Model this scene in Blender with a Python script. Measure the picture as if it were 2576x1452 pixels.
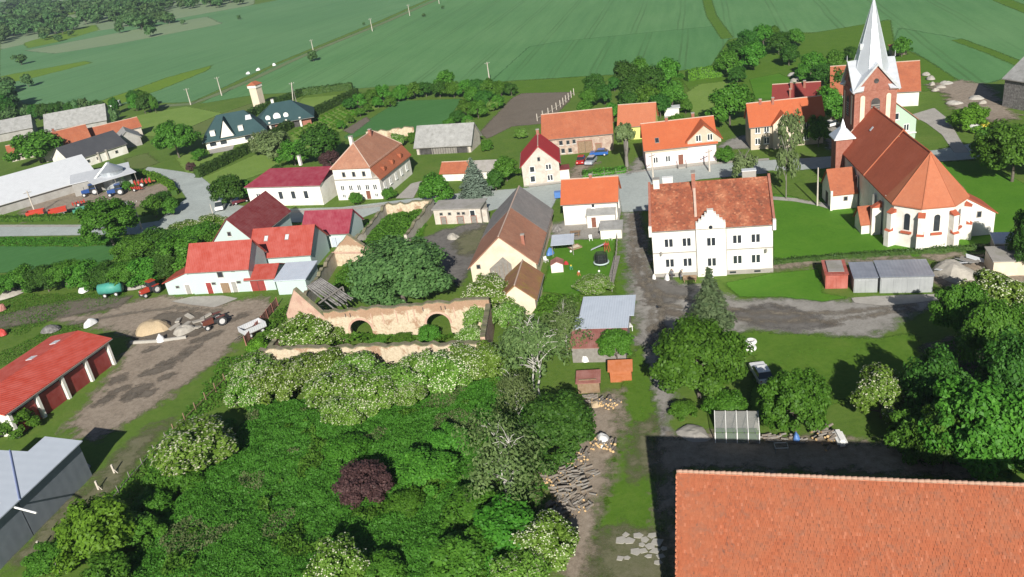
import bpy, bmesh, math, random
import numpy as np
from mathutils import Vector, Matrix
R=math.radians
rnd=random.Random(7); nr=np.random.default_rng(7)
sc=bpy.context.scene
for o in list(bpy.data.objects): bpy.data.objects.remove(o)
COL=sc.collection
# ------------------------------------------------------------------ camera
CAM_H=55.0; F_PX=2105.0; PITCH=R(25.0); ROLL=R(8.4)       # u,v are image pixels; the image grid is 2576 x 1452
_c,_s=math.cos(ROLL),math.sin(ROLL)
FW=np.array([0,math.cos(PITCH),-math.sin(PITCH)]); R0=np.array([1.,0,0]); U0=np.array([0,math.sin(PITCH),math.cos(PITCH)])
IR=_c*R0-_s*U0; IU=_s*R0+_c*U0
cd=bpy.data.cameras.new('camera'); cam=bpy.data.objects.new('camera',cd); COL.objects.link(cam)
cam.matrix_world=Matrix(((IR[0],IU[0],-FW[0],0),(IR[1],IU[1],-FW[1],0),(IR[2],IU[2],-FW[2],CAM_H),(0,0,0,1)))
cd.sensor_width=36; cd.lens=36*F_PX/2576; cd.clip_start=.5; cd.clip_end=12000
sc.camera=cam
# ------------------------------------------------------------------ sky, sun, exposure
SUN_EL=29.0; SHADOW_AZ=87.0
wd=bpy.data.worlds.new('World'); sc.world=wd; wd.use_nodes=True
wn=wd.node_tree; bg=wn.nodes['Background']; sky=wn.nodes.new('ShaderNodeTexSky'); sky.sky_type='NISHITA'; sky.sun_disc=False
sx,sy=-math.cos(R(SHADOW_AZ)),-math.sin(R(SHADOW_AZ))
sky.sun_elevation=R(SUN_EL); sky.sun_rotation=math.atan2(sx,sy); sky.altitude=150; sky.air_density=.85; sky.dust_density=.5
wn.links.new(sky.outputs[0],bg.inputs[0]); bg.inputs[1].default_value=.05
sd=bpy.data.lights.new('sun','SUN'); sd.energy=5.0; sd.angle=R(.55); sd.color=(1,.95,.86)
so=bpy.data.objects.new('sun',sd); COL.objects.link(so); so.location=(0,-60,90)
so.rotation_euler=Vector((-sx*math.cos(R(SUN_EL)),-sy*math.cos(R(SUN_EL)),-math.sin(R(SUN_EL)))).to_track_quat('-Z','Y').to_euler()
sc.view_settings.view_transform='Standard'; sc.view_settings.look='None'; sc.view_settings.gamma=1; sc.view_settings.exposure=0.42
sc.view_settings.use_curve_mapping=False
sc.cycles.max_bounces=5; sc.cycles.diffuse_bounces=3; sc.cycles.transparent_max_bounces=12; sc.cycles.volume_bounces=0
# ------------------------------------------------------------------ placing
def G(u,v,z=0.0):
    d=FW+(u-1288)/F_PX*IR-(v-726)/F_PX*IU
    t=(z-CAM_H)/d[2]
    return np.array([t*d[0],t*d[1],z])
def T(k,x,y):
    k-=1
    return 644*(k%4)+.3343*x,(0,485.6,966.0)[k//4]+.3343*y
def g(k,x,y,z=0.0): return G(*T(k,x,y),z)
# ------------------------------------------------------------------ mesh builders
class MB:
    def __init__(s): s.v=[]; s.f=[]
    def add(s,vs,fs):
        n=len(s.v); s.v+= [tuple(map(float,p)) for p in vs]; s.f+= [tuple(i+n for i in f) for f in fs]; return s
    def box(s,x0,x1,y0,y1,z0,z1):
        return s.add([(x0,y0,z0),(x1,y0,z0),(x1,y1,z0),(x0,y1,z0),(x0,y0,z1),(x1,y0,z1),(x1,y1,z1),(x0,y1,z1)],
            [(0,3,2,1),(4,5,6,7),(0,1,5,4),(1,2,6,5),(2,3,7,6),(3,0,4,7)])
    def obox(s,c,a,L,Wd,z0,z1):
        ca,sa=math.cos(a),math.sin(a); P=[]
        for z in (z0,z1):
            for x,y in ((-L/2,-Wd/2),(L/2,-Wd/2),(L/2,Wd/2),(-L/2,Wd/2)): P.append((c[0]+ca*x-sa*y,c[1]+sa*x+ca*y,z))
        return s.add(P,[(0,3,2,1),(4,5,6,7),(0,1,5,4),(1,2,6,5),(2,3,7,6),(3,0,4,7)])
    def prism(s,poly,z0,z1):
        n=len(poly); zt=z1 if hasattr(z1,'__len__') else [z1]*n; zb=z0 if hasattr(z0,'__len__') else [z0]*n
        return s.add([(p[0],p[1],zb[i]) for i,p in enumerate(poly)]+[(p[0],p[1],zt[i]) for i,p in enumerate(poly)],
            [tuple(range(n-1,-1,-1)),tuple(range(n,2*n))]+[(i,(i+1)%n,n+(i+1)%n,n+i) for i in range(n)])
    def extr(s,poly,vec):
        n=len(poly); q=[(p[0]+vec[0],p[1]+vec[1],p[2]+vec[2]) for p in poly]
        return s.add(list(poly)+q,[tuple(range(n-1,-1,-1)),tuple(range(n,2*n))]+[(i,(i+1)%n,n+(i+1)%n,n+i) for i in range(n)])
    def tube(s,p,q,r0,r1=None,n=8,cap=True):
        r1=r0 if r1 is None else r1
        p=Vector(p);q=Vector(q);d=(q-p).normalized(); a=d.orthogonal().normalized(); b=d.cross(a)
        vs=[p+(a*math.cos(2*math.pi*i/n)+b*math.sin(2*math.pi*i/n))*r0 for i in range(n)]+[q+(a*math.cos(2*math.pi*i/n)+b*math.sin(2*math.pi*i/n))*r1 for i in range(n)]
        fs=[(i,(i+1)%n,n+(i+1)%n,n+i) for i in range(n)]
        if cap: fs+=[tuple(range(n-1,-1,-1)),tuple(range(n,2*n))]
        return s.add(vs,fs)
    def lathe(s,prof,n=16,c=(0,0)):
        vs=[];fs=[]
        for r,z in prof:
            for i in range(n): vs.append((c[0]+r*math.cos(2*math.pi*i/n),c[1]+r*math.sin(2*math.pi*i/n),z))
        for k in range(len(prof)-1):
            for i in range(n): fs.append((k*n+i,k*n+(i+1)%n,(k+1)*n+(i+1)%n,(k+1)*n+i))
        fs+=[tuple(range(n-1,-1,-1)),tuple(range((len(prof)-1)*n,len(prof)*n))]
        return s.add(vs,fs)
    def torus(s,c,R1,r,axis='z',n=16,m=8):
        vs=[];fs=[]
        for i in range(n):
            for j in range(m):
                a=2*math.pi*i/n;b=2*math.pi*j/m; rr=R1+r*math.cos(b); h=r*math.sin(b)
                p={'z':(rr*math.cos(a),rr*math.sin(a),h),'y':(rr*math.cos(a),h,rr*math.sin(a)),'x':(h,rr*math.cos(a),rr*math.sin(a))}[axis]
                vs.append((c[0]+p[0],c[1]+p[1],c[2]+p[2]))
                fs.append((i*m+j,((i+1)%n)*m+j,((i+1)%n)*m+(j+1)%m,i*m+(j+1)%m))
        return s.add(vs,fs)
    def mesh(s,name,mat=None,smooth=False):
        me=bpy.data.meshes.new(name); me.from_pydata(s.v,[],s.f)
        bm=bmesh.new(); bm.from_mesh(me); bmesh.ops.recalc_face_normals(bm,faces=bm.faces); bm.to_mesh(me); bm.free()
        if mat: me.materials.append(mat)
        if smooth: me.polygons.foreach_set('use_smooth',[True]*len(me.polygons))
        return me
    def build(s,name,mat,parent=None,loc=None,rz=0,smooth=False):
        return link(name,s.mesh(name,mat,smooth),parent,loc,rz)
def link(name,me,parent=None,loc=None,rz=0):
    o=bpy.data.objects.new(name,me); COL.objects.link(o)
    if parent: o.parent=parent
    if loc is not None: o.location=loc
    if rz: o.rotation_euler=(0,0,rz)
    return o
def tag(o,label=None,cat=None,group=None,kind=None):
    if label: o['label']=label
    if cat: o['category']=cat
    if group: o['group']=group
    if kind: o['kind']=kind
    return o
def thing(name,label,cat,loc=(0,0,0),rz=0,group=None):
    o=bpy.data.objects.new(name,None); COL.objects.link(o); o.empty_display_size=.3
    o.location=loc; o.rotation_euler=(0,0,rz); return tag(o,label,cat,group)
def copy_tree(o,parent=None):
    c=o.copy(); COL.objects.link(c); c.parent=parent
    for ch in o.children: copy_tree(ch,c)
    return c
def bevel(me,w=.02,seg=1):
    bm=bmesh.new(); bm.from_mesh(me); bmesh.ops.bevel(bm,geom=list(bm.edges),offset=w,segments=seg,affect='EDGES'); bm.to_mesh(me); bm.free(); return me
# ------------------------------------------------------------------ materials
MT={}
def newmat(name):
    m=bpy.data.materials.new(name); m.use_nodes=True; nt=m.node_tree; nt.nodes.clear()
    out=nt.nodes.new('ShaderNodeOutputMaterial'); MT[name]=m
    return m,nt,out
def nd(nt,typ,ins=None,**props):
    n=nt.nodes.new(typ)
    for k,v in props.items(): setattr(n,k,v)
    for k,v in (ins or {}).items():
        if hasattr(v,'is_linked') or hasattr(v,'links'): nt.links.new(v,n.inputs[k])
        else: n.inputs[k].default_value=v
    return n
def c4(c): return (c[0],c[1],c[2],1)
def coord(nt,scale=(1,1,1),rot=(0,0,0),kind='Object'):
    tc=nd(nt,'ShaderNodeTexCoord'); mp=nd(nt,'ShaderNodeMapping',{'Vector':tc.outputs[kind],'Scale':scale,'Rotation':rot}); return mp.outputs[0]
def noise(nt,vec,scale,detail=4,rough=.6,dist=0): return nd(nt,'ShaderNodeTexNoise',{'Vector':vec,'Scale':scale,'Detail':detail,'Roughness':rough,'Distortion':dist}).outputs['Fac']
def ramp(nt,fac,stops):
    r=nd(nt,'ShaderNodeValToRGB',{'Fac':fac}); e=r.color_ramp.elements
    while len(e)<len(stops): e.new(.5)
    for i,(p,c) in enumerate(stops): e[i].position=p; e[i].color=c4(c) if hasattr(c,'__len__') else (c,c,c,1)
    return r.outputs[0]
def mixc(nt,fac,a,b,mode='MIX'):
    n=nd(nt,'ShaderNodeMix',data_type='RGBA',blend_type=mode)
    for k,v in ((0,fac),(6,a),(7,b)):
        if hasattr(v,'links'): nt.links.new(v,n.inputs[k])
        else: n.inputs[k].default_value=c4(v) if hasattr(v,'__len__') else v
    return n.outputs[2]
def math_(nt,op,a,b=0.0,clamp=False):
    n=nd(nt,'ShaderNodeMath',operation=op,use_clamp=clamp)
    for k,v in ((0,a),(1,b)):
        if hasattr(v,'links'): nt.links.new(v,n.inputs[k])
        else: n.inputs[k].default_value=v
    return n.outputs[0]
def finish(nt,out,col,rough=.8,metal=0,height=None,bump=.3,dist=.05,spec=.3,alpha=None):
    p=nd(nt,'ShaderNodeBsdfPrincipled',{'Roughness':rough,'Metallic':metal,'Specular IOR Level':spec})
    if hasattr(col,'links'): nt.links.new(col,p.inputs['Base Color'])
    else: p.inputs['Base Color'].default_value=c4(col)
    if height is not None:
        b=nd(nt,'ShaderNodeBump',{'Height':height,'Strength':bump,'Distance':dist}); nt.links.new(b.outputs[0],p.inputs['Normal'])
    if alpha is not None: nt.links.new(alpha,p.inputs['Alpha'])
    nt.links.new(p.outputs[0],out.inputs[0]); return p
def lerp(a,b,t): return tuple(a[i]*(1-t)+b[i]*t for i in range(3))
def plain(name,c,var=.18,scale=1.5,rough=.8,metal=0,bump=.15,spec=.3,dirt=None,dirtamt=.5,dscale=.5):
    m,nt,out=newmat(name); v=coord(nt)
    n1=noise(nt,v,scale,5,.65); n2=noise(nt,v,scale*9,3,.6)
    col=ramp(nt,n1,[(.25,lerp(c,(0,0,0),var)),(.75,lerp(c,(1,1,1),var*.35))])
    col=mixc(nt,.25*min(1,var*4),col,ramp(nt,n2,[(.3,lerp(c,(0,0,0),var*1.6)),(.7,c)]))
    if dirt:
        d=ramp(nt,noise(nt,v,dscale,6,.7,.4),[(.5-.12*dirtamt,(0,0,0)),(.62,(1,1,1))]); col=mixc(nt,math_(nt,'MULTIPLY',d,dirtamt),col,dirt)
    finish(nt,out,col,rough,metal,n2,bump,.03,spec); return m
def tiles(name,c,dark,light,mott=.5,course=3.2,moss=None):
    m,nt,out=newmat(name); v=coord(nt)
    n1=noise(nt,v,.35,5,.65,.3); n2=noise(nt,v,3.2,3,.7); vo=nd(nt,'ShaderNodeTexVoronoi',{'Vector':v,'Scale':3.4}).outputs['Color']
    bw=nd(nt,'ShaderNodeSeparateColor',{'Color':vo}).outputs[0]
    col=ramp(nt,n1,[(.3,lerp(c,dark,mott)),(.5,c),(.72,lerp(c,light,mott))])
    col=mixc(nt,.55*mott,col,ramp(nt,bw,[(.0,dark),(.25,c),(.85,c),(1,light)]))
    col=mixc(nt,ramp(nt,n2,[(.58,0.0),(.7,mott*.7)]),col,dark)
    if moss: col=mixc(nt,ramp(nt,noise(nt,v,.6,5,.7,.5),[(.5,0.0),(.66,.75)]),col,moss)
    st=noise(nt,nd(nt,'ShaderNodeMapping',{'Vector':v,'Scale':(1.6,1.6,.22)}).outputs[0],1.0,5,.7,.2); col=mixc(nt,ramp(nt,st,[(.5,0.0),(.72,mott*.6)]),col,lerp(dark,(.05,.045,.04),.35))
    z=nd(nt,'ShaderNodeSeparateXYZ',{'Vector':v}).outputs[2]
    w=math_(nt,'FRACT',math_(nt,'MULTIPLY',z,course)); h=math_(nt,'ADD',w,math_(nt,'MULTIPLY',bw,.4))
    finish(nt,out,col,.82,0,h,.35,.05,.25); return m
def sheet(name,c,rough=.45,metal=0.,ribs=4.5,axis=0,var=.12,bump=.4,dirt=None,spec=.4):
    m,nt,out=newmat(name); v=coord(nt); n1=noise(nt,v,.7,5,.6,.3)
    col=ramp(nt,n1,[(.3,lerp(c,(0,0,0),var)),(.7,lerp(c,(1,1,1),var*.4))])
    if dirt: col=mixc(nt,ramp(nt,noise(nt,v,.9,6,.7,.6),[(.5,0.0),(.68,.7)]),col,dirt)
    s=nd(nt,'ShaderNodeSeparateXYZ',{'Vector':v}).outputs[axis]
    h=math_(nt,'SINE',math_(nt,'MULTIPLY',s,ribs*6.283)); finish(nt,out,col,rough,metal,h,bump,.03,spec); return m
def leafmat(name,c1,c2,c3=None,trans=.35,var=.5):
    m,nt,out=newmat(name); ge=nd(nt,'ShaderNodeNewGeometry'); oi=nd(nt,'ShaderNodeObjectInfo'); v=coord(nt)
    col=ramp(nt,ge.outputs['Random Per Island'],[(0,c1),(.55,lerp(c1,c2,.5)),(1,c2)])
    if c3: col=mixc(nt,ramp(nt,noise(nt,v,2.2,3),[(.42,0.0),(.62,.8)]),col,c3)
    hs=nd(nt,'ShaderNodeHueSaturation',{'Color':col,'Hue':math_(nt,'ADD',math_(nt,'MULTIPLY',oi.outputs['Random'],.03),.485),'Value':math_(nt,'ADD',math_(nt,'MULTIPLY',oi.outputs['Random'],.35),.83)})
    d=nd(nt,'ShaderNodeBsdfPrincipled',{'Base Color':hs.outputs[0],'Roughness':.55,'Specular IOR Level':.25})
    tr=nd(nt,'ShaderNodeBsdfTranslucent',{'Color':hs.outputs[0]}); mx=nd(nt,'ShaderNodeMixShader',{0:trans,1:d.outputs[0],2:tr.outputs[0]})
    nt.links.new(mx.outputs[0],out.inputs[0]); return m
def patchmat(name,colfn,rough=.9,edge=1.0,amp=1.0,nscale=.9,bump=.5,bd=.06):
    """ground cover whose border frays into what lies below; attribute 'd' = metres inside the outline"""
    m,nt,out=newmat(name); v=coord(nt); col,h=colfn(nt,v)
    d=nd(nt,'ShaderNodeAttribute',attribute_name='d').outputs['Fac']
    nz=math_(nt,'MULTIPLY',math_(nt,'SUBTRACT',noise(nt,v,nscale,6,.7),.5),amp*4)
    a=math_(nt,'MULTIPLY_ADD',math_(nt,'ADD',d,nz),1/edge); 
    a.node.inputs[2].default_value=.5; a.node.use_clamp=True
    finish(nt,out,col,rough,0,h,bump,bd,.15,a); return m
# ------------------------------------------------------------------ ground surfaces
def two(c1,c2,c3,s1=.25,s2=3.0,k=.5):
    def f(nt,v):
        n1=noise(nt,v,s1,6,.65,.4); n2=noise(nt,v,s2,5,.7); n3=noise(nt,v,s2*6,3,.7)
        col=ramp(nt,n1,[(.32,c1),(.52,c2),(.7,c3)])
        col=mixc(nt,k,col,ramp(nt,n2,[(.3,lerp(c1,(0,0,0),.35)),(.5,c2),(.72,c3)]))
        col=mixc(nt,.3,col,ramp(nt,n3,[(.3,lerp(c1,(0,0,0),.5)),(.7,c3)])); return col,math_(nt,'ADD',n2,n3)
    return f
def wheat(c1,c2,c3,rot,tram=22.0,tdark=.45,fine=.9):
    def f(nt,v):
        vr=nd(nt,'ShaderNodeMapping',{'Vector':v,'Rotation':(0,0,rot)}).outputs[0]
        st=nd(nt,'ShaderNodeMapping',{'Vector':vr,'Scale':(1,.06,1)}).outputs[0]
        n1=noise(nt,v,.012,5,.6,.6); n2=noise(nt,st,.35,4,.6); n3=noise(nt,v,.8,4,.7)
        col=ramp(nt,n1,[(.33,c1),(.5,c2),(.68,c3)])
        col=mixc(nt,.45,col,ramp(nt,n2,[(.3,lerp(c1,(0,0,0),.15)),(.7,c3)]))
        col=mixc(nt,.22,col,ramp(nt,n3,[(.3,lerp(c1,(0,0,0),.4)),(.7,c3)]))
        x=nd(nt,'ShaderNodeSeparateXYZ',{'Vector':vr}).outputs[0]
        wob=math_(nt,'MULTIPLY',noise(nt,v,.02,2),2.0)
        ph=math_(nt,'FRACT',math_(nt,'MULTIPLY',math_(nt,'ADD',x,wob),1/tram))
        t1=math_(nt,'LESS_THAN',math_(nt,'ABSOLUTE',math_(nt,'SUBTRACT',ph,.47)),.35/tram)
        t2=math_(nt,'LESS_THAN',math_(nt,'ABSOLUTE',math_(nt,'SUBTRACT',ph,.47+2.0/tram)),.35/tram)
        tr=math_(nt,'MULTIPLY',math_(nt,'MAXIMUM',t1,t2),math_(nt,'MULTIPLY',ramp(nt,noise(nt,v,.015,3),[(.35,.2),(.6,1.0)]),tdark))
        return mixc(nt,tr,col,lerp(c1,(.06,.09,.03),.6)),n3
    return f
GR_L=two((0.0554,0.1750,0.0108),(0.0837,0.2248,0.0162),(0.1210,0.2546,0.0270),.2,2.2,.4)
GR_W=two((0.0631,0.1490,0.0112),(0.0906,0.1915,0.0173),(0.1379,0.2213,0.0331),.3,1.8,.5)
GR_Y=two((0.1375,0.2365,0.0400),(0.1815,0.2915,0.0550),(0.2310,0.3190,0.0850),.15,1.5,.4)
GR_R=two((0.0665,0.1446,0.0168),(0.1045,0.1945,0.0260),(0.1662,0.2195,0.0498),.16,1.4)
GR_D=two((.13,.15,.05),(.12,.19,.04),(.19,.2,.085),.2,2)
DIRT=two((0.1733,0.1365,0.1029),(0.3045,0.2499,0.1943),(0.4410,0.3727,0.3045),.3,1.4,.65)
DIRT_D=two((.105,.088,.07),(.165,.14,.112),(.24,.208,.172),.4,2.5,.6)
ASPH=two((0.3248,0.3562,0.3456),(0.4144,0.4562,0.4404),(0.4928,0.5413,0.5160),.15,1.2,.4)
CONC=two((0.2990,0.2818,0.2530),(0.4140,0.3910,0.3565),(0.5175,0.4945,0.4485),.4,2.5,.4)
GRAV=two((0.1888,0.1769,0.1575),(0.3186,0.3013,0.2750),(0.4484,0.4294,0.4000),.5,4,.55)
patchmat('lawn',GR_L,edge=.5,amp=.3); patchmat('lane_grass',GR_W,edge=.8,amp=.7); patchmat('pale_lawn',GR_Y,edge=.8,amp=.7); patchmat('rough_grass',GR_R,edge=.8,amp=.8); patchmat('dry_grass',GR_D,edge=1,amp=1)
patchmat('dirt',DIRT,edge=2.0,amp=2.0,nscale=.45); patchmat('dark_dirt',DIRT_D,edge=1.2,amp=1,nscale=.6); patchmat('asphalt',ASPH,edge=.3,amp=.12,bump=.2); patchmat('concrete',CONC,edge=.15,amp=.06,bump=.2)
patchmat('gravel',GRAV,edge=2.0,amp=1.7,nscale=.4); patchmat('worn',two((.1,.125,.04),(.16,.16,.09),(.22,.2,.14),.5,2.5,.6),edge=2.2,amp=1.8,nscale=.5)
patchmat('slush',two((.1,.095,.088),(.16,.15,.14),(.24,.225,.205),.4,1.2,.7),edge=1.5,amp=1.3,nscale=.4)
patchmat('rut',two((.15,.13,.1),(.22,.19,.15),(.3,.265,.22),.8,3,.6),edge=1.2,amp=.9,nscale=.6)
patchmat('wheat',wheat((0.0870,0.2202,0.0776),(0.1112,0.2608,0.0921),(0.1511,0.2955,0.1198),R(15),18,.55),edge=1,amp=.6,nscale=.3,bump=.25,bd=.2)
patchmat('wheat_dark',wheat((0.0725,0.2028,0.0665),(0.0967,0.2434,0.0810),(0.1306,0.2782,0.1053),R(15),14,.6),edge=1,amp=.6,nscale=.3,bump=.25,bd=.2)
patchmat('wheat_left',wheat((0.0907,0.2202,0.0887),(0.1173,0.2550,0.1053),(0.1511,0.2898,0.1275),R(26),26,.4),edge=1,amp=.8,nscale=.2,bump=.25,bd=.2)
patchmat('wheat_pale',wheat((0.1820,0.2623,0.1452),(0.2210,0.2989,0.1584),(0.2600,0.3233,0.1848),R(26),26,.2),edge=2,amp=1.5,nscale=.1,bump=.25,bd=.2)
patchmat('rape',two((.1,.2,.02),(.14,.25,.022),(.19,.28,.03),.05,.6),edge=2,amp=1.5,nscale=.15)
patchmat('crop',wheat((.05,.16,.04),(.065,.195,.05),(.09,.22,.07),R(60),4,.25),edge=.4,amp=.4)
def ploughed(nt,v):
    c,h=two((.14,.115,.09),(.185,.155,.122),(.225,.19,.155),.2,1.5)(nt,v); return c,h
patchmat('ploughed',ploughed,edge=.6,amp=.5)
patchmat('track',two((.11,.19,.07),(.16,.215,.1),(.23,.24,.14),.2,1.5),edge=.8,amp=.5)

def seg_dist(px,py,poly):
    n=len(poly); inside=np.zeros(px.shape,bool); dm=np.full(px.shape,1e9)
    for i in range(n):
        x1,y1=poly[i]; x2,y2=poly[(i+1)%n]
        cond=((y1>py)!=(y2>py)); xin=(x2-x1)*(py-y1)/((y2-y1) if abs(y2-y1)>1e-12 else 1e-12)+x1
        inside^=cond&(px<xin)
        dx,dy=x2-x1,y2-y1; t=np.clip(((px-x1)*dx+(py-y1)*dy)/(dx*dx+dy*dy+1e-12),0,1)
        dm=np.minimum(dm,np.hypot(px-x1-t*dx,py-y1-t*dy))
    return np.where(inside,dm,-dm)
def grid_mesh(name,poly,cell,margin,zfn,mat):
    poly=np.array(poly)[:,:2]; lo=poly.min(0)-margin; hi=poly.max(0)+margin
    nx=max(2,int((hi[0]-lo[0])/cell)+2); ny=max(2,int((hi[1]-lo[1])/cell)+2)
    X,Y=np.meshgrid(lo[0]+np.arange(nx)*cell,lo[1]+np.arange(ny)*cell); D=seg_dist(X,Y,poly)
    keep=D>-margin; k=keep[:-1,:-1]|keep[1:,:-1]|keep[:-1,1:]|keep[1:,1:]
    j,i=np.nonzero(k); idx=lambda a,b:a*nx+b
    Q=np.stack([idx(j,i),idx(j,i+1),idx(j+1,i+1),idx(j+1,i)],1)
    used=np.unique(Q); remap=np.zeros(nx*ny,int); remap[used]=np.arange(len(used)); Q=remap[Q]
    vx,vy,dd=X.ravel()[used],Y.ravel()[used],D.ravel()[used]
    V=np.stack([vx,vy,zfn(vx,vy,dd)],1)
    me=quads(name,V,Q,mat); at=me.attributes.new('d','FLOAT','POINT'); at.data.foreach_set('value',dd.astype(np.float32)); return me
def quads(name,V,Q,mat,k=None):
    k=k or Q.shape[1]
    me=bpy.data.meshes.new(name); me.vertices.add(len(V)); me.vertices.foreach_set('co',np.asarray(V,np.float32).ravel())
    n=len(Q); me.loops.add(n*k); me.loops.foreach_set('vertex_index',np.asarray(Q,np.int32).ravel())
    me.polygons.add(n); me.polygons.foreach_set('loop_start',np.arange(0,n*k,k,dtype=np.int32)); me.polygons.foreach_set('loop_total',np.full(n,k,np.int32))
    me.update(calc_edges=True); me.validate()
    if mat: me.materials.append(mat)
    return me
LAY=[0.0]
def patch(name,px,mat,cell=.7,z=None,kind='structure',label=None,margin=None):
    """px: outline in image pixels; laid as a sheet a few mm above the one below"""
    LAY[0]+=.002; zz=LAY[0] if z is None else z
    pts=[G(*p) if len(p)==2 else g(*p) for p in px]
    mg=margin if margin is not None else 1.5
    me=grid_mesh(name,pts,cell,mg,lambda x,y,d:np.full(x.shape,zz),MT[mat]); o=link(name,me); o['kind']=kind
    if label: o['label']=label
    return o
def strip(name,pts,w,mat,cell=.6,wob=0):
    """a way of width w along points given in image pixels"""
    P=[G(*p)[:2] if len(p)==2 else g(*p)[:2] for p in pts]; Lf=[];Rt=[]
    for i,p in enumerate(P):
        a=P[max(0,i-1)];b=P[min(len(P)-1,i+1)]; d=np.array(b)-a; d/=np.hypot(*d); n=np.array([-d[1],d[0]])
        ww=w[i] if hasattr(w,'__len__') else w
        Lf.append(p+n*ww/2); Rt.append(p-n*ww/2)
    poly=Lf+Rt[::-1]; LAY[0]+=.002; zz=LAY[0]
    me=grid_mesh(name,poly,cell,1.0,lambda x,y,d:np.full(x.shape,zz),MT[mat]); o=link(name,me); o['kind']='structure'; return o
# base sheet to the horizon
m,nt,out=newmat('ground'); v=coord(nt); col,h=GR_R(nt,v); finish(nt,out,col,.9,0,h,.5,.08,.15)
tag(MB().add([(-6000,-400,0),(6000,-400,0),(6000,9000,0),(-6000,9000,0)],[(0,1,2,3)]).build('ground',MT['ground']),kind='structure')
# far fields
patch('wheat_field_beyond_track',[(0,205),(0,125),(150,92),(400,55),(640,12),(760,-12),(1100,-12),(960,50),(700,156),(480,258),(200,262),(60,262)],'wheat_left',6)
patch('field_far_left',[(0,125),(150,92),(400,55),(640,12),(640,-30),(300,-45),(0,-40)],'wheat_pale',12)
patch('field_strip_pale',[(60,128),(300,82),(520,42),(560,60),(300,110),(140,135)],'wheat_pale',4)
patch('rape_strip_far',[(0,192),(214,154),(234,158),(67,200),(0,212)],'rape',3)
patch('rape_strip',[(214,267),(330,228),(420,195),(535,164),(521,178),(430,215),(334,252),(270,270)],'rape',2)
patch('meadow_far',[(0,55),(140,22),(260,12),(270,26),(140,42),(0,75)],'rape',10)
patch('meadow_by_wood',[(60,108),(190,72),(240,62),(250,75),(150,105),(70,122)],'rape',6)
patch('wheat_field',[(500,262),(700,162),(960,56),(1110,-12),(1500,-30),(2600,-70),(2600,138),(2527,196),(2480,212),(2400,199),(2310,136),(2245,112),(2235,47),(2160,72),(2040,82),(1932,82),(1832,99),(1788,166),(1729,176),(1475,192),(1288,203),(1012,214),(890,224),(645,238)],'wheat',3)
patch('wheat_field_near',[(1232,208),(1330,118),(1412,104),(1650,80),(1800,66),(1836,98),(1790,166),(1729,176),(1475,192),(1288,203)],'wheat_dark',2)
patch('wheat_field_right',[(2246,112),(2260,70),(2420,98),(2600,165),(2600,138),(2527,196),(2480,212),(2400,199),(2310,136)],'wheat_dark',2)
patch('meadow_edge',[(1288,205),(1475,192),(1545,190),(1500,225),(1440,236),(1310,236),(1200,300),(1170,300)],'lane_grass',1)
patch('meadow_behind_church',[(1700,182),(1790,166),(1832,100),(1932,84),(2040,84),(2240,50),(2250,112),(2330,150),(2420,208),(2330,230),(2100,215),(1900,240),(1750,250)],'lane_grass',1.2)
strip('field_track_edge',[(2500,-8),(2620,40)],5,'lane_grass',1.5)
strip('field_track_lower',[(2406,100),(2490,130),(2576,166)],3,'lane_grass',1)
strip('field_path',[(1776,-10),(1790,40),(1830,97)],4,'lane_grass',1.5)
strip('farm_track',[(395,268),(480,262),(540,240),(640,198),(720,160),(810,120),(960,60),(1120,-10)],[5,5,4.5,4,4,4,4,4],'track',1.2)
# gardens and plots beyond the street
patch('ploughed_plot',[(1208,332),(1288,247),(1312,235),(1440,232),(1432,255),(1398,290),(1365,312),(1290,318),(1225,350)],'ploughed',.9)
patch('green_crop_plot',[(1003,254),(1162,249),(1135,290),(1115,312),(1042,330),(930,333),(878,352),(865,345),(930,300)],'crop',.8)
patch('bare_plot',[(863,329),(921,294),(932,303),(885,338)],'ploughed',.7)
patch('orchard_ground',[(730,338),(865,262),(935,240),(990,260),(900,292),(860,330),(790,375),(745,372)],'pale_lawn',1)
patch('lawn_plot',[(700,276),(761,247),(893,235),(754,299)],'pale_lawn',.8)
patch('villa_lawn',[(500,452),(645,388),(712,395),(700,420),(640,445),(560,470),(520,475)],'pale_lawn',.8)
patch('villa_garden',[(440,395),(560,370),(600,390),(500,432),(470,440)],'pale_lawn',.8)
patch('dry_plot',[(455,330),(560,285),(640,258),(668,268),(560,318),(470,352)],'dry_grass',1)
patch('pasture_left',[(250,310),(400,280),(470,268),(560,285),(455,330),(400,345),(330,340)],'pale_lawn',1)
patch('dry_field_left',[(315,400),(370,385),(400,410),(360,425),(325,425)],'dry_grass',.8)
patch('back_lawn',[(1725,235),(1760,212),(1845,203),(1850,240),(1800,290),(1780,300),(1740,285)],'pale_lawn',.8)
patch('back_lawn_right',[(1885,200),(1960,185),(2010,210),(1960,250),(1900,250)],'lawn',.8)
# the street and side lane
patch('street',[(395,560),(440,520),(470,500),(455,478),(390,445),(365,428),(372,420),(455,432),(500,440),(545,478),(560,510),(620,520),(728,526),(860,522),(1000,505),(1090,494),(1165,486),(1325,473),(1412,462),(1505,450),(1580,436),(1626,425),(1836,410),(2032,398),(2120,392),(2350,379),(2453,360),(2470,380),(2460,400),(2350,408),(2060,425),(1935,436),(1760,452),(1660,470),(1632,490),(1640,530),(1565,535),(1555,478),(1400,500),(1385,530),(1330,505),(1200,540),(1200,560),(1090,520),(960,530),(880,560),(740,560),(560,560),(480,562),(430,575)],'asphalt',.6)
patch('road_left',[(-40,566),(205,566),(300,572),(400,556),(440,572),(380,590),(215,592),(-40,596)],'asphalt',.6)
strip('pavement_left',[(-20,569),(200,569)],1.2,'concrete',.4)
strip('pavement_street',[(1010,512),(880,526),(730,534)],1.5,'concrete',.4)
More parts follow.
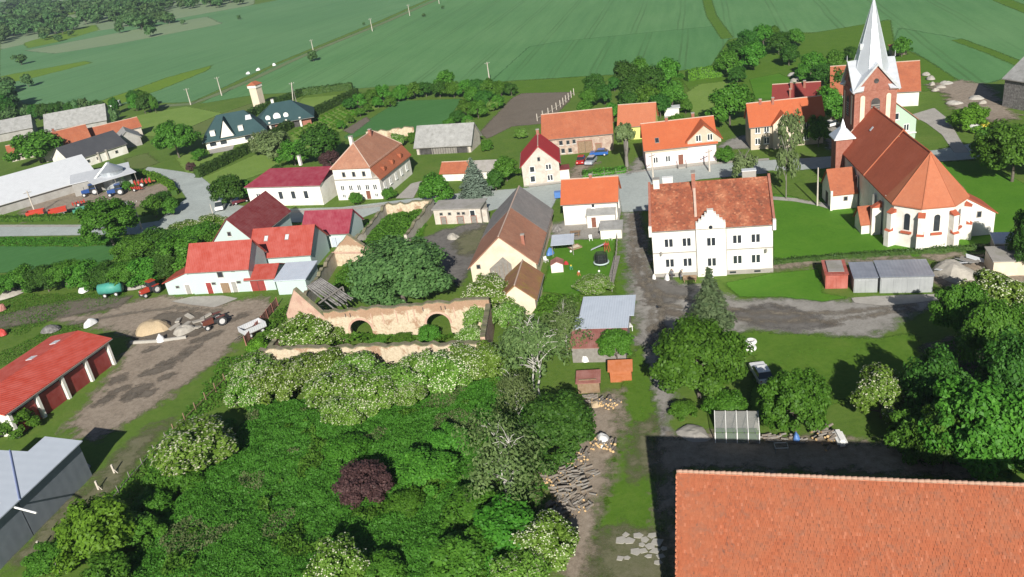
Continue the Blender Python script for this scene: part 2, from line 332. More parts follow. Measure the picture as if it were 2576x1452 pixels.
strip('pavement_upper',[(1330,470),(1412,459),(1505,447),(1580,434),(1650,426),(1836,408),(1935,401)],1.3,'concrete',.4)
patch('driveway_green_house',[(2290,290),(2350,272),(2385,300),(2420,360),(2440,385),(2400,385),(2370,340),(2330,310)],'concrete',.6)
patch('paved_path',[(995,500),(1035,462),(1062,456),(1040,500)],'concrete',.4)
patch('yard_front_red_house',[(1430,455),(1437,425),(1470,400),(1500,395),(1500,412),(1470,430),(1462,448)],'dirt',.6)
patch('drive_beside_pink_house',[(1582,438),(1600,400),(1618,395),(1622,424)],'gravel',.6)
patch('yard_behind_pink_house',[(1805,370),(1850,345),(1900,340),(1900,372),(1830,376)],'gravel',.6)
patch('yard_cream_house',[(2060,330),(2130,310),(2150,350),(2090,380)],'gravel',.6)
# farm yards
patch('machinery_yard',[(85,505),(170,485),(330,480),(430,455),(440,490),(380,515),(300,530),(150,530),(60,560),(60,530)],'dirt',.7)
patch('villa_drive',[(520,372),(560,362),(590,365),(585,378),(530,388)],'concrete',.5)
patch('farm_yard',[(90,800),(250,790),(330,760),(420,745),(560,765),(660,750),(690,775),(600,850),(565,895),(455,975),(330,1060),(230,1110),(170,1080),(290,930),(340,850),(230,820)],'dirt',.6)
for k_,(u_,v_,a_,b_) in enumerate(((300,955,24,9),(345,985,40,12),(330,1000,20,7),(400,930,50,9),(440,905,40,7),(370,990,22,9),(260,1010,30,8),(480,880,30,6),(420,950,20,7),(520,850,40,7),(600,800,30,6),(300,985,26,7),(380,880,20,5))):
    patch('wet_hollow',[(u_+a_*math.cos(t_*.785)-b_*.3*math.sin(t_*.785),v_+b_*math.sin(t_*.785)-a_*.35*math.cos(t_*.785)) for t_ in range(8)],'dark_dirt',.35,label=None)
patch('muck_ground',[(330,850),(400,790),(480,785),(560,800),(500,845),(400,860)],'dark_dirt',.5)
patch('farm_apron',[(430,760),(480,748),(560,745),(600,752),(540,775),(480,768)],'concrete',.4)
patch('bare_strip',[(-20,800),(100,770),(230,752),(330,748),(300,775),(150,800),(40,822),(-20,830)],'dark_dirt',.6)
patch('green_strip_left',[(-20,620),(200,622),(330,615),(330,640),(250,665),(100,680),(-20,690)],'crop',.6)
patch('shed_pad',[(-20,1330),(90,1245),(215,1165),(232,1175),(130,1290),(0,1400),(-20,1410)],'concrete',.4)
patch('worn_by_shed',[(120,1310),(230,1220),(330,1110),(420,1060),(330,1180),(200,1300),(60,1420),(30,1420)],'worn',.5)
# middle yards
patch('stone_yard',[(1100,585),(1200,560),(1235,570),(1215,640),(1180,690),(1150,720),(1120,690),(1060,640),(1050,610)],'slush',.5)
patch('mossy_yard',[(1145,600),(1220,570),(1235,590),(1205,640),(1150,640)],'worn',.5)
patch('terrace',[(1385,570),(1430,555),(1560,560),(1555,600),(1440,608),(1390,600)],'gravel',.5)
patch('play_lawn',[(1365,735),(1385,650),(1395,610),(1440,606),(1550,600),(1540,700),(1520,735),(1440,745)],'lawn',.5)
patch('grass_verge_drive',[(1556,560),(1580,540),(1582,600),(1580,690),(1610,780),(1580,790),(1545,740),(1545,650)],'lane_grass',.5)
patch('driveway',[(1568,536),(1605,536),(1622,600),(1645,706),(1700,715),(1760,720),(1820,745),(1880,760),(1990,750),(2120,760),(2300,755),(2370,748),(2400,760),(2290,790),(2200,850),(2000,840),(1880,830),(1800,850),(1720,880),(1660,900),(1605,850),(1600,790),(1585,715),(1574,640)],'gravel',.5)
for u_,v_,a_,b_ in ((1870,785,40,7),(1945,778,50,8),(1900,800,30,6),(2010,800,40,7),(1960,815,46,8),(1640,760,20,8),(1690,790,34,9),(1600,660,14,18),(1660,830,24,9),(2080,815,30,6),(1625,720,18,9)):
    patch('wet_hollow',[(u_+a_*math.cos(t_*.785),v_+b_*math.sin(t_*.785)) for t_ in range(8)],'dark_dirt',.4)
patch('mud_patch',[(1840,790),(1930,770),(2040,790),(2090,820),(2000,835),(1880,820)],'slush',.5)
patch('mud_by_house',[(1620,700),(1660,690),(1700,715),(1740,740),(1680,770),(1625,745)],'slush',.5)
for pts_ in ([(1590,540),(1590,600),(1600,680),(1640,760),(1640,840),(1635,920),(1640,1040)],[(1602,540),(1608,600),(1622,680),(1665,760),(1660,840),(1655,920),(1662,1040)],[(1660,740),(1760,760),(1900,790),(2100,790),(2300,770)],[(1670,770),(1760,785),(1900,812),(2100,808),(2290,782)],[(560,785),(440,775),(330,790),(180,815)],[(1640,1040),(1630,1130),(1615,1250),(1590,1380)],[(1655,1040),(1648,1130),(1640,1250),(1625,1380)]):
    strip('wheel_rut',pts_,.55,'rut',.3)
patch('church_lawn',[(1944,445),(2080,425),(2110,420),(2330,412),(2470,405),(2640,500),(2640,640),(2380,645),(1945,672),(1944,600)],'lawn',.7)
strip('church_path',[(1935,500),(2000,505),(2060,515),(2098,526)],1.6,'concrete',.4)
patch('church_lawn_left',[(1930,432),(2050,428),(2070,480),(2060,515),(1990,495),(1935,490)],'rough_grass',.6)
patch('garage_grass',[(1820,715),(1945,690),(2060,680),(2070,740),(2140,752),(2070,762),(1960,750),(1860,750)],'lawn',.5)
strip('garden_bed',[(1945,676),(2060,664),(2240,655),(2400,648),(2576,640)],1.4,'dirt',.4)
patch('garage_apron',[(2140,752),(2205,748),(2375,742),(2395,752),(2310,765),(2215,772),(2150,765)],'concrete',.35)
patch('rubble_ground',[(2330,700),(2400,660),(2580,650),(2620,700),(2560,760),(2400,740)],'dirt',.5)
patch('lawn_right',[(1800,860),(1880,835),(2010,845),(2210,855),(2300,840),(2330,900),(2300,960),(2130,1010),(1950,1060),(1880,1050),(1900,900)],'lane_grass',.5)
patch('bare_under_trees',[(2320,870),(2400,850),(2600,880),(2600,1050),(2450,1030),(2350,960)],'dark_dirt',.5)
patch('track_lane',[(1605,850),(1660,900),(1680,960),(1700,1020),(1660,1040),(1700,1100),(1650,1110),(1625,1040),(1620,960)],'gravel',.5)
patch('lane_wear',[(1640,1110),(1660,1100),(1650,1200),(1630,1200)],'worn',.5)
patch('lane_grass',[(1500,1452),(1490,1400),(1520,1270),(1545,1150),(1560,1030),(1575,920),(1610,870),(1640,960),(1655,1060),(1650,1200),(1670,1330),(1690,1452)],'lane_grass',.4)
patch('worn_patch',[(1590,1090),(1640,1060),(1655,1180),(1600,1210)],'worn',.4)
patch('wood_yard_ground',[(1400,1452),(1420,1330),(1390,1250),(1380,1180),(1480,1100),(1490,1000),(1560,990),(1565,1040),(1545,1130),(1530,1200),(1500,1290),(1490,1452)],'dirt',.4)
patch('barn_shade_ground',[(1655,1100),(2450,1120),(2450,1200),(1700,1180),(1710,1452),(1680,1452)],'dirt',.5)
patch('slab_ground',[(1510,1370),(1545,1335),(1640,1340),(1680,1400),(1690,1480),(1500,1480)],'worn',.4)
patch('ruin_yard_grass',[(905,590),(985,520),(1085,505),(1065,590),(1040,610),(1000,640),(960,650)],'lawn',.5)
# ------------------------------------------------------------------ foliage
GL_=lambda *a,**k:leafmat(*a,**k)
GL_('leaf_mid',(0.0565,0.1650,0.0159),(0.1190,0.2846,0.0310)); GL_('leaf_bright',(0.0497,0.1585,0.0127),(0.1035,0.2626,0.0266)); GL_('leaf_dark',(0.0328,0.1092,0.0145),(0.0775,0.1977,0.0268))
GL_('leaf_walnut',(0.0756,0.1620,0.0454),(0.1458,0.2646,0.0842)); GL_('leaf_lime',(.095,.235,.018),(.165,.36,.032)); GL_('leaf_elder',(0.1030,0.2098,0.0230),(0.2006,0.3422,0.0534))
GL_('leaf_birch',(0.0943,0.1558,0.0451),(0.1722,0.2460,0.0820)); GL_('leaf_purple',(.075,.042,.04),(.14,.08,.07),trans=.2); GL_('leaf_far',(0.0583,0.1320,0.0407),(0.1166,0.2178,0.0671))
GL_('leaf_spruce',(.065,.105,.045),(.12,.165,.075),trans=.15); GL_('leaf_blue',(0.106,0.150,0.110),(0.172,0.228,0.173),trans=.1); GL_('leaf_hedge',(0.0338,0.0863,0.0150),(0.0713,0.1425,0.0270),trans=.2)
GL_('leaf_meadow',(0.0574,0.1585,0.0147),(0.0957,0.2313,0.0257)); GL_('leaf_weed',(0.0558,0.1526,0.0132),(0.0995,0.2368,0.0239),(0.1094,0.2473,0.0265)); GL_('leaf_yellow',(0.211,0.300,0.037),(0.330,0.408,0.063)); GL_('leaf_grey',(0.119,0.168,0.063),(0.191,0.252,0.095)); GL_('petal',(.6,.62,.4),(.84,.84,.64),trans=.2)
plain('bark',(.12,.095,.07),.35,6); plain('birch_bark',(.62,.6,.55),.25,5,dirt=(.1,.09,.08),dirtamt=.5,dscale=4); plain('bark_grey',(.2,.18,.155),.3,6)
def unit(a): return a/np.maximum(np.linalg.norm(a,axis=1,keepdims=True),1e-9)
def leaves(name,P,Nn,size,mat,asp=1.6,rs=None,zs=1.0):
    rs=rs or nr; n=len(P); Nn=unit(Nn); t=unit(np.cross(Nn,unit(rs.normal(size=(n,3))))); b=np.cross(Nn,t)
    s=(size*(.65+.7*rs.random(n)))[:,None] if not hasattr(size,'__len__') else size[:,None]
    zv=np.array([1,1,zs]); t=t*zv; b=b*zv; Nn=Nn*zv
    V=np.empty((n,4,3)); V[:,0]=P-t*s*.5*asp; V[:,1]=P+b*s*.5+Nn*s*.08; V[:,2]=P+t*s*.5*asp; V[:,3]=P-b*s*.5+Nn*s*.08
    return quads(name,V.reshape(-1,3),np.arange(n*4).reshape(n,4),mat)
def clumps(rs,K,shape,rc,inner=.25):
    """clump centres through an uneven crown; shape(u)->xyz for unit dirs"""
    d=unit(rs.normal(size=(K,3))); d[:,2]=np.where(d[:,2]<-.55,-d[:,2],d[:,2]); rad=np.where(rs.random(K)<inner,.35+.4*rs.random(K),.72+.3*rs.random(K))
    return shape(d)*rad[:,None], rc*(.65+.7*rs.random(K))
def crown(name,seed,nleaf,K,rc,size,mat,zc=.6,rz=.4,rxy=1.,up=.45,flat=.75,lump=.22,droop=0,asp=1.6):
    rs=np.random.default_rng(seed); ph=rs.random(6)*6.28
    def shape(d):
        a=np.arctan2(d[:,1],d[:,0]); k=1+lump*(np.sin(2*a+ph[0])*.4+np.sin(3*a+ph[1])*.4+np.sin(5*a+ph[2])*.35+np.sin(4*d[:,2]+ph[3])*.3)
        return d*np.stack([k*rxy,k*rxy,k*rz],1)
    C,rr=clumps(rs,K,shape,rc); w=rr**2; w/=w.sum(); idx=rs.choice(K,nleaf,p=w)
    d=unit(rs.normal(size=(nleaf,3))); q=rs.random(nleaf)**.28
    off=d*(rr[idx]*q)[:,None]; off[:,2]*=rz*1.35*flat
    P=C[idx]+off
    if droop: P[:,2]-=droop*np.maximum(0,np.hypot(P[:,0],P[:,1])-.3)**1.5
    Nn=unit(unit(d*[1,1,1])*.55+unit(np.where(np.abs(C[idx])<1e-6,1e-6,C[idx]))*.35+np.array([0,0,up])+rs.normal(size=(nleaf,3))*.42)
    P[:,2]+=zc
    return leaves(name,P,Nn,size*1.12,MT[mat],asp,rs,.5)
def trunkmesh(seed,h,r,top,limbs,mat,spread=.55,zf=.35,lr=.45):
    rs=random.Random(seed); m=MB(); p=Vector((0,0,-.05)); n=4
    for i in range(n):
        q=Vector((rs.uniform(-.03,.03)*(i+1),rs.uniform(-.03,.03)*(i+1),h*(i+1)/n)); m.tube(p,q,r*(1-i/n*(1-top)),r*(1-(i+1)/n*(1-top)),7,False); p=q
    for k in range(limbs):
        a=6.283*k/limbs+rs.uniform(-.4,.4); z=h*(zf+(1-zf)*rs.random()*.8); b=Vector((0,0,z)); e=Vector((math.cos(a)*spread*rs.uniform(.6,1.1),math.sin(a)*spread*rs.uniform(.6,1.1),z+h*rs.uniform(.15,.4)))
        mid=(b+e)/2+Vector((0,0,h*.04)); m.tube(b,mid,r*lr,r*lr*.65,6,False); m.tube(mid,e,r*lr*.65,r*lr*.2,5,False)
        for j in range(2):
            a2=a+rs.uniform(-.9,.9); e2=mid+Vector((math.cos(a2)*spread*.4,math.sin(a2)*spread*.4,h*rs.uniform(.08,.25))); m.tube(mid,e2,r*lr*.45,r*lr*.12,5,False)
    return m.mesh('trunk',MT[mat],True)
def blossoms(name,seed,crownmesh,n,size,mat='petal'):
    rs=np.random.default_rng(seed); co=np.empty(len(crownmesh.vertices)*3,np.float32); crownmesh.vertices.foreach_get('co',co); co=co.reshape(-1,4,3).mean(1)
    ctr=co.mean(0); d=co-ctr; rad=np.linalg.norm(d/np.array([1,1,.5]),axis=1); score=rad+.5*d[:,2]+.12*rs.random(len(co)); ok=np.argsort(-score)[:int(len(co)*.6)]
    ok=rs.choice(ok,n,False); P=co[ok]+unit(d[ok])*.03+[0,0,.015]
    return leaves(name,P,unit(d[ok])*.3+np.array([0,-.25,1.])+rs.normal(size=(n,3))*.2,size,MT[mat],1.15,rs,.5)
TPL={}
def tpl(kind,crownm,trunkm,extra=None): TPL.setdefault(kind,[]).append((crownm,trunkm,extra))
def build_templates():
    tk=[trunkmesh(s,.62,.055,.35,5,'bark') for s in (1,2,3)]; tb=[trunkmesh(s,.45,.05,.3,5,'bark',.5,.1,.6) for s in (4,5)]
    for i,s in enumerate((11,12,13)):
        tpl('lush',crown('crown',s,20000,110,.24,.055,'leaf_mid'),tk[i]); 
    for i,s in enumerate((21,22)): tpl('bright',crown('crown',s,22000,120,.22,.052,'leaf_bright',zc=.57,rz=.43),tk[i])
    for i,s in enumerate((31,32)): tpl('dark',crown('crown',s,20000,110,.24,.055,'leaf_dark',zc=.56,rz=.43),tk[i])
    tpl('walnut',crown('crown',41,24000,120,.22,.052,'leaf_walnut',zc=.53,rz=.46,lump=.2),tk[2])
    tpl('round',crown('crown',44,11000,110,.2,.062,'leaf_mid',zc=.6,rz=.4,lump=.06),tk[0])
    tpl('roundb',crown('crown',45,18000,150,.17,.052,'leaf_bright',zc=.58,rz=.42,lump=.08),tk[1])
    for i,s in enumerate((51,52,53)):
        c=crown('crown',s,11000,80,.26,.075,'leaf_elder',zc=.5,rz=.48,lump=.25); tpl('elder',c,tb[i%2],blossoms('blossom',s+5,c,(900,1500,2100)[i],.058))
    for i,s in enumerate((61,62)): tpl('bush',crown('crown',s,9500,70,.28,.078,'leaf_mid',zc=.48,rz=.5,lump=.25),tb[i])
    for i,s in enumerate((63,64)): tpl('bushb',crown('crown',s,9500,70,.28,.078,'leaf_bright',zc=.48,rz=.5,lump=.25),tb[i])
    tpl('lime',crown('crown',66,12000,80,.25,.07,'leaf_lime',zc=.5,rz=.48),tb[0]); tpl('limeb',crown('crown',67,3000,40,.3,.14,'leaf_lime',zc=.48,rz=.5),tb[0])
    tpl('purple',crown('crown',71,11000,120,.22,.06,'leaf_purple',zc=.5,rz=.5,lump=.1),tb[0])
    tpl('yellow',crown('crown',73,1800,30,.3,.14,'leaf_yellow',zc=.5,rz=.48),tb[1])
    tpl('grey',crown('crown',74,4000,50,.3,.11,'leaf_grey',zc=.5,rz=.48),tb[1])
    for i,s in enumerate((81,82,83,84)): tpl('far',crown('crown',s,800,34,.34,.26,'leaf_far',zc=.55,rz=.45,lump=.25),tk[i%3])
    for i,s in enumerate((86,87)): tpl('vill',crown('crown',s,7500,75,.26,.085,'leaf_mid',zc=.55,rz=.45,lump=.25),tk[i])
    for i,s in enumerate((88,89)): tpl('villd',crown('crown',s,7500,75,.26,.085,'leaf_dark',zc=.55,rz=.45,lump=.25),tk[i])
    # leggy street trees: thin see-through crowns on tall stems
    for i,s in enumerate((101,102)): tpl('leggy',crown('crown',s,1500,26,.3,.1,'leaf_grey',zc=.6,rz=.36,lump=.4),trunkmesh(s,.9,.06,.25,9,'bark_grey',.6,.3,.4))
    m=MB(); m.tube((0,0,-.03),(0,0,.25),.2,.17,8,False)
    for x,y,zz in ((-.3,.1,.62),(.25,-.1,.66),(.05,.3,.6)): m.tube((0,0,.24),(x*.6,y*.6,.45),.14,.11,7,False); m.tube((x*.6,y*.6,.45),(x,y,zz+.1),.11,.05,7,False)
    tpl('pollard',crown('crown',105,3200,40,.3,.12,'leaf_grey',zc=.74,rz=.24,lump=.3),m.mesh('trunk',MT['bark_grey'],True))
    # birch: white stems and long drooping wisps
    for i,s in enumerate((91,92,93)):
        me=crown('crown',s,(4200,3300,3600)[i],66,.25,.042,'leaf_birch',zc=.58,rz=.42,up=.5,lump=.35,droop=.12,asp=2.0)
        m=MB(); q=random.Random(s); stems=((0,0),(.12,.06)) if i!=1 else ((0,0),)
        for bx,by in stems:
            p=Vector((bx,by,-.05)); n=7; hh=.9
            for k in range(n):
                e=Vector((bx*(1+k*.3)+q.uniform(-.04,.04),by+q.uniform(-.04,.04),hh*(k+1)/n)); m.tube(p,e,.03*(1-k/n*.8),.03*(1-(k+1)/n*.8),6,False)
                for z in range(4 if k>1 else 0):
                    aa=q.uniform(0,6.28); L=q.uniform(.45,.85)*(1-abs(k/n-.4)); b=p.lerp(e,q.random()); f=b+Vector((math.cos(aa)*L*.5,math.sin(aa)*L*.5,.09+.05*q.random())); h=f+Vector((math.cos(aa)*L*.45,math.sin(aa)*L*.45,.05*q.random()))
                    m.tube(b,f,.008,.006,5,False); m.tube(f,h,.006,.002,4,False)
                p=e
        tpl('birch',me,m.mesh('trunk',MT['birch_bark'],True))
    # spruce: whorls of drooping branches
    for kind,mat,s in (('spruce','leaf_spruce',95),('bluespruce','leaf_blue',96),('thuja','leaf_hedge',97)):
        rs=np.random.default_rng(s); V=[];N=[]
        nl=15 if kind!='thuja' else 20
        for L in range(nl):
            f=L/(nl-1); R1=(1-f)**.85*(1 if kind!='thuja' else .9)+.03; nb=max(4,int(16*(1-f)+4))
            for b in range(nb):
                a=6.28*b/nb+rs.random()*.5; rb=R1*(.8+.35*rs.random()); k=int(34*rb+8)
                t=rs.random(k)**.7; r=t*rb; wob=rs.normal(size=k)*.07*(.4+t)
                x=np.cos(a)*r-np.sin(a)*wob; y=np.sin(a)*r+np.cos(a)*wob; z=.06+.92*f-(.07*t**1.5 if kind!='thuja' else -.1*t)+rs.normal(size=k)*.012
                V.append(np.stack([x,y,z],1)); N.append(np.stack([np.cos(a)*.4+rs.normal(size=k)*.3,np.sin(a)*.4+rs.normal(size=k)*.3,np.full(k,.8)],1))
        me=leaves('crown',np.concatenate(V),np.concatenate(N),.085,MT[mat],2.2,rs,.35); tpl(kind,me,MB().tube((0,0,-.03),(0,0,.95),.05,.008,7).mesh('trunk',MT['bark'],True))
build_templates()
_tn=[0]
def tree(kind,u,v,rpx,h=None,label=None,name=None,group=None,cat='tree',asp=.95,zf=.55,var=None,world=None):
    """crown centre seen at image pixel (u,v), crown radius rpx in image pixels; h = real height in metres"""
    _tn[0]+=1; k=_tn[0]
    if world is not None: x,y,r=world
    else:
        h0=h or 6; P=G(u,v,h0*zf); d=float(np.dot(P-[0,0,CAM_H],FW)); r=rpx*d/F_PX
        if h is None:
            h=max(1.2,2*r*asp)
            for _ in range(3):
                P=G(u,v,h*zf); d=float(np.dot(P-[0,0,CAM_H],FW)); r=rpx*d/F_PX; h=max(1.,2*r*asp)
        x,y=P[0],P[1]
    vs=TPL[kind]; c,t,e=vs[(k if var is None else var)%len(vs)]
    root=thing(name or 'tree',label,cat,(x,y,0),rnd.uniform(0,6.28),group); root.scale=(r,r,h)
    link('trunk',t,root); cr=link('crown',c,root)
    if e: link('blossom',e,cr)
    return root
def hedge(name,label,pts,w,h,mat='leaf_hedge',dens=60,size=.22,group=None,cat='hedge',ragged=.12):
    P=[G(*p)[:2] if len(p)==2 else g(*p)[:2] for p in pts]; rs=nr; V=[];N=[]; core=MB()
    for a,b in zip(P[:-1],P[1:]):
        d=b-a; L=np.hypot(*d); d=d/L; nn=np.array([-d[1],d[0]]); n=int(L*dens*1.8*(w+2*h)/3)
        s=rs.random(n)*L; q=rs.random(n); per=w+2*h; t=q*per
        lat=np.where(t<h,-w/2,np.where(t<h+w,t-h-w/2,w/2)); z=np.where(t<h,t,np.where(t<h+w,h,per-t))
        bump=ragged*h*np.sin(s*1.9+np.sin(s*.7)*2)*.5; z=z+np.where(z>h*.6,bump,0)+rs.normal(size=n)*.07
        lat=lat+rs.normal(size=n)*.08+np.sign(lat)*.1*np.sin(s*2.3)
        V.append(np.stack([a[0]+d[0]*s+nn[0]*lat,a[1]+d[1]*s+nn[1]*lat,np.maximum(z,.03)],1))
        on=np.where(t<h,-1,np.where(t<h+w,0,1)); N.append(np.stack([nn[0]*on,nn[1]*on,np.where(on==0,1.,.35)],1)+rs.normal(size=(n,3))*.35)
        c=(a+b)/2; core.obox(c,math.atan2(d[1],d[0]),L,w*.8,0,h*.9)
    root=thing(name,label,cat,(float(P[0][0]),float(P[0][1]),0),0,group); off=np.array([P[0][0],P[0][1],0])
    link('foliage',leaves('foliage',np.concatenate(V)-off,np.concatenate(N),size,MT[mat]),root)
    core.v=[(x-off[0],y-off[1],z) for x,y,z in core.v]; core.build('inner_branches',MT['leaf_hedge'],root)
    return root
_LAT=np.random.default_rng(99).random((256,256))
def vnoise(x,y):
    i=np.floor(x).astype(int); j=np.floor(y).astype(int); fx=x-i; fy=y-j; fx=fx*fx*(3-2*fx); fy=fy*fy*(3-2*fy); L=lambda a,b:_LAT[a%256,b%256]
    return (L(i,j)*(1-fx)+L(i+1,j)*fx)*(1-fy)+(L(i,j+1)*(1-fx)+L(i+1,j+1)*fx)*fy
def weeds(name,label,px,dens,hgt,size,mat,cell=.5,z0=0.,amp=1.,cat=None,mask=None):
    """a carpet of uneven growth"""
    poly=np.array([G(*p)[:2] for p in px]); lo=poly.min(0);hi=poly.max(0); A=(hi-lo).prod(); n=int(A*dens)
    X=lo[0]+nr.random(n)*(hi[0]-lo[0]); Y=lo[1]+nr.random(n)*(hi[1]-lo[1]); D=seg_dist(X,Y,poly); jag=np.sin(X*1.7+Y)*.5+np.sin(Y*2.3-X*.7)*.4
    k=D+jag*.8>0
    if mask: k&=vnoise(X*mask[0]+mask[2],Y*mask[0]+5)+.35*vnoise(X*mask[0]*3.3,Y*mask[0]*3.3+mask[2])>mask[1]
    X,Y,D=X[k],Y[k],D[k]
    def hf(x,y,d): return z0+hgt*np.clip((d+.3)/1.2,.15,1)*(.15+amp*(.75*vnoise(x*.16+9,y*.16)**1.3+.45*vnoise(x*.55,y*.55+40)+.32*vnoise(x*1.5+70,y*1.5)))
    e=.15; H=hf(X,Y,D); gx=(hf(X+e,Y,D)-H)/e; gy=(hf(X,Y+e,D)-H)/e
    P=np.stack([X,Y,np.maximum(.05,H-np.abs(nr.normal(size=len(X)))*.12*hgt)],1)
    N=np.stack([-gx,-gy,np.ones(len(X))],1)+nr.normal(size=(len(X),3))*.5
    me=leaves(name,P,N,size,MT[mat]); o=link(name,me); tag(o,label,cat,kind='stuff'); return o
# ------------------------------------------------------------------ building materials
plain('white_wall',(.79,.765,.71),.08,.6,.85,dirt=(.52,.46,.37),dirtamt=.4); plain('cream_wall',(.72,.62,.48),.12,.8,.85,dirt=(.5,.4,.3),dirtamt=.4)
plain('pink_wall',(.78,.66,.66),.06,.6,.85,dirt=(.6,.5,.45),dirtamt=.2); plain('beige_wall',(.55,.47,.36),.15,.9,.9,dirt=(.4,.33,.25),dirtamt=.4)
plain('aqua_wall',(.47,.58,.56),.05,.6,.8,dirt=(.5,.58,.56),dirtamt=.2); plain('green_wall',(.4,.52,.42),.06,.6,.8); plain('yellow_wall',(.75,.72,.22),.08,.6,.85)
plain('grey_wall',(.36,.35,.33),.2,.8,.9,dirt=(.24,.22,.2),dirtamt=.5); plain('stain_wall',(.6,.55,.48),.15,.7,.9,dirt=(.36,.3,.25),dirtamt=.6,dscale=.7)
plain('brick',(.36,.125,.075),.3,2.5,.9,dirt=(.24,.08,.06),dirtamt=.4); plain('brick_dirty',(.4,.27,.21),.3,2,.9,dirt=(.55,.47,.38),dirtamt=.7,dscale=.9)

m,nt,out=newmat('ruin_brick'); v=coord(nt); n1=noise(nt,v,.5,6,.7,.5); n2=noise(nt,v,3,5,.7,.3); n3=noise(nt,v,12,3,.7); zz=nd(nt,'ShaderNodeSeparateXYZ',{'Vector':v}).outputs[2]
plas=ramp(nt,n2,[(.3,(.42,.34,.24)),(.55,(.58,.49,.36)),(.75,(.66,.58,.45))]); bri=ramp(nt,n3,[(.3,(.25,.14,.09)),(.6,(.38,.23,.145)),(.75,(.48,.33,.22))])
k_=math_(nt,'ADD',n1,math_(nt,'MULTIPLY',ramp(nt,math_(nt,'ADD',math_(nt,'MULTIPLY',zz,.2),math_(nt,'MULTIPLY',n2,.12)),[(.78,0.0),(.95,1.0)]),.2))
col=mixc(nt,ramp(nt,k_,[(.53,0.0),(.6,.85)]),plas,bri); st_=noise(nt,nd(nt,'ShaderNodeMapping',{'Vector':v,'Scale':(1,1,.15)}).outputs[0],2.0,4,.7); col=mixc(nt,ramp(nt,st_,[(.55,0.0),(.75,.5)]),col,(.3,.24,.17))
finish(nt,out,col,.95,0,math_(nt,'ADD',n3,k_),.7,.06,.15)
plain('ruin_pink',(.55,.33,.25),.28,1.8,.95,dirt=(.6,.45,.34),dirtamt=.6); plain('ruin_top',(.22,.18,.11),.4,1.5,.95,dirt=(.1,.14,.04),dirtamt=.6,dscale=1.2)
plain('plinth',(.33,.31,.28),.15,1,.9); plain('wood',(.27,.17,.09),.3,3); plain('wood_grey',(.24,.22,.195),.3,2.5); plain('orange_wood',(.45,.13,.035),.2,2); plain('charred',(.1,.09,.085),.5,3,dirt=(.35,.34,.33),dirtamt=.5,dscale=2)  # charred: burnt timber; on the large grey barn its black is painted shade
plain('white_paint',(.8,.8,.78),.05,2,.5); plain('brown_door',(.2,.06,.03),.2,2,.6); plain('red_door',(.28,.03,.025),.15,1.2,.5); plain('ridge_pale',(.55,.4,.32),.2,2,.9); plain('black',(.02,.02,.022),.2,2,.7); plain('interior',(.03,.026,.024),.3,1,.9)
m,nt,out=newmat('glass'); finish(nt,out,(.03,.037,.045),.08,0,spec=.8)
tiles('tile_orange',(0.3612,0.1150,0.0578),(0.2352,0.0782,0.0473),(0.4368,0.1840,0.1050),.5); tiles('tile_bright',(0.4400,0.1127,0.0456),(0.3784,0.0980,0.0420),(0.4928,0.1764,0.0840),.36); tiles('tile_old',(.29,.085,.045),(.11,.05,.035),(.55,.25,.14),.95)
tiles('tile_church',(0.4211,0.1073,0.0564),(0.3194,0.0786,0.0446),(0.4937,0.1502,0.0891),.45); tiles('tile_apse',(0.4275,0.1470,0.0756),(0.3800,0.1176,0.0630),(0.4750,0.1960,0.1155),.4); tiles('tile_brown',(0.3510,0.1680,0.1078),(0.2210,0.1190,0.0840),(0.4550,0.2590,0.1750),.5)
tiles('tile_barn',(.56,.2,.11),(.3,.115,.075),(.66,.31,.19),.5); tiles('tile_grey',(0.2210,0.2080,0.2015),(0.1430,0.1365,0.1365),(0.3250,0.3055,0.2860),.5); tiles('tile_moss',(.3,.15,.08),(.18,.11,.06),(.4,.23,.13),.5,moss=(.3,.22,.05)); tiles('tile_darkred',(.2,.035,.03),(.13,.025,.025),(.26,.06,.045),.3)
tiles('tile_crimson',(0.3960,0.0330,0.0385),(0.3080,0.0275,0.0330),(0.4620,0.0660,0.0660),.2); tiles('tile_slate',(0.0660,0.0682,0.0770),(0.0440,0.0462,0.0550),(0.1100,0.1100,0.1155),.3); tiles('tile_teal',(.035,.075,.08),(.025,.055,.06),(.06,.11,.115),.25)
sheet('sheet_orange',(.38,.052,.032),.6,ribs=3,axis=0,var=.12); sheet('sheet_red',(.53,.06,.03),.6,ribs=3,axis=0,var=.14); sheet('sheet_magenta',(.27,.022,.045),.5,ribs=3); sheet('sheet_maroon',(.2,.025,.025),.5,ribs=3); sheet('sheet_steel',(.55,.61,.7),.45,.1,3,0,.1); sheet('sheet_zinc',(.42,.44,.45),.4,.25,2.2,0,.15,.25)
sheet('sheet_rust',(.36,.13,.1),.6,0,4,0,.2,.4); sheet('sheet_grey',(.33,.33,.32),.7,0,4.5,0,.2,.5,dirt=(.2,.2,.18)); sheet('sheet_pale',(.62,.64,.67),.55,.1,3,0,.08,.25); sheet('garage_red',(.42,.09,.06),.6,0,3,0,.2,.3); sheet('sheet_galv',(.3,.34,.41),.4,.3,2.2,0,.15,.25); sheet('spire_metal',(.64,.67,.71),.38,.45,1.2,2,.06,.15)
sheet('silo_metal',(.52,.56,.6),.35,.6,2,2,.1,.3); plain('grey_felt',(.33,.31,.29),.2,.8,.9,dirt=(.2,.2,.15),dirtamt=.5)
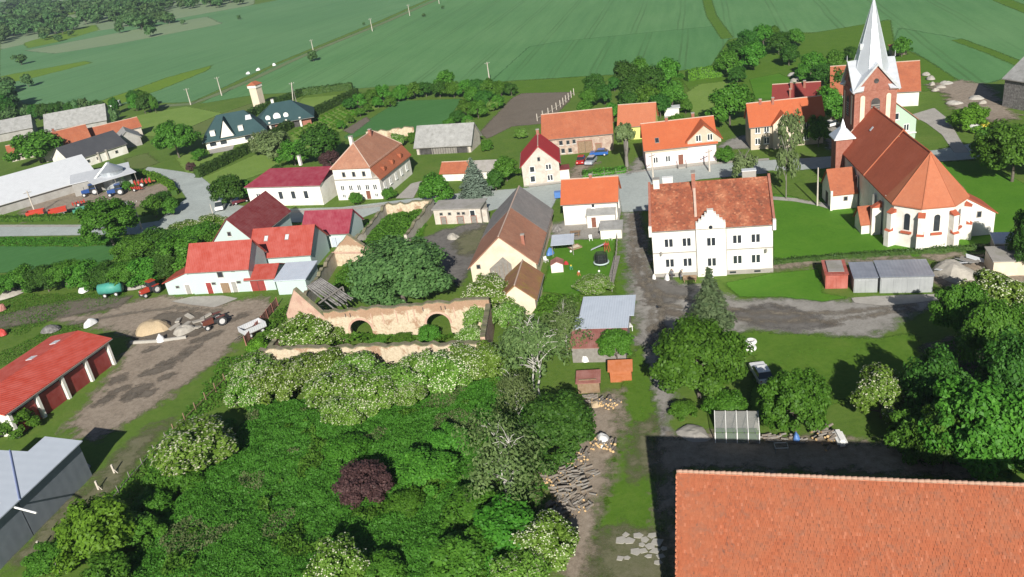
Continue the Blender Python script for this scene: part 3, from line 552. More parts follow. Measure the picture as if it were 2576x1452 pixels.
# ------------------------------------------------------------------ building helpers
_wc={}
def win_mesh(w,h,style):
    k=(round(w,2),round(h,2),style)
    if k not in _wc:
        fr=MB(); b=.09; d=.09
        for x0,x1,z0,z1 in ((-w/2-b,-w/2,-b,h+b),(w/2,w/2+b,-b,h+b),(-w/2,w/2,-b,0),(-w/2,w/2,h,h+b)): fr.box(x0,x1,-d,.02,z0,z1)
        if style=='double': fr.box(-.07,.07,-d+.01,.02,0,h)
        elif style=='cross': fr.box(-.03,.03,-d+.01,.02,0,h); fr.box(-w/2,-.03,-d+.01,.02,h*.62,h*.62+.05); fr.box(.03,w/2,-d+.01,.02,h*.62,h*.62+.05)
        pn=MB().box(-w/2-.002,w/2+.002,-.03,.015,-.002,h+.002); sl=MB().box(-w/2-.18,w/2+.18,-.2,.0,-b-.1,-b-.004)
        dark=style=='dark'
        _wc[k]=(fr.mesh('window',MT['wood_grey'] if dark else MT['white_paint']),pn.mesh('pane',MT['glass']),sl.mesh('sill',MT['white_paint']))
    return _wc[k]
ROT={'f':0,'r':math.pi/2,'b':math.pi,'l':-math.pi/2}
def facept(face,s,z,L,D,out=.0):
    return {'f':(s,-out,z),'r':(L+out,s,z),'b':(L-s,D+out,z),'l':(-out,D-s,z)}[face]
def window(root,face,s,z,w,h,L,D,style='double',sill=True):
    f,p,sl=win_mesh(w,h,style); o=link('window',f,root,facept(face,s,z,L,D,.004),ROT[face]); link('pane',p,o)
    if sill: link('sill',sl,o)
    return o
def door(root,face,s,z,w,h,L,D,mat='brown_door',frame='white_paint',name='door',label=None):
    fr=MB(); b=.1
    fr.box(-w/2-b,-w/2,-.1,.02,0,h+b); fr.box(w/2,w/2+b,-.1,.02,0,h+b); fr.box(-w/2,w/2,-.1,.02,h,h+b)
    o=MB().box(-w/2+.002,w/2-.002,-.05,.01,.02,h-.002).build(name,MT[mat],root,facept(face,s,z,L,D,.005),ROT[face]); fr.build('door_frame',MT[frame],o)
    if w>1.6: MB().box(-.03,.03,-.07,-.05,.05,h-.05).build('door_leaf_joint',MT['black'],o)
    else: MB().box(w*.3,w*.38,-.1,-.05,h*.45,h*.5).build('handle',MT['black'],o)
    if label: o['label']=label
    return o
def chimney(root,x,y,z0,z1,w=.6,d=.6,mat='brick',cap='plinth'):
    o=MB().box(x-w/2,x+w/2,y-d/2,y+d/2,z0,z1).build('chimney',MT[mat],root); MB().box(x-w/2-.06,x+w/2+.06,y-d/2-.06,y+d/2+.06,z1+.002,z1+.14).build('chimney_cap',MT[cap],o); return o
def slab(mb,poly,th):
    """roof slab: polygon plus its copy th below"""
    mb.extr(poly,(0,0,-th))
def house(name,label,cat,L,D,he,hr,axis='x',wall='white_wall',roof='tile_orange',x0=None,y0=None,ang=None,front=None,oh=.35,th=.16,hip0=0,hip1=0,cut=0,
          windows=(),doors=(),chim=(),plinth=None,ridge='ridge_pale',group=None,z0=-.3,roofname='roof',gutter=True,lean=False):
    if front:
        A,B=[(G(*p) if len(p)==2 else g(*p)) for p in front]; d=B-A; ang=math.degrees(math.atan2(d[1],d[0])); x0,y0=A[0],A[1]
        if L is None: L=float(np.hypot(d[0],d[1]))
    root=thing(name,label,cat,(x0,y0,0),R(ang),group)
    a_,b_=(L,D) if axis=='x' else (D,L)          # along / across the ridge
    mp=(lambda a,b,z:(a,b,z)) if axis=='x' else (lambda a,b,z:(b,a,z))
    w=MB()
    if lean:   # single slope, high at the back
        sec=[(0,z0),(b_,z0),(b_,hr),(0,he)]
    elif hip0 or hip1: sec=[(0,z0),(b_,z0),(b_,he),(0,he)]
    else: sec=[(0,z0),(b_,z0),(b_,he),(b_/2,hr),(0,he)]
    w.add([mp(0,b,z) for b,z in sec]+[mp(a_,b,z) for b,z in sec],[tuple(range(len(sec))),tuple(range(len(sec),2*len(sec)))]+[(i,(i+1)%len(sec),len(sec)+(i+1)%len(sec),len(sec)+i) for i in range(len(sec))])
    w.build('wall',MT[wall],root)
    r=MB(); t=.03+th
    if lean:
        sl=(hr-he)/b_; P=[mp(-oh,-oh,he-sl*oh+t),mp(a_+oh,-oh,he-sl*oh+t),mp(a_+oh,b_+oh*.3,hr+sl*oh*.3+t),mp(-oh,b_+oh*.3,hr+sl*oh*.3+t)]; slab(r,P,th); ro=r.build(roofname,MT[roof],root)
    else:
        sl=(hr-he)/(b_/2); ez=he-sl*oh+t; rz=hr+t
        e0=-oh; e1=a_+oh; r0=hip0 if hip0 else e0; r1=a_-hip1 if hip1 else e1
        slab(r,[mp(e0,-oh,ez),mp(e1,-oh,ez),mp(r1,b_/2,rz),mp(r0,b_/2,rz)],th)
        slab(r,[mp(e1,b_+oh,ez),mp(e0,b_+oh,ez),mp(r0,b_/2,rz),mp(r1,b_/2,rz)],th)
        if hip0: slab(r,[mp(e0,b_+oh,ez),mp(e0,-oh,ez),mp(r0,b_/2,rz)],th)
        if hip1: slab(r,[mp(e1,-oh,ez),mp(e1,b_+oh,ez),mp(r1,b_/2,rz)],th)
        ro=r.build(roofname,MT[roof],root)
        if ridge:
            q=MB().tube(mp(r0,b_/2,rz+.02),mp(r1,b_/2,rz+.02),.11,n=6)
            for on,rr,e in ((hip0,r0,e0),(hip1,r1,e1)):
                if on:
                    for bb in (-oh,b_+oh): q.tube(mp(rr,b_/2,rz+.02),mp(e,bb,ez+.02),.1,n=6)
            q.build('ridge_cap',MT[ridge],ro)
        if gutter and he>2.2:
            for bb in (-oh-.06,b_+oh+.06): MB().tube(mp(e0,bb,ez-th-.02),mp(e1,bb,ez-th-.02),.07,n=6).build('gutter',MT['wood_grey'],ro)
    if plinth: MB().box(-.05,L+.05,-.05,D+.05,z0,plinth).build('plinth',MT['plinth'],root)
    for wv in windows: window(root,wv[0],wv[1],wv[2],wv[3],wv[4],L,D,*(wv[5:]))
    for dv in doors: door(root,*dv[:5],L,D,*dv[5:])
    for cv in chim: chimney(root,*cv)
    return root
def roofpt(he,hr,half,y,th=.19): return he+(hr-he)*(1-abs(y-half)/half)+th
def skylights(root,D,he,hr,pts,w=.8,h=1.1,mat='glass'):
    """roof windows on the front slope: (x,y)"""
    sl=(hr-he)/(D/2)
    for x,y in pts:
        f=MB(); z=lambda yy:he+sl*yy+.2
        f.extr([(x-w/2-.08,y-.08,z(y-.08)+.04),(x+w/2+.08,y-.08,z(y-.08)+.04),(x+w/2+.08,y+h+.08,z(y+h+.08)+.04),(x-w/2-.08,y+h+.08,z(y+h+.08)+.04)],(0,0,-.12)); o=f.build('roof_window',MT['wood_grey'],root)
        MB().extr([(x-w/2,y,z(y)+.06),(x+w/2,y,z(y)+.06),(x+w/2,y+h,z(y+h)+.06),(x-w/2,y+h,z(y+h)+.06)],(0,0,-.05)).build('pane',MT['sheet_pale' if mat!='glass' else 'glass'],o)
# ------------------------------------------------------------------ the stepped-gable house
wl=[('f',s,z,1.15,1.25,'double') for s in (2.4,5.0,12.2,14.8) for z in (1.75,5.0)]
H=house('white_house','large white two-storey house with stepped centre gable and mottled red tiled roof','house',17.2,14.6,7.8,12.2,'x','white_wall','tile_old',21.6,114.2,-13.2,windows=wl,plinth=.7,oh=.3,ridge=None)
c=MB(); prof=[(6.4,-.3),(10.6,-.3),(10.6,8.6),(10.2,8.6),(10.2,9.0),(9.75,9.0),(9.75,9.5),(9.3,9.5),(9.3,10.0),(8.95,10.0),(8.95,10.5),(8.05,10.5),(8.05,10.0),(7.7,10.0),(7.7,9.5),(7.25,9.5),(7.25,9.0),(6.8,9.0),(6.8,8.6),(6.4,8.6)]
c.extr([(x,-.4,z) for x,z in prof],(0,.85,0)); cg=c.build('stepped_gable',MT['white_wall'],H)
for z in (1.75,5.0):
    f,p,sl=win_mesh(1.15,1.25,'double'); o=link('window',f,cg,(8.5,-.404,z)); link('pane',p,o); link('sill',sl,o)
o=MB().lathe([(.28,0),(.28,.03)],14).build('round_window',MT['glass'],cg); o.rotation_euler=(math.pi/2,0,0); o.location=(8.5,-.405,7.9)
for x,w_ in ((6.5,.1),(10.5,.1)): MB().tube((x+(-.16 if x<8 else .16),-.12,.6),(x+(-.16 if x<8 else .16),-.12,7.7),.06,n=6).build('downpipe',MT['plinth'],H)
MB().box(0,6.39,-.07,-.004,3.95,4.1).build('string_course',MT['plinth'],H); MB().box(10.61,17.2,-.07,-.004,3.95,4.1).build('string_course',MT['plinth'],H)
for x in (-.35,17.2):
    q=MB()
    for y0_,y1_,z0_,z1_ in ((-.35,7.3,7.75,12.25),(7.3,14.95,12.25,7.75)): q.add([(x,y0_,z0_-.2),(x+.35,y0_,z0_-.2),(x+.35,y1_,z1_-.2),(x,y1_,z1_-.2),(x,y0_,z0_+.55),(x+.35,y0_,z0_+.55),(x+.35,y1_,z1_+.55),(x,y1_,z1_+.55)],[(0,3,2,1),(4,5,6,7),(0,1,5,4),(1,2,6,5),(2,3,7,6),(3,0,4,7)])
    q.build('gable_parapet',MT['brick'],H)
    MB().box(x-.05,x+.4,-.5,.05,6.9,8.5).build('corner_turret',MT['white_wall'],H)
chimney(H,6.4,6.2,10.2,14.2,.55,1.3,'brick'); chimney(H,.9,6.9,11,13.3,.9,.9,'white_wall','plinth'); chimney(H,2.6,8.0,11,13,1.5,.8,'white_wall','white_paint'); chimney(H,14.6,8.2,11,13.2,2.0,1.0,'plinth','sheet_pale')
fw=MB().add([(6.3,1.5,8.8),(6.65,1.5,8.8),(6.65,7.2,12.25),(6.3,7.2,12.25),(6.3,1.5,9.5),(6.65,1.5,9.5),(6.65,7.2,12.9),(6.3,7.2,12.9)],[(0,3,2,1),(4,5,6,7),(0,1,5,4),(1,2,6,5),(2,3,7,6),(3,0,4,7)]).build('fire_wall',MT['ridge_pale'],H)
for s in (2.6,11.5,15): MB().box(s-.45,s+.45,-.08,-.052,.2,.5).build('cellar_window',MT['glass'],H)
for s,z in ((1.4,3.9),(16.4,3.5)): MB().tube((s,-.05,z),(s-.2,-.6,z+.3),.04).tube((s-.2,-.6,z),(s-.2,-.6,z+.55),.13).build('satellite_dish',MT['grey_felt'],H)
# ------------------------------------------------------------------ houses along the street
S=house('small_house','small white house with bright orange tiled roof beside the driveway','house',9.6,6.4,4.5,7.6,'x','white_wall','tile_bright',11.1,140.8,-14.7,windows=[('f',5.4,3.4,.5,.7,'plain'),('r',3,2.2,.8,1,'double')],chim=[(5,3.2,7,8.4,.5,.5)],plinth=.3)
MB().add([(4.2,-1.8,2.6),(9.4,-1.8,2.6),(9.4,-.01,3.25),(4.2,-.01,3.25),(4.2,-1.8,2.45),(9.4,-1.8,2.45),(9.4,-.01,3.1),(4.2,-.01,3.1)],[(0,1,2,3),(4,7,6,5),(0,4,5,1),(1,5,6,2),(2,6,7,3),(3,7,4,0)]).build('porch_roof',MT['sheet_grey'],S)
pw=MB().box(4.3,9.3,-1.6,-.01,-.2,2.44).build('porch_wall',MT['white_wall'],S)
door(S,'f',5.5,.2,.8,1.9,9.6,6.4,'brown_door').location.y=-1.61
l=house('lean_to_shed','low grey corrugated lean-to behind the small white house','shed',3.6,2.6,1.8,2.3,'x','white_wall','sheet_grey',*(G(1512,604)[:2]),-14.7,lean=True,oh=.2)
o=house('stone_barn','long barn with half brown half grey roof and cream gable end','barn',10.5,23,3.0,7.7,'y','cream_wall','tile_brown',-6.0,121.9,-11.9,windows=[('f',1.3,2.6,.5,.6,'dark',False)],chim=[(8.4,3,3.5,6.6,.5,.5)],ridge='ridge_pale')
q=MB(); slab(q,[(-.37,11.5,2.92),(5.25,11.5,7.93),(5.25,23.4,7.93),(-.37,23.4,2.92)],.03); slab(q,[(10.87,23.4,2.92),(5.25,23.4,7.93),(5.25,12.5,7.93),(10.87,12.5,2.92)],.03); q.build('rear_roof',MT['tile_grey'],o)['label']='dark grey tiled rear half of the roof'
tri=MB().extr([(3.0,-.06,-.2),(6.6,-.06,-.2),(6.6,-.06,3.0),(5.4,-.06,4.3),(3.0,-.06,2.4)],(0,.05,0)).build('barn_door',MT['wood_grey'],o)
for k in range(5): MB().box(3.15+k*.7,3.2+k*.7,-.1,-.062,-.1,2.3+k*.3).build('plank_joint',MT['wood'],tri)
house('outbuilding','small cream outbuilding with mossy brown roof in front of the long barn','barn',5.2,8.2,2.6,4.8,'y','cream_wall','tile_moss',*(G(1262,795)[:2]),-11.9,windows=[('f',1.4,1.2,.6,.8,'dark',False)],ridge='ridge_pale')
house('red_roof_house','narrow white gabled house with crimson roof at the street','house',7.7,10.4,4.5,8.2,'y','stain_wall','tile_crimson',5.6,166.6,-5.2,windows=[('f',2,.9,.9,1.2,'plain'),('f',5.6,.8,1.0,1.1,'double'),('f',5.5,3.2,1.0,1.0,'double'),('f',3.7,5.2,.45,.7,'dark',False),('f',2.1,3.0,.9,1.1,'plain')],chim=[(3.85,9.2,7.8,9.3,.6,.6)],plinth=.3)
MB().box(7.72,9.6,.2,3.0,-.2,2.6).build('annex_wall',MT['white_wall'],bpy.data.objects['red_roof_house']); MB().box(7.6,9.8,0,3.2,2.62,2.8).build('annex_roof',MT['sheet_maroon'],bpy.data.objects['red_roof_house'])
ob=house('brick_barn','broad farm barn with mottled orange roof and brick front with wide gate','barn',15.6,9.4,4.2,8.4,'x','brick_dirty','tile_orange',11.9,186.2,-10.9,windows=[('f',4.0,2.4,.7,.9,'dark'),('f',5.6,2.4,.6,.8,'dark'),('f',7.0,2.5,.6,.8,'dark'),('f',4.3,.5,.7,.9,'dark'),('f',5.9,.5,.7,.9,'dark')],doors=[('f',9.4,0,3.2,2.8,'wood','brick'),('f',12.4,0,1.2,1.9,'wood','brick')])
house('yellow_house','yellow house with plain dull red tiled roof set back from the street','house',8.2,7.6,3.4,7.2,'x','yellow_wall','tile_apse',30,190.5,-18,windows=[('f',6.2,.9,1.1,1.2,'double'),('f',2,.9,1.1,1.2,'double')])
pk=house('pink_house','pale pink house with bright orange roof and wide front gable','house',None,9.6,4.4,8.4,'x','pink_wall','tile_bright',front=((3,1012,1282),(3,1540,1226)),windows=[('f',2.0,1.4,.8,1.15,'double'),('f',4.5,1.4,.8,1.15,'double')],doors=[('f',7.1,.5,1.0,2.1,'brown_door')],chim=[(5,4.9,8,9.3,.6,.6),(10.5,5.6,8,9.4,.6,.6)],plinth=.5)
gx0,gx1=8.6,15.3
MB().extr([(gx0,-.03,4.4),(gx1,-.03,4.4),(gx1,-.03,5.2),((gx0+gx1)/2,-.03,8.0),(gx0,-.03,5.2)],(0,4,0)).build('front_gable',MT['beige_wall'],pk)
q=MB(); mx=(gx0+gx1)/2
slab(q,[(gx0-.35,-.4,5.1),(mx,-.4,8.4),(mx,6,8.4),(gx0-.35,6,5.1)],.16); slab(q,[(gx1+.35,-.4,5.1),(gx1+.35,6,5.1),(mx,6,8.4),(mx,-.4,8.4)],.16); q.build('gable_roof',MT['tile_bright'],pk)
for s in (10.8,13.1):
    f,p,sl=win_mesh(.9,1.2,'double'); o=link('window',f,pk,(s,-.036,5.0)); link('pane',p,o); link('sill',sl,o)
MB().box(0,gx0,-.06,-.004,3.5,4.2).build('frieze',MT['beige_wall'],pk); MB().box(6.4,7.8,-1.6,-.06,-.2,.45).build('front_steps',MT['plinth'],pk)
for x in (6.2,8.0): MB().tube((x,-1.5,-.1),(x,-1.5,1.3),.05).tube((x,-.1,1.3),(x,-1.5,1.3),.04).build('railing',MT['black'],pk)
skylights(pk,9.6,4.4,8.4,[(2.6,.9)],.7,.8)
cr=house('cream_house','cream house with orange roof partly in the church tower shadow','house',14.6,7.2,5.2,8.9,'x','beige_wall','tile_bright',54.0,168.7,-9.3,windows=[('f',s,z,.9,1.2,'double') for s in (1.4,3.2,11.2,13.2) for z in (1.2,3.6)],chim=[(2.5,3.4,8.2,9.7,.5,.5),(5,3.2,8.2,9.8,.5,.5)])
MB().extr([(4.4,-.9,-.2),(8.4,-.9,-.2),(8.4,-.9,5.3),(6.4,-.9,7.2),(4.4,-.9,5.3)],(0,3.6,0)).build('front_gable',MT['cream_wall'],cr)
q=MB(); slab(q,[(4.1,-1.2,5.2),(6.4,-1.2,7.5),(6.4,3,7.5),(4.1,3,5.2)],.15); slab(q,[(8.7,-1.2,5.2),(8.7,3,5.2),(6.4,3,7.5),(6.4,-1.2,7.5)],.15); q.build('gable_roof',MT['tile_bright'],cr)
for z in (1.0,3.5):
    f,p,sl=win_mesh(1.1,1.3,'double'); o=link('window',f,cr,(6.4,-.906,z)); link('pane',p,o); link('sill',sl,o)
house('dark_red_house','house with dark red tiled roof and three chimneys behind the cream house','house',9.7,9,5.2,8.3,'x','grey_wall','tile_darkred',63.8,183.3,-21.1,chim=[(3.8,3.2,7,9,.5,.5),(6.6,3.4,7,9.1,.5,.5),(3.6,1.2,5.6,8,.4,.4)])
bh=house('rear_house','long orange roofed house standing directly behind the church tower','house',18.4,12,3.6,8.6,'x','white_wall','tile_orange',79.7,189.7,-21.6)
gg=house('green_house','pale green gabled house to the right of the church tower','house',10.5,9,4.1,8.6,'y','green_wall','tile_brown',74.5,161.7,-4.5,windows=[('f',8.6,1.9,.9,1.2,'double'),('f',6.4,1.9,.9,1.2,'double'),('f',6.6,4.4,.7,1.2,'plain')],plinth=None)
MB().box(6.9,10.58,-.35,-.004,1.2,1.38).build('porch_roof',MT['white_paint'],gg)
rb=house('large_grey_barn','big grey roofed barn with boarded side coloured dark for shade at the right edge','barn',24,12,6.2,10,'x','charred','sheet_grey',*(G(2529,196,6.2)[:2]),-72,oh=.4,ridge=None)  # shade of the left-facing wall is put into its black colour
# mansard house
MN=thing('mansard_house','white house with hipped brown mansard roof and red lower slope','house',(-34.6,176.2,0),R(-20))
Lm,Dm=10.7,16.5
MB().box(0,Lm,0,Dm,-.3,4.6).build('wall',MT['white_wall'],MN); MB().box(.05,Lm-1.6,.0+.02,Dm-.02,4.6,7.4).build('upper_wall',MT['white_wall'],MN); MB().box(-.1,Lm+.02,-.14,-.004,4.5,4.72).build('string_course',MT['plinth'],MN)
q=MB(); e=.3; pl=[(-e,-e,7.2),(Lm-1.4,-e,7.2),(Lm-1.4,Dm+e,7.2),(-e,Dm+e,7.2)]; r0=((Lm-1.7)/2,3.6,11.6); r1=((Lm-1.7)/2,Dm-3.4,11.6)
slab(q,[pl[0],pl[1],r0],.18); slab(q,[pl[1],pl[2],r1,r0],.18); slab(q,[pl[2],pl[3],r1],.18); slab(q,[pl[3],pl[0],r0,r1],.18); ro=q.build('roof',MT['tile_brown'],MN)
q=MB(); slab(q,[(Lm-1.5,-e,7.05),(Lm+.5,-e,4.5),(Lm+.5,Dm+e,4.5),(Lm-1.5,Dm+e,7.05)],.18); lo_=q.build('lower_roof',MT['tile_orange'],MN)
q=MB(); [q.tube(a,b,.12,n=6) for a,b in ((r0,r1),(r0,pl[0]),(r0,pl[1]),(r1,pl[2]),(r1,pl[3]))]; q.build('ridge_cap',MT['ridge_pale'],ro)
for y in (3.5,8,12.5): MB().box(Lm-.9,Lm+.1,y-.4,y+.4,5.3,6.2).build('dormer',MT['tile_orange'],lo_)
chimney(MN,3.2,5.2,10,12.6,.7,.7,'white_wall'); chimney(MN,5,11,10.5,12.4,.6,.6)
for s in (2.6,5.0,7.4): window(MN,'f',s,5.3,.6,.95,Lm,Dm,'dark',False)
for s in (1.6,3.6,5.6,7.6,9.4): window(MN,'f',s,2.2,.75,1.1,Lm,Dm,'double')
for s in (1.6,3.6,5.4,9.4): window(MN,'f',s,.6,.6,.7,Lm,Dm,'double',False)
door(MN,'f',7.5,.1,1,2,Lm,Dm)
for y in (2,5,8,11,14): window(MN,'r',y,1.8,.8,1.2,Lm,Dm,'double')
mg=house('hall','low white hall with magenta sheet roof and tall narrow windows','hall',18.6,12,4.6,6.6,'x','white_wall','sheet_magenta',-55.0,181.2,-21.2,windows=[('f',s,1.6,1.0,1.7,'plain') for s in (8.4,11.6,14.8)]+[('f',2.6,1.8,.9,1.2,'double')],chim=[(8.5,10,6,8.2,.6,.6,'white_wall')],hip0=3,ridge=None)
gb=house('grey_barn','long open-fronted barn with weathered grey roof','barn',14.3,7.5,2.3,6.2,'x','stain_wall','sheet_grey',-18.4,203.8,-20,ridge=None,oh=.5)
op=MB().box(.8,13.6,-.03,.0,-.1,1.9).build('open_front',MT['interior'],gb)
for x in (.8,4.2,7.4,10.6,13.6): MB().box(x-.12,x+.12,-.2,-.04,-.2,2.2).build('post',MT['wood_grey'],gb)
for k in range(9): MB().box(4.5+k*.66,5.05+k*.66,-.09,-.035,-.1,1.5).build('plank',MT['wood_grey'],gb)
ls=house('low_shed','low shed with orange tiles on white walls in the street garden','shed',6.4,4.6,1.9,3.5,'x','white_wall','tile_orange',*(g(2,1402,1365)[:2]),-20,gutter=False)
house('low_shed','low white shed with dark felt roof behind the blue spruce','shed',7.4,4.6,1.9,3.4,'x','white_wall','grey_felt',*(g(2,1590,1352)[:2]),-20,ridge=None,gutter=False)
# ------------------------------------------------------------------ church
CH=thing('church','white village church with red tiled nave, orange apse roof and brick spire tower','church',(62.9,114.2,0),R(-7.76))
hw=5.5; apse=[(-5.6,1.5),(-5.25,-1.5),(-2.2,-4.2),(2.0,-4.3),(4.8,-1.6),(5.6,1.5)]
MB().prism([(-hw+.15,1.5),(hw-.15,1.5),(hw-.15,26.5),(-hw+.15,26.5)],-.3,7.0).build('nave_wall',MT['white_wall'],CH); MB().prism(apse,-.3,7.0).build('apse_wall',MT['white_wall'],CH)
MB().extr([(-hw+.2,26.2,7.0),(hw-.2,26.2,7.0),(0,26.2,13.3)],(0,.3,0)).build('nave_gable',MT['brick'],CH)
q=MB()
for s in (-1,1): slab(q,[(s*(hw+.25),11.6,6.85),(s*(hw+.25),26.9,6.85),(0,26.9,13.7),(0,11.6,13.7)],.2)
n1=q.build('nave_roof',MT['tile_church'],CH)
q=MB()
for s in (-1,1): slab(q,[(s*(hw+.2),1.2,6.75),(s*(hw+.2),11.55,6.75),(0,11.55,13.4),(0,.2,13.4)],.2)
n2=q.build('choir_roof',MT['tile_church'],CH)
q=MB(); oa=[(x*1.07,y*1.07-.05) for x,y in apse]; oa[0]=(-5.75,1.2); oa[-1]=(5.75,1.2)
for a,b in zip(oa[:-1],oa[1:]): slab(q,[(a[0],a[1],6.75),(b[0],b[1],6.75),(0,.2,13.4)],.2)
ap=q.build('apse_roof',MT['tile_apse'],CH)
q=MB(); [q.tube((0,.2,13.42),(p[0],p[1],6.78),.09,n=6) for p in oa[1:-1]]; q.build('hip_tiles',MT['tile_apse'],ap)
for s in (-1,1): MB().tube((0,11.6,13.72),(s*5.75,11.6,6.9),.08,n=6).build('roof_step_tiles',MT['tile_apse'],n1)
for s in (-1,1): MB().tube((0,26.9,13.75),(s*5.75,26.9,6.9),.09,n=6).build('verge_tiles',MT['ridge_pale'],n1)
MB().tube((0,.2,13.42),(0,11.6,13.42),.11,n=6).build('ridge_tiles',MT['tile_church'],n2); MB().tube((0,11.6,13.72),(0,26.9,13.72),.11,n=6).build('ridge_tiles',MT['tile_church'],n1)
MB().extr([(-2.2,20.6,11.25),(-1.7,20.6,11.85),(-1.7,21.2,11.85),(-2.2,21.2,11.25)],(0,0,.06)).build('roof_hatch',MT['sheet_pale'],n1)
def arched(root,cx,cy,cz,w,h,ang,mat,frame,nm='window',d=.12,fw=.12):
    pts=[(-w/2,0),(w/2,0)]+[(w/2*math.cos(math.pi*i/10),h-w/2+w/2*math.sin(math.pi*i/10)) for i in range(11)]
    po=[(x*(1+2*fw/w),(z*(1+fw/h) if z>0 else -fw)) for x,z in pts]
    o=MB().extr([(x,-d*.5,z) for x,z in po],(0,d*.5+.02,0)).build(nm,MT[frame],root,(cx,cy,cz),ang); MB().extr([(x,-d*.5-.012,z) for x,z in pts],(0,.01,0)).build('pane',MT[mat],o); return o
def face(a,b): # midpoint and z-rotation whose -y is outward
    mx,my=(a[0]+b[0])/2,(a[1]+b[1])/2; return mx,my,math.atan2(b[1]-a[1],b[0]-a[0])
for a,b in zip(apse[1:-2],apse[2:-1]):
    mx,my,an=face(a,b); o=arched(CH,mx,my,2.9,.85,2.6,an,'glass','white_wall'); MB().box(-.75,.75,-.35,-.02,-.5,-.2).build('sill',MT['tile_church'],o)
for i in (1,2,3,4):
    p=apse[i]; d=Vector((p[0],p[1]-1.0,0)).normalized(); an=math.atan2(d.y,d.x); 
    b=MB().obox((p[0]+d.x*.5,p[1]+d.y*.5),an,1.3,.9,-.3,2.6).obox((p[0]+d.x*.35,p[1]+d.y*.35),an,.9,.85,2.6,5.4).build('buttress',MT['white_wall'],CH)
    for zz,off,ln in ((2.6,.75,.75),(5.4,.42,.95)):
        q=MB(); px,py=p[0]+d.x*off,p[1]+d.y*off; nx,ny=-d.y,d.x; q.add([(px-d.x*ln/2-nx*.5,py-d.y*ln/2-ny*.5,zz+.55),(px-d.x*ln/2+nx*.5,py-d.y*ln/2+ny*.5,zz+.55),(px+d.x*ln/2+nx*.5,py+d.y*ln/2+ny*.5,zz+.03),(px+d.x*ln/2-nx*.5,py+d.y*ln/2-ny*.5,zz+.03),(px-d.x*ln/2-nx*.5,py-d.y*ln/2-ny*.5,zz+.02),(px-d.x*ln/2+nx*.5,py-d.y*ln/2+ny*.5,zz+.02),(px+d.x*ln/2+nx*.5,py+d.y*ln/2+ny*.5,zz+.005),(px+d.x*ln/2-nx*.5,py+d.y*ln/2-ny*.5,zz+.005)],[(0,1,2,3),(7,6,5,4),(0,4,5,1),(1,5,6,2),(2,6,7,3),(3,7,4,0)]); q.build('buttress_cap',MT['tile_church'],b)
for y in (3.0,):
    b=MB().box(-7.0,-5.61,y-.45,y+.45,-.3,4.6).build('buttress',MT['white_wall'],CH); MB().extr([(-7.1,y-.5,4.62),(-5.61,y-.5,5.5),(-5.61,y-.5,4.62)],(0,1,0)).build('buttress_cap',MT['tile_church'],b)
for y in (6.5,15.5,20): arched(CH,-5.6,y,2.8,.9,2.6,-math.pi/2,'glass','white_wall')
# side chapels
def w2l(p):
    q=np.array(p[:2])-[62.9,114.2]; a=R(7.76); return (q[0]*math.cos(a)-q[1]*math.sin(a),q[0]*math.sin(a)+q[1]*math.cos(a))
def annex(nm,x0,x1,y0,y1,he,hr,mat,left=True):
    w=MB().extr([(x0,y0,-.3),(x0,y1,-.3),(x0,y1,he),(x0,(y0+y1)/2,hr),(x0,y0,he)],(x1-x0,0,0)).build(nm,MT['white_wall'],CH); q=MB(); m_=(y0+y1)/2; sl=(hr-he)/(m_-y0)
    slab(q,[(x0-.25,y0-.3,he-.3*sl+.2),(x1,y0-.3,he-.3*sl+.2),(x1,m_,hr+.2),(x0-.25,m_,hr+.2)],.15); slab(q,[(x1,y1+.3,he-.3*sl+.2),(x0-.25,y1+.3,he-.3*sl+.2),(x0-.25,m_,hr+.2),(x1,m_,hr+.2)],.15); q.build('chapel_roof',MT[mat],w); return w
a1=w2l(G(2092,531)); wa=annex('porch_wall',a1[0],-5.61,a1[1],a1[1]+6.2,3.0,6.2,'tile_orange'); 
f,p,sl=win_mesh(.5,.6,'dark'); o=link('window',f,wa,(a1[0]+2.2,a1[1]-.004,1.7)); link('pane',p,o)
MB().box(a1[0]-.05,a1[0]-.004,a1[1]+2.4,a1[1]+3.8,-.1,2.4).build('church_door',MT['interior'],wa)
MB().box(a1[0]-.3,a1[0]+.05,a1[1]-.3,a1[1]-.004,-.3,3.6).build('gable_pier',MT['white_wall'],wa)
a2=w2l(G(2166,592)); wb=annex('porch_wall',a2[0],-5.61,a2[1],a2[1]+3.4,2.0,4.0,'tile_orange')
wr=MB().extr([(5.0,-1.2,-.3),(9.3,-1.2,-.3),(9.3,-1.2,3.6),(5.0,-1.2,6.3)],(0,5.5,0)).build('sacristy_wall',MT['white_wall'],CH); q=MB(); slab(q,[(4.9,-1.4,6.55),(9.6,-1.4,3.6),(9.6,4.5,3.6),(4.9,4.5,6.55)],.15); q.build('sacristy_roof',MT['tile_church'],wr)
f,p,sl=win_mesh(.5,.8,'dark'); o=link('window',f,wr,(7.0,-1.204,3.2)); link('pane',p,o)
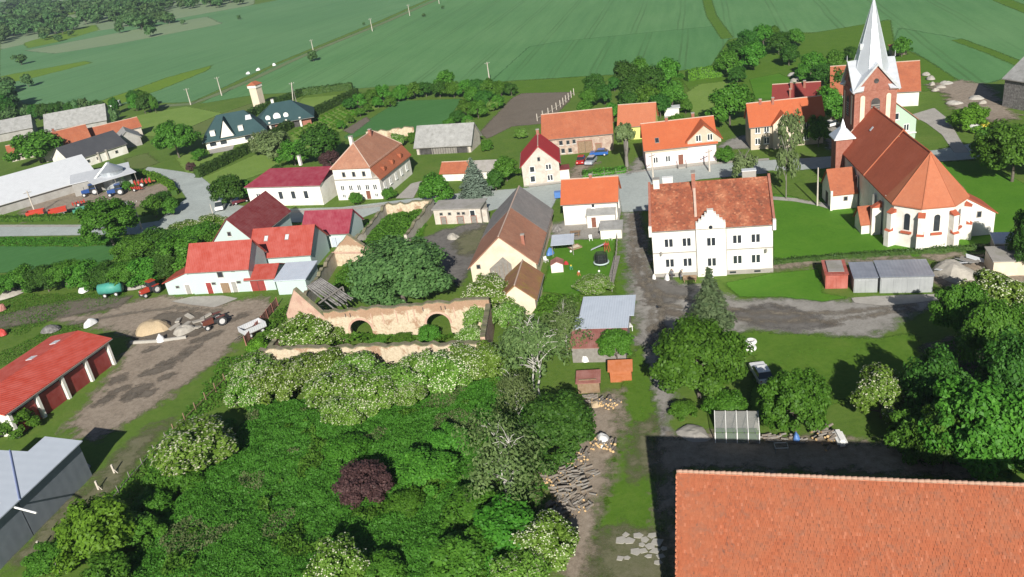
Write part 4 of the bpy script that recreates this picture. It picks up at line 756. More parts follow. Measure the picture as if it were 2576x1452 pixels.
# tower
tx,ty,tw=.35,30.3,3.5
TW=MB().box(tx-tw,tx+tw,ty-tw,ty+tw,-.3,16.8).build('tower',MT['brick'],CH)
for k,(dx,dy,rz) in enumerate(((0,-1,0),(1,0,math.pi/2),(0,1,math.pi),(-1,0,-math.pi/2))):
    gp=MB().extr([(-tw+.02,0,16.8),(tw-.02,0,16.8),(0,0,20.7)],(0,.4,0)).build('tower_gable',MT['brick'],CH,(tx+dx*tw,ty+dy*tw,0),rz)
    o=MB().lathe([(.42,0),(.42,.05)],16).build('round_opening',MT['interior'],gp); o.rotation_euler=(math.pi/2,0,0); o.location=(0,-.001,18.1)
    q=MB()
    for s in (-1,1): q.add([(0,-.45,21.2),(s*(tw+.55),-.45,16.55),(s*(tw+.55),1.3,16.75),(0,3.3,21.4),(0,-.45,20.75),(s*(tw+.2),-.45,16.3),(s*(tw+.2),1.3,16.4),(0,3.3,21.1)],[(0,1,2,3),(4,7,6,5),(0,4,5,1),(1,5,6,2),(2,6,7,3),(3,7,4,0)])
    q.build('gable_roof',MT['spire_metal'],gp)
    MB().box(-tw,tw,-.1,-.002,16.55,16.8).build('string_course',MT['brick'],gp)
    o=arched(gp,0,-.0,11.6,1.5,3.6,0,'interior','brick','belfry_opening',.24); 
    for j in range(6): MB().box(-.7,.7,-.16,-.13,.3+j*.4,.5+j*.4).build('louvre',MT['wood_grey'],o)
    for s in (-1,1): arched(gp,s*2.15,-.0,10.6,.75,5.2,0,'cream_wall','brick','blind_niche',.16,.08)
q=MB(); n=8; ro=3.6; base=[(tx+ro*math.cos(math.pi/8+math.pi/4*i),ty+ro*math.sin(math.pi/8+math.pi/4*i),17.4) for i in range(n)]
q.add(base+[(tx,ty,31.6)],[(i,(i+1)%n,n) for i in range(n)]+[tuple(range(n-1,-1,-1))]); sp=q.build('spire',MT['spire_metal'],CH)
for i in range(n): MB().tube(base[i],(tx,ty,31.6),.07,.03,5).build('seam',MT['spire_metal'],sp)
MB().lathe([(.14,31.2),(.3,31.6),(.3,31.8),(.06,32.1),(.05,33.0)],10,(tx,ty)).build('finial',MT['spire_metal'],sp)
MB().box(tx-2.2,tx-1.7,ty-1.0,ty-.4,23.1,24.1).build('spire_hatch',MT['spire_metal'],sp)
for sx_ in (-1,1): MB().tube((tx+sx_*4.0,ty,21.2),(tx+sx_*4.0,ty,22.2),.08,.03,6).build('gable_pinnacle',MT['spire_metal'],TW)
# stair turret
tt=MB().box(-6.9,-4.1,23.6,26.4,-.3,9.4).build('stair_turret',MT['brick'],CH)
MB().prism([(-7.3,23.2),(-3.7,23.2),(-3.7,26.8),(-7.3,26.8)],9.4,9.6).build('turret_eave',MT['white_paint'],tt)
MB().add([(-7.3,23.2,9.6),(-3.7,23.2,9.6),(-3.7,26.8,9.6),(-7.3,26.8,9.6),(-5.9,24.6,11.2),(-5.1,24.6,11.2),(-5.1,25.4,11.2),(-5.9,25.4,11.2),(-5.5,25,12.7)],[(0,1,5,4),(1,2,6,5),(2,3,7,6),(3,0,4,7),(4,5,8),(5,6,8),(6,7,8),(7,4,8)]).build('turret_roof',MT['spire_metal'],tt)
# ------------------------------------------------------------------ the large barn at lower right
ba=R(-17.0); B=thing('large_barn','huge barn with weathered orange tiled roof filling the lower right corner','barn',(10.9,53.8,0),ba)
# local: ridge along x at y=0, near slope falls towards -y
BL,hd=32.0,7.6
MB().extr([(.3,-hd,-.3),(.3,hd,-.3),(.3,hd,3.9),(.3,0,11.6),(.3,-hd,3.9)],(BL,0,0)).build('wall',MT['brick_dirty'],B)
EV=3.6; slp=(11.8-EV)/(hd+.4); q=MB()
slab(q,[(0,-hd-.4,EV),(BL+.6,-hd-.4,EV),(BL+.6,0,11.8),(0,0,11.8)],.15); slab(q,[(BL+.6,hd+.4,EV),(0,hd+.4,EV),(0,0,11.8),(BL+.6,0,11.8)],.15); bro=q.build('roof',MT['tile_barn'],B)
m,nt,out=newmat('barn_tile'); ge=nd(nt,'ShaderNodeNewGeometry'); v=coord(nt)
col=ramp(nt,ge.outputs['Random Per Island'],[(0,(.23,.068,.035)),(.08,(.285,.08,.038)),(.5,(.31,.088,.041)),(.94,(.335,.098,.047)),(1,(.4,.14,.08))])
col=mixc(nt,ramp(nt,noise(nt,v,.35,5,.65,.4),[(.35,0.0),(.65,.5)]),col,(.31,.12,.066)); col=mixc(nt,ramp(nt,noise(nt,v,1.1,5,.75,.6),[(.5,0.0),(.7,.65)]),col,(.2,.1,.068)); col=mixc(nt,ramp(nt,noise(nt,nd(nt,'ShaderNodeMapping',{'Vector':v,'Scale':(1.8,.7,.7)}).outputs[0],2.2,3,.75,.3),[(.62,0.0),(.7,.75)]),col,(.12,.065,.05))
finish(nt,out,col,.85,0,noise(nt,v,20,2),.2,.02,.2)
tw_,tl=.17,.25; rs=np.random.default_rng(5); nx=int(BL/tw_); ny=int(math.hypot(hd+.4,8.2)/tl); cs=1/math.hypot(1,slp); V=[];
ii,jj=np.meshgrid(np.arange(nx),np.arange(ny)); ii=ii.ravel(); jj=jj.ravel(); n=len(ii)
x=(ii+.5*(jj%2))*tw_+rs.normal(size=n)*.008; s0=jj*tl; tilt=rs.normal(size=n)*.006; hgt=.03+rs.random(n)*.02+.07*vnoise(x*.22+3,s0*.22)
def pt(xx,s,h): return np.stack([xx,-hd-.4+s*cs-h*.4,EV+s*cs*slp+h],1)
A_=pt(x+.006,s0-.03,hgt+.026+tilt);B_=pt(x+tw_-.006,s0-.03,hgt+.026-tilt);C_=pt(x+tw_-.006,s0+tl,hgt-tilt);D_=pt(x+.006,s0+tl,hgt+tilt)
E_=A_-[0,0,.07];F_=B_-[0,0,.07]
V=np.stack([A_,B_,C_,D_,E_,F_],1).reshape(-1,3); base=np.arange(n)[:,None]*6
tm=quads('roof_tiles',V,np.concatenate([base+[0,1,2,3],base+[4,5,1,0]]),MT['barn_tile']); tag(link('roof_tiles',tm,bro),kind='stuff')
plain('ridge_clay',(.45,.27,.19),.25,3,.9)
rtm=MB().tube((0,0,0),(.44,0,.03),.13,.15,8).mesh('ridge_tile',MT['ridge_clay'],True)
for k in range(int(BL/.42)): o=link('ridge_tile',rtm,bro,(k*.42,rnd.uniform(-.02,.02),11.8+rnd.uniform(-.015,.015)+.09*float(vnoise(np.array([k*.092+3]),np.array([2.6]))[0])-.02))
for k in range(26): MB().box(-.06,.06,-hd-.3+k*.3,-hd-.05+k*.3,EV+.1+k*.3*slp,EV+.22+k*.3*slp+.12).build('verge_tile',MT['tile_barn'],bro)
# ------------------------------------------------------------------ aqua farmstead
h1=house('farmhouse','pale aqua farmhouse gable with dark red roof','house',8.0,14.4,5.0,9.1,'y','aqua_wall','sheet_maroon',-53,146.7,-16.4,windows=[('f',3.6,5.9,.6,.7,'dark')],ridge=None)
h2=house('farm_wing','pale aqua wing with orange roof and two roof windows','house',11.3,8.5,3.2,6.8,'x','aqua_wall','sheet_orange',-45.3,140.2,-12,ridge=None,windows=[('f',3,.8,.8,.9,'double')])
skylights(h2,8.5,3.2,6.8,[(2.6,2.2),(6.6,2.2)],.6,.7,'pale')
h3=house('farm_stable','aqua stable with orange roof and low side wing by the tractor','stable',11.2,6.8,4.5,8.0,'x','aqua_wall','sheet_orange',-54.6,134.6,-12.6,ridge=None,windows=[('f',5.9,3.0,.9,.9,'dark'),('f',8.4,3.9,.5,.3,'dark',False),('f',4.2,1.7,.6,.3,'dark',False),('f',8.9,1.7,.6,.3,'dark',False)],doors=[('f',3.2,0,1.0,2.1,'red_door'),('f',6.2,0,1.6,1.9,'wood'),('f',7.9,0,.9,2,'grey_wall')])
w=MB().extr([(-5.2,.3,-.3),(-.004,.3,-.3),(-.004,.3,4.1),(-5.2,.3,2.3)],(0,6.2,0)).build('wing_wall',MT['aqua_wall'],h3); q=MB(); slab(q,[(-5.6,0,2.4),(-.004,0,4.35),(-.004,6.8,4.35),(-5.6,6.8,2.4)],.14); q.build('wing_roof',MT['sheet_orange'],w)
f,p,sl=win_mesh(.5,.3,'dark'); o=link('window',f,w,(-3,.296,1.3)); link('pane',p,o); door(h3,'f',-1.1,0,.9,1.8,11.2,6.8,'grey_wall').location.y=.295
house('farm_garage','small aqua garage with orange roof and red door','garage',5.0,5.4,2.3,3.6,'x','aqua_wall','sheet_orange',*(G(628,733)[:2]),-12,ridge=None,doors=[('f',1.9,0,2.6,2.0,'red_door')])
house('magenta_roof_house','aqua house with magenta roof and blue gate at the street corner','house',9.4,6.5,3.0,6.1,'x','aqua_wall','sheet_magenta',-37.5,149.5,-17.7,ridge=None,doors=[('f',6.6,0,2,2.0,'sheet_steel')])
house('metal_lean_to','flat shed with light steel roof and aqua walls','shed',5.2,5.6,2.6,3.2,'x','aqua_wall','sheet_steel',*(G(703,742)[:2]),-12,lean=True,oh=.3)
# ------------------------------------------------------------------ left farm and villas
fwh=house('white_cowshed','long white cowshed with dark slate roof','barn',17.5,10.5,3.0,6.6,'x','white_wall','tile_slate',-120.1,240.8,50.7,windows=[('f',s,1.1,.7,.7,'dark',False) for s in (2,5,8,11,14)],ridge=None)
for s in (3.6,8.2,10.8): MB().box(s-.25,s+.25,-.35,-.004,-.2,3.1).build('buttress',MT['stain_wall'],fwh)
hl=house('white_hall','wide machinery hall with very pale sheet roof at the left edge','hall',30,20,2.6,7.0,'x','grey_wall','sheet_pale',*(G(-60,560)[:2]),38,ridge=None,oh=.5)
house('grey_store','low grey flat-roofed store beside the silo','shed',14,8,3.4,3.9,'x','grey_wall','sheet_pale',*(G(192,496)[:2]),22,lean=True)
cp=thing('tractor_shelter','open shelter with pale sheet roof above the blue tractors','shelter',(*(G(252,492)[:2]),0),R(38))
q=MB(); slab(q,[(-1,-1,3.4),(10,-1,3.4),(10,5,4.0),(-1,5,4.0)],.12); q.build('roof',MT['sheet_pale'],cp); MB().box(0,9.6,4.6,4.8,-.2,3.7).build('wall',MT['grey_wall'],cp)
for x in (-.6,4.5,9.6): MB().tube((x,-.6,-.2),(x,-.6,3.3),.09).build('post',MT['wood_grey'],cp)
si=thing('grain_silo','round steel grain silo with cone top and slanting auger','silo',(*(G(293,470)[:2]),0)); pr=[(2.9,-.2),(2.9,4.6)]
MB().lathe(pr,24).build('drum',MT['silo_metal'],si,smooth=False); MB().lathe([(3.05,4.6),(3.05,4.68),(.4,6.4),(.4,6.7)],24).build('cone_roof',MT['silo_metal'],si); MB().tube((-.3,0,6.6),(-4.2,-4.6,2.6),.22,n=8).build('auger',MT['white_paint'],si)
for z in (.9,2.1,3.3): MB().torus((0,0,z),2.92,.05,'z',24,5).build('hoop',MT['sheet_zinc'],si)
house('farm_house','farmhouse with dull orange roof half hidden by a round tree','house',14,9,4.0,7.5,'x','stain_wall','tile_orange',*(G(118,408)[:2]),30,chim=[(5,4.5,7,8.6,.7,.7)])
house('farm_barn','big barn with pale grey roof at the back of the left farm','barn',20,11,3.0,7.5,'x','grey_wall','sheet_grey',*(G(122,350)[:2]),12,ridge=None)
house('farm_barn','grey roofed barn at the far left behind the round tree','barn',14,10,3,6.5,'x','grey_wall','sheet_grey',*(G(-20,362)[:2]),18,ridge=None)
house('farm_shed','orange roofed shed behind the white cowshed','shed',18,7,3.2,5.6,'x','stain_wall','tile_orange',*(G(215,378)[:2]),30)
house('farm_shed','grey weathered shed at the right end of the white cowshed','shed',7,9,2.6,5.0,'y','grey_wall','sheet_grey',*(G(300,378)[:2]),25,ridge=None)
house('farm_shed','small farm shed with orange hipped roof at the left edge','shed',7,6,2.6,4.6,'x','stain_wall','tile_orange',*(G(30,408)[:2]),25)
va=house('villa','villa with dark teal hipped roof and white front gable','villa',17,11,3.0,8.2,'x','white_wall','tile_teal',*(G(522,378)[:2]),12,hip0=4.5,hip1=4.5,oh=.8,ridge=None,windows=[('f',s,.8,1.8,1.6,'plain') for s in (2,5,12)],doors=[('f',7.6,0,1.4,2.2,'white_paint')])
MB().extr([(4.6,-.8,2.9),(8.4,-.8,2.9),(6.5,-.8,7.6)],(0,3.5,0)).build('front_gable',MT['white_wall'],va); q=MB(); slab(q,[(4.2,-1,3.0),(6.5,-1,8.2),(6.5,4,8.2),(4.2,4,3.0)],.15); slab(q,[(8.8,-1,3.0),(8.8,4,3.0),(6.5,4,8.2),(6.5,-1,8.2)],.15); q.build('gable_roof',MT['tile_teal'],va)
for s in (2.6,10.6):
    MB().box(s-.7,s+.7,.3,2.2,3.6,5.0).build('dormer',MT['white_wall'],va)
MB().extr([(12.4,2.6,5.95),(14.2,2.6,5.95),(14.0,3.6,6.9),(12.6,3.6,6.9)],(0,0,.25)).build('roof_window',MT['sheet_pale'],va)
vb=house('villa','brick villa with dark green hipped roof and three white arched dormers','villa',16,12,3.0,7.0,'x','brick','tile_teal',*(G(652,336)[:2]),8,hip0=5,hip1=5,oh=1.2,ridge=None)
MB().box(2.2,13.0,-.25,-.01,-.1,2.4).build('veranda_opening',MT['interior'],vb)
for s in (3.8,8.8,12.9): MB().box(s-.28,s+.28,-.9,-.3,-.2,2.9).build('pillar',MT['white_wall'],vb)
MB().box(5.2,8.2,-.32,-.26,-.1,2.3).build('veranda_wall',MT['brick'],vb)
for s,w_ in ((3.6,1.5),(6.3,2.2),(9.0,1.5)): MB().lathe([(w_/2,0),(w_/2,.5)],16).build('dormer',MT['white_paint'],vb,(s,.9,4.0)).rotation_euler=(math.pi/2,0,0)
chimney(vb,5.5,6.5,6.5,8.2,.8,.8,'white_wall')
tf=thing('transformer_tower','slim cream brick transformer tower with orange cap roof','tower',(*(G(655,272)[:2]),0),R(-25))
MB().box(-1.5,1.5,-1.5,1.5,-.2,7.2).build('shaft',MT['cream_wall'],tf); MB().box(-1.75,1.75,-1.75,1.75,7.2,8.2).build('head',MT['white_wall'],tf)
MB().add([(-2,-2,8.2),(2,-2,8.2),(2,2,8.2),(-2,2,8.2),(0,-1,9.3),(0,1,9.3)],[(0,1,4),(1,2,5,4),(2,3,5),(3,0,4,5),(3,2,1,0)]).build('roof',MT['tile_orange'],tf)
# ------------------------------------------------------------------ red garage and grey shed, lower left
rg=house('red_garage','long machine garage with bright red sheet roof and dark red doors','garage',18.5,10.1,4.0,5.0,'x','white_wall','sheet_red',-66.8,94.8,69.9,oh=.7,ridge=None)
for k in range(4):
    MB().box(.4+k*4.55,4.4+k*4.55,-.04,-.004,-.1,3.2).build('bay_interior',MT['interior'],rg); MB().box(.5+k*4.55,4.3+k*4.55,-.1,-.045,-.1,3.1).build('door',MT['red_door'],rg); MB().box(-.1+k*4.55,.35+k*4.55,-.5,-.05,-.2,3.6).build('pillar',MT['white_wall'],rg)
MB().box(18.15,18.55,-.5,-.05,-.2,3.6).build('pillar',MT['white_wall'],rg)
for x_ in (11,15.5):
    MB().extr([(x_,6.0,4.97),(x_+1.1,6.0,4.97),(x_+1.1,7.2,4.75),(x_,7.2,4.75)],(0,0,.1)).build('roof_window',MT['sheet_pale'],rg)
plain('blue_grey',(.25,.3,.5),.1,2,.5)
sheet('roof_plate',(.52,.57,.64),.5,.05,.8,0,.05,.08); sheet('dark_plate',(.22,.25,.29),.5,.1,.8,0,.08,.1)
gs=thing('grey_shed','grey sheet metal shed with stepped pale roof on a concrete pad','shed',(-57.1,63.9,0),R(75.5))
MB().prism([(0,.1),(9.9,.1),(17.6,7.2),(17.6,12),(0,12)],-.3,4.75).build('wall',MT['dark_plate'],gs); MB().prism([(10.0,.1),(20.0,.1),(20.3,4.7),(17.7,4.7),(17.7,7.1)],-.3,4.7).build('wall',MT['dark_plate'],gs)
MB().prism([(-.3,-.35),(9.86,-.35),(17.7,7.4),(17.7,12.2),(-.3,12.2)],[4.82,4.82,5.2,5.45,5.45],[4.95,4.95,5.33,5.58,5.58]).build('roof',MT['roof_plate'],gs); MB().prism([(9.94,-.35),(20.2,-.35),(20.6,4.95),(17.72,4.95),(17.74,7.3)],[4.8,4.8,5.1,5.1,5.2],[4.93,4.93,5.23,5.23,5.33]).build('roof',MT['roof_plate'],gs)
MB().tube((9.9,-.35,4.98),(17.7,7.35,5.36),.1,n=8).build('seam_pipe',MT['blue_grey'],gs); MB().tube((9.3,2.5,5.15),(8.9,-2.9,4.1),.11,n=8).build('spout',MT['white_paint'],gs)
for k,x in enumerate((1.5,7.8,13.5,17.5,20.5)):
    f=thing('concrete_post',f'short pale concrete post by the grey shed pad, number {k+1} from the near end'.replace('number 1 from the near end','nearest').replace(', number 5 from the near end',', farthest').replace('number 2 from the near end','second nearest').replace('number 3 from the near end','middle one').replace('number 4 from the near end','second farthest'),'post',(-57.1+math.cos(R(75.5))*x+2.6*math.sin(R(75.5)),63.9+math.sin(R(75.5))*x-2.6*math.cos(R(75.5)),0),0,'posts by the grey shed')
    MB().box(-.1,.1,-.1,.1,-.1,1.3).build('shaft',MT['stain_wall'],f); MB().tube((0,0,.7),(.45,-.15,.1),.05).build('strut',MT['stain_wall'],f)
# ------------------------------------------------------------------ the ruin
def rag(L,h,jag,seed,step=.8):
    r=random.Random(seed); n=max(2,int(L/step)); return [(L-i*L/n,h+(r.uniform(-jag,jag) if 0<i<n else 0)) for i in range(n+1)]
def wallobj(root,name,a,b,h,th,mat,seed=1,jag=.15,arches=(),apex=None,cap='ruin_top',z0=-.3):
    a=np.array(a,float);b=np.array(b,float); L=float(np.hypot(*(b-a))); an=math.atan2(b[1]-a[1],b[0]-a[0])
    bot=[(0,z0)]
    for s,w,ha in arches:
        bot+=[(s-w/2,z0)]+[(s-w/2*math.cos(math.pi*i/12),ha-w/2+w/2*math.sin(math.pi*i/12)) for i in range(13)]+[(s+w/2,z0)]
    bot+=[(L,z0)]
    top=rag(L,h,jag,seed)
    if apex:
        s,z=apex; top=[(L,h)]+[(L+(s-L)*t,h+(z-h)*t+random.Random(seed+t).uniform(-jag,jag)) for t in (.2,.4,.6,.8)]+[(s,z)]+[(s*(1-t),z+(h-z)*t+random.Random(seed-t).uniform(-jag,jag)) for t in (.25,.5,.75)]+[(0,h)]
    m=MB().extr([(x,-th/2,z) for x,z in bot+top],(0,th,0)); off=(float(a[0]),float(a[1]),0)
    rl=root.matrix_world if False else None
    o=m.build(name,MT[mat],root,(off[0]-root.location.x,off[1]-root.location.y,0),an)
    if cap:
        c=MB(); tt=top
        for (x1,z1),(x2,z2) in zip(tt[:-1],tt[1:]): c.add([(x1,-th/2-.05,z1-.1),(x2,-th/2-.05,z2-.1),(x2,th/2+.05,z2-.1),(x1,th/2+.05,z1-.1),(x1,-th/2-.05,z1+.05),(x2,-th/2-.05,z2+.05),(x2,th/2+.05,z2+.05),(x1,th/2+.05,z1+.05)],[(0,3,2,1),(4,5,6,7),(0,1,5,4),(1,2,6,5),(2,3,7,6),(3,0,4,7)])
        c.build('wall_crown',MT[cap],o)
    return o
RU=thing('ruined_barn','roofless brick barn ruin with two arched openings, overgrown by elder','ruin',(-20,101,0))
wallobj(RU,'front_wall',(-35.4,102.4),(-5.0,95.2),3.8,.7,'ruin_brick',3,.28); iw=wallobj(RU,'arched_wall',(-27.2,109.0),(-3.4,105.2),5.0,.6,'ruin_brick',5,.22,[(5.0,3.2,3.3),(16.4,3.4,3.4)])
wallobj(RU,'end_wall',(-3.6,105.0),(-4.7,95.6),4.3,.6,'ruin_pink',7,.1); wallobj(RU,'end_wall',(-35.2,102.8),(-33.6,113.2),2.6,.6,'ruin_pink',8,.15)
gw=wallobj(RU,'ruined_gable',(-33.5,113.2),(-26.7,109.2),3.6,.6,'ruin_pink',9,.06,apex=(2.8,8.0))
L0=24.1
for s in (6.9,8.6,10.6,12.2,13.2,19): MB().box(s-.07,s+.07,-.36,-.3,2.4,4.2).build('wall_slit',MT['ruin_pink'],iw)
for s in (3.2,3.9,14.6,17.2,17.8): MB().box(s-.06,s+.06,-.34,-.3,3.9,4.5).build('wall_slit',MT['interior'],iw)
for s,w in ((5.0,3.2),(16.4,3.4)):
    q=MB()
    for i in range(12):
        a0,a1=math.pi*i/12,math.pi*(i+1)/12; q.add([(s-r*math.cos(a),-.36,(3.3 if s<9 else 3.4)-w/2+r*math.sin(a)) for r,a in ((w/2,a0),(w/2,a1),(w/2+.32,a1),(w/2+.32,a0))]+[(s-r*math.cos(a),-.3,(3.3 if s<9 else 3.4)-w/2+r*math.sin(a)) for r,a in ((w/2,a0),(w/2,a1),(w/2+.32,a1),(w/2+.32,a0))],[(0,1,2,3),(4,7,6,5),(0,4,5,1),(1,5,6,2),(2,6,7,3),(3,7,4,0)])
    q.build('arch_ring',MT['ruin_pink'],iw)
for k in range(11):
    p0=G(772+k*3.4,720-k*2.0,6.2); p1=G(846+k*3.6+rnd.uniform(-6,8),774-k*2.4+rnd.uniform(-3,3),3.4); c=(p0+p1)/2
    b=thing('charred_rafter','charred grey rafter sagging behind the ruined gable','rafter',(c[0],c[1],0),0,'charred rafters of the ruin')
    MB().tube(p0-[c[0],c[1],0],p1-[c[0],c[1],0],.14,.12,6).build('beam',MT['charred'],b)
pu=thing('roof_purlin','pale purlin carrying the charred rafters of the ruin','beam',(*G(830,735,5)[:2],0)); c=pu.location; a_=G(800,765,4.7)-[c.x,c.y,0]; b_=G(862,722,4.7)-[c.x,c.y,0]; MB().tube(a_,b_,.14,.14,6).build('beam',MT['wood_grey'],pu); MB().tube((a_[0],a_[1],-.2),tuple(a_),.12,n=6).build('prop',MT['wood_grey'],pu); MB().tube((b_[0],b_[1],-.2),tuple(b_),.12,n=6).build('prop',MT['wood_grey'],pu)
RY=thing('ruined_yard_walls','broken masonry walls round the overgrown yard next to the street','ruin',(-22,148,0))
for a,b,h,sd in (((-29.9,138.6),(-25.8,147.6),2.3,1),((-25.8,147.6),(-22.9,161.1),2.3,2),((-22.9,161.1),(-13.2,160.2),2.4,3),((-13.2,160.2),(-17.7,142.3),2.4,4),((-33.6,113.6),(-30.2,138.2),2.6,5)): wallobj(RY,'wall',a,b,h,.5,'ruin_brick' if sd==3 else 'stain_wall',sd,.3)
g2=wallobj(RY,'gable_wall',(-30.2,138.3),(-22.4,135.4),2.6,.5,'ruin_brick',6,.15,apex=(3.6,6.0)); MB().box(5.6,6.6,-.3,-.255,-.1,2.0).build('door_opening',MT['interior'],g2); MB().box(-.1,8.4,-.42,-.26,2.45,2.75).build('cornice',MT['ruin_pink'],g2)
ys=house('yard_stable','low cream stable with flat grey roof and small square windows','stable',9.4,4.2,3.0,3.2,'x','stain_wall','grey_felt',-12.7,151.8,-18,lean=True,oh=.3,windows=[('f',s,1.9,.5,.4,'dark',False) for s in (1.5,3.2,5,6)]+[('f',7.8,1.6,.9,1,'plain',False)],doors=[('f',1.8,0,1,1.5,'wood_grey','brick'),('f',5.2,0,1.2,1.5,'wood_grey','brick'),('f',7.9,0,1,1.5,'wood_grey','brick')])
MB().box(9.6,10.6,.2,1.2,-.2,2.6).build('gate_pier',MT['stain_wall'],ys)
# ------------------------------------------------------------------ garages and sheds on the right
ga=-16.4
def garage(label,u,v,L,D,h,mat,roof,nd_,name='garage',roofmat=None):
    P=G(u,v); t=thing(name,label,'garage',(P[0],P[1],0),R(ga)); MB().box(0,L,0,D,-.2,h).build('wall',MT[mat],t); q=MB(); slab(q,[(-.12,-.15,h+.22),(L+.12,-.15,h+.22),(L+.12,D+.1,h+.1),(-.12,D+.1,h+.1)],.08); q.build('roof',MT[roof],t)
    w=L/nd_
    for k in range(nd_):
        for j in range(2): MB().box(k*w+.12+j*(w-.24)/2+.01,k*w+.12+(j+1)*(w-.24)/2-.01,-.05,-.004,.03,h-.2).build('door_panel',MT[mat],t)
    return t
garage('rusty red sheet metal garage, leftmost of the row by the church hedge',2076,727,2.9,5.0,2.0,'garage_red','garage_red',1); MB().box(.4,2.5,.6,4.4,2.3,2.36).build('felt',MT['grey_felt'],bpy.data.objects['garage'])
garage('single grey metal garage between the red garage and the wide one',2147,737,3.0,5.2,2.1,'sheet_zinc','sheet_galv',1); garage('wide grey metal double garage at the right of the row',2213,738,6.5,5.4,2.3,'sheet_zinc','sheet_galv',2)
house('cream_shed','small cream brick shed with brown felt roof near the right edge','shed',4.5,4,2.3,2.6,'x','cream_wall','grey_felt',*(G(2496,698)[:2]),-16,lean=True,oh=.2)
house('blue_roof_shed','little shed with pale blue sheet roof behind the cream shed','shed',5,3,2.2,2.5,'x','wood_grey','sheet_steel',*(G(2500,650)[:2]),-20,lean=True,oh=.2)
house('blue_roof_shed','pale blue roofed hut among the trees at the right edge','shed',3,3,2.2,2.4,'x','wood_grey','sheet_steel',*(G(2540,800)[:2]),-20,lean=True,oh=.2)
# sheds by the lane
def W2(u,v,z): return G(u,v,z)[:2]
ss=thing('steel_roof_shed','shed with two pale steel roof sheets, shaded by the birch','shed',(*W2(1436,855,2.6),0),R(-14))
MB().box(.2,7.0,-1.4,10.4,-.2,2.35).build('wall',MT['wood_grey'],ss)
q=MB(); slab(q,[(0,2.6,2.72),(7.2,2.6,2.72),(7.2,5.6,2.9),(0,5.6,2.9)],.06); q.build('roof_sheet',MT['sheet_steel'],ss); q=MB(); slab(q,[(.5,5.62,2.88),(7.8,5.62,2.88),(7.8,11.2,3.15),(.5,11.2,3.15)],.06); q.build('roof_sheet',MT['sheet_steel'],ss); q=MB(); slab(q,[(-.1,-1.9,2.4),(7.1,-1.9,2.4),(7.1,2.58,2.7),(-.1,2.58,2.7)],.06); q.build('roof_sheet',MT['sheet_rust'],ss)['label']='dull red front roof sheet'
sg=thing('small_grey_shed','little shed with grey metal roof and dark doorway','shed',(*W2(1455,905,0),0),R(-14)); MB().box(0,2.6,0,3.0,-.2,2.0).build('wall',MT['stain_wall'],sg); q=MB(); slab(q,[(-.2,-.3,2.1),(2.9,-.3,2.1),(2.9,3.2,2.3),(-.2,3.2,2.3)],.06); q.build('roof',MT['sheet_steel'],sg); door(sg,'f',1.5,0,.9,1.8,2.6,3,'interior','wood_grey')
ow=thing('orange_playhouse','orange stained wooden garden hut under the round tree','hut',(*W2(1536,962,0),0),R(-12)); MB().box(0,2.6,0,2.2,-.1,1.7).build('wall',MT['orange_wood'],ow)
for k in range(8): MB().box(.02+k*.32,.3+k*.32,-.05,-.004,-.05,1.1).build('plank',MT['orange_wood'],ow)
q=MB(); slab(q,[(-.2,-.4,1.75),(2.8,-.4,1.75),(2.8,1.1,2.5),(-.2,1.1,2.5)],.08); slab(q,[(2.8,2.5,1.75),(-.2,2.5,1.75),(-.2,1.1,2.5),(2.8,1.1,2.5)],.08); q.build('roof',MT['orange_wood'],ow)
rh=thing('rusty_hut','low rusty red hut roof beside the log pile','hut',(*W2(1453,992,0),0),R(-10)); MB().box(.1,2.7,.1,2.4,-.1,1.5).build('wall',MT['wood'],rh); q=MB(); slab(q,[(-.1,-.2,1.6),(2.9,-.2,1.6),(2.9,2.6,1.75),(-.1,2.6,1.75)],.06); q.build('roof',MT['sheet_rust'],rh); MB().box(.3,2.4,.2,.4,1.75,1.85).build('roof_board',MT['wood'],rh)
gh=thing('greenhouse','small glass greenhouse with white posts near the barn','greenhouse',(*W2(1800,1118,0),0),R(-15)); 
m,nt,out=newmat('foil'); p_=finish(nt,out,(.35,.38,.38),.15,0,spec=.5); p_.inputs['Alpha'].default_value=.22
for k in range(5): MB().box(k*1.12-.05,k*1.12+.05,-.05,.05,-.1,1.5).build('post',MT['white_paint'],gh)
for k in range(4):
    MB().box(.06+k*1.12,1.06+k*1.12,-.02,.02,.05,1.45).build('pane',MT['foil'],gh)
    for j in range(2): MB().extr([(.04+k*1.12,.02+j*1.3,1.52+j*.45),(1.08+k*1.12,.02+j*1.3,1.52+j*.45),(1.08+k*1.12,1.28+j*1.3,1.95+j*.45),(.04+k*1.12,1.28+j*1.3,1.95+j*.45)],(0,0,.02)).build('roof_pane',MT['foil'],gh)
    for j in range(2): MB().box(k*1.12+.1,k*1.12+1.0,.5+j*1.1,1.2+j*1.1,-.1,.45).build('plant_bed',MT['leaf_mid'],gh)
for k in range(5): MB().extr([(k*1.12-.03,-.05,1.5),(k*1.12+.03,-.05,1.5),(k*1.12+.03,2.65,2.44),(k*1.12-.03,2.65,2.44)],(0,0,.06)).build('rafter',MT['white_paint'],gh)
MB().box(-.05,4.55,2.62,2.7,-.1,2.4).build('back_wall',MT['wood_grey'],gh)
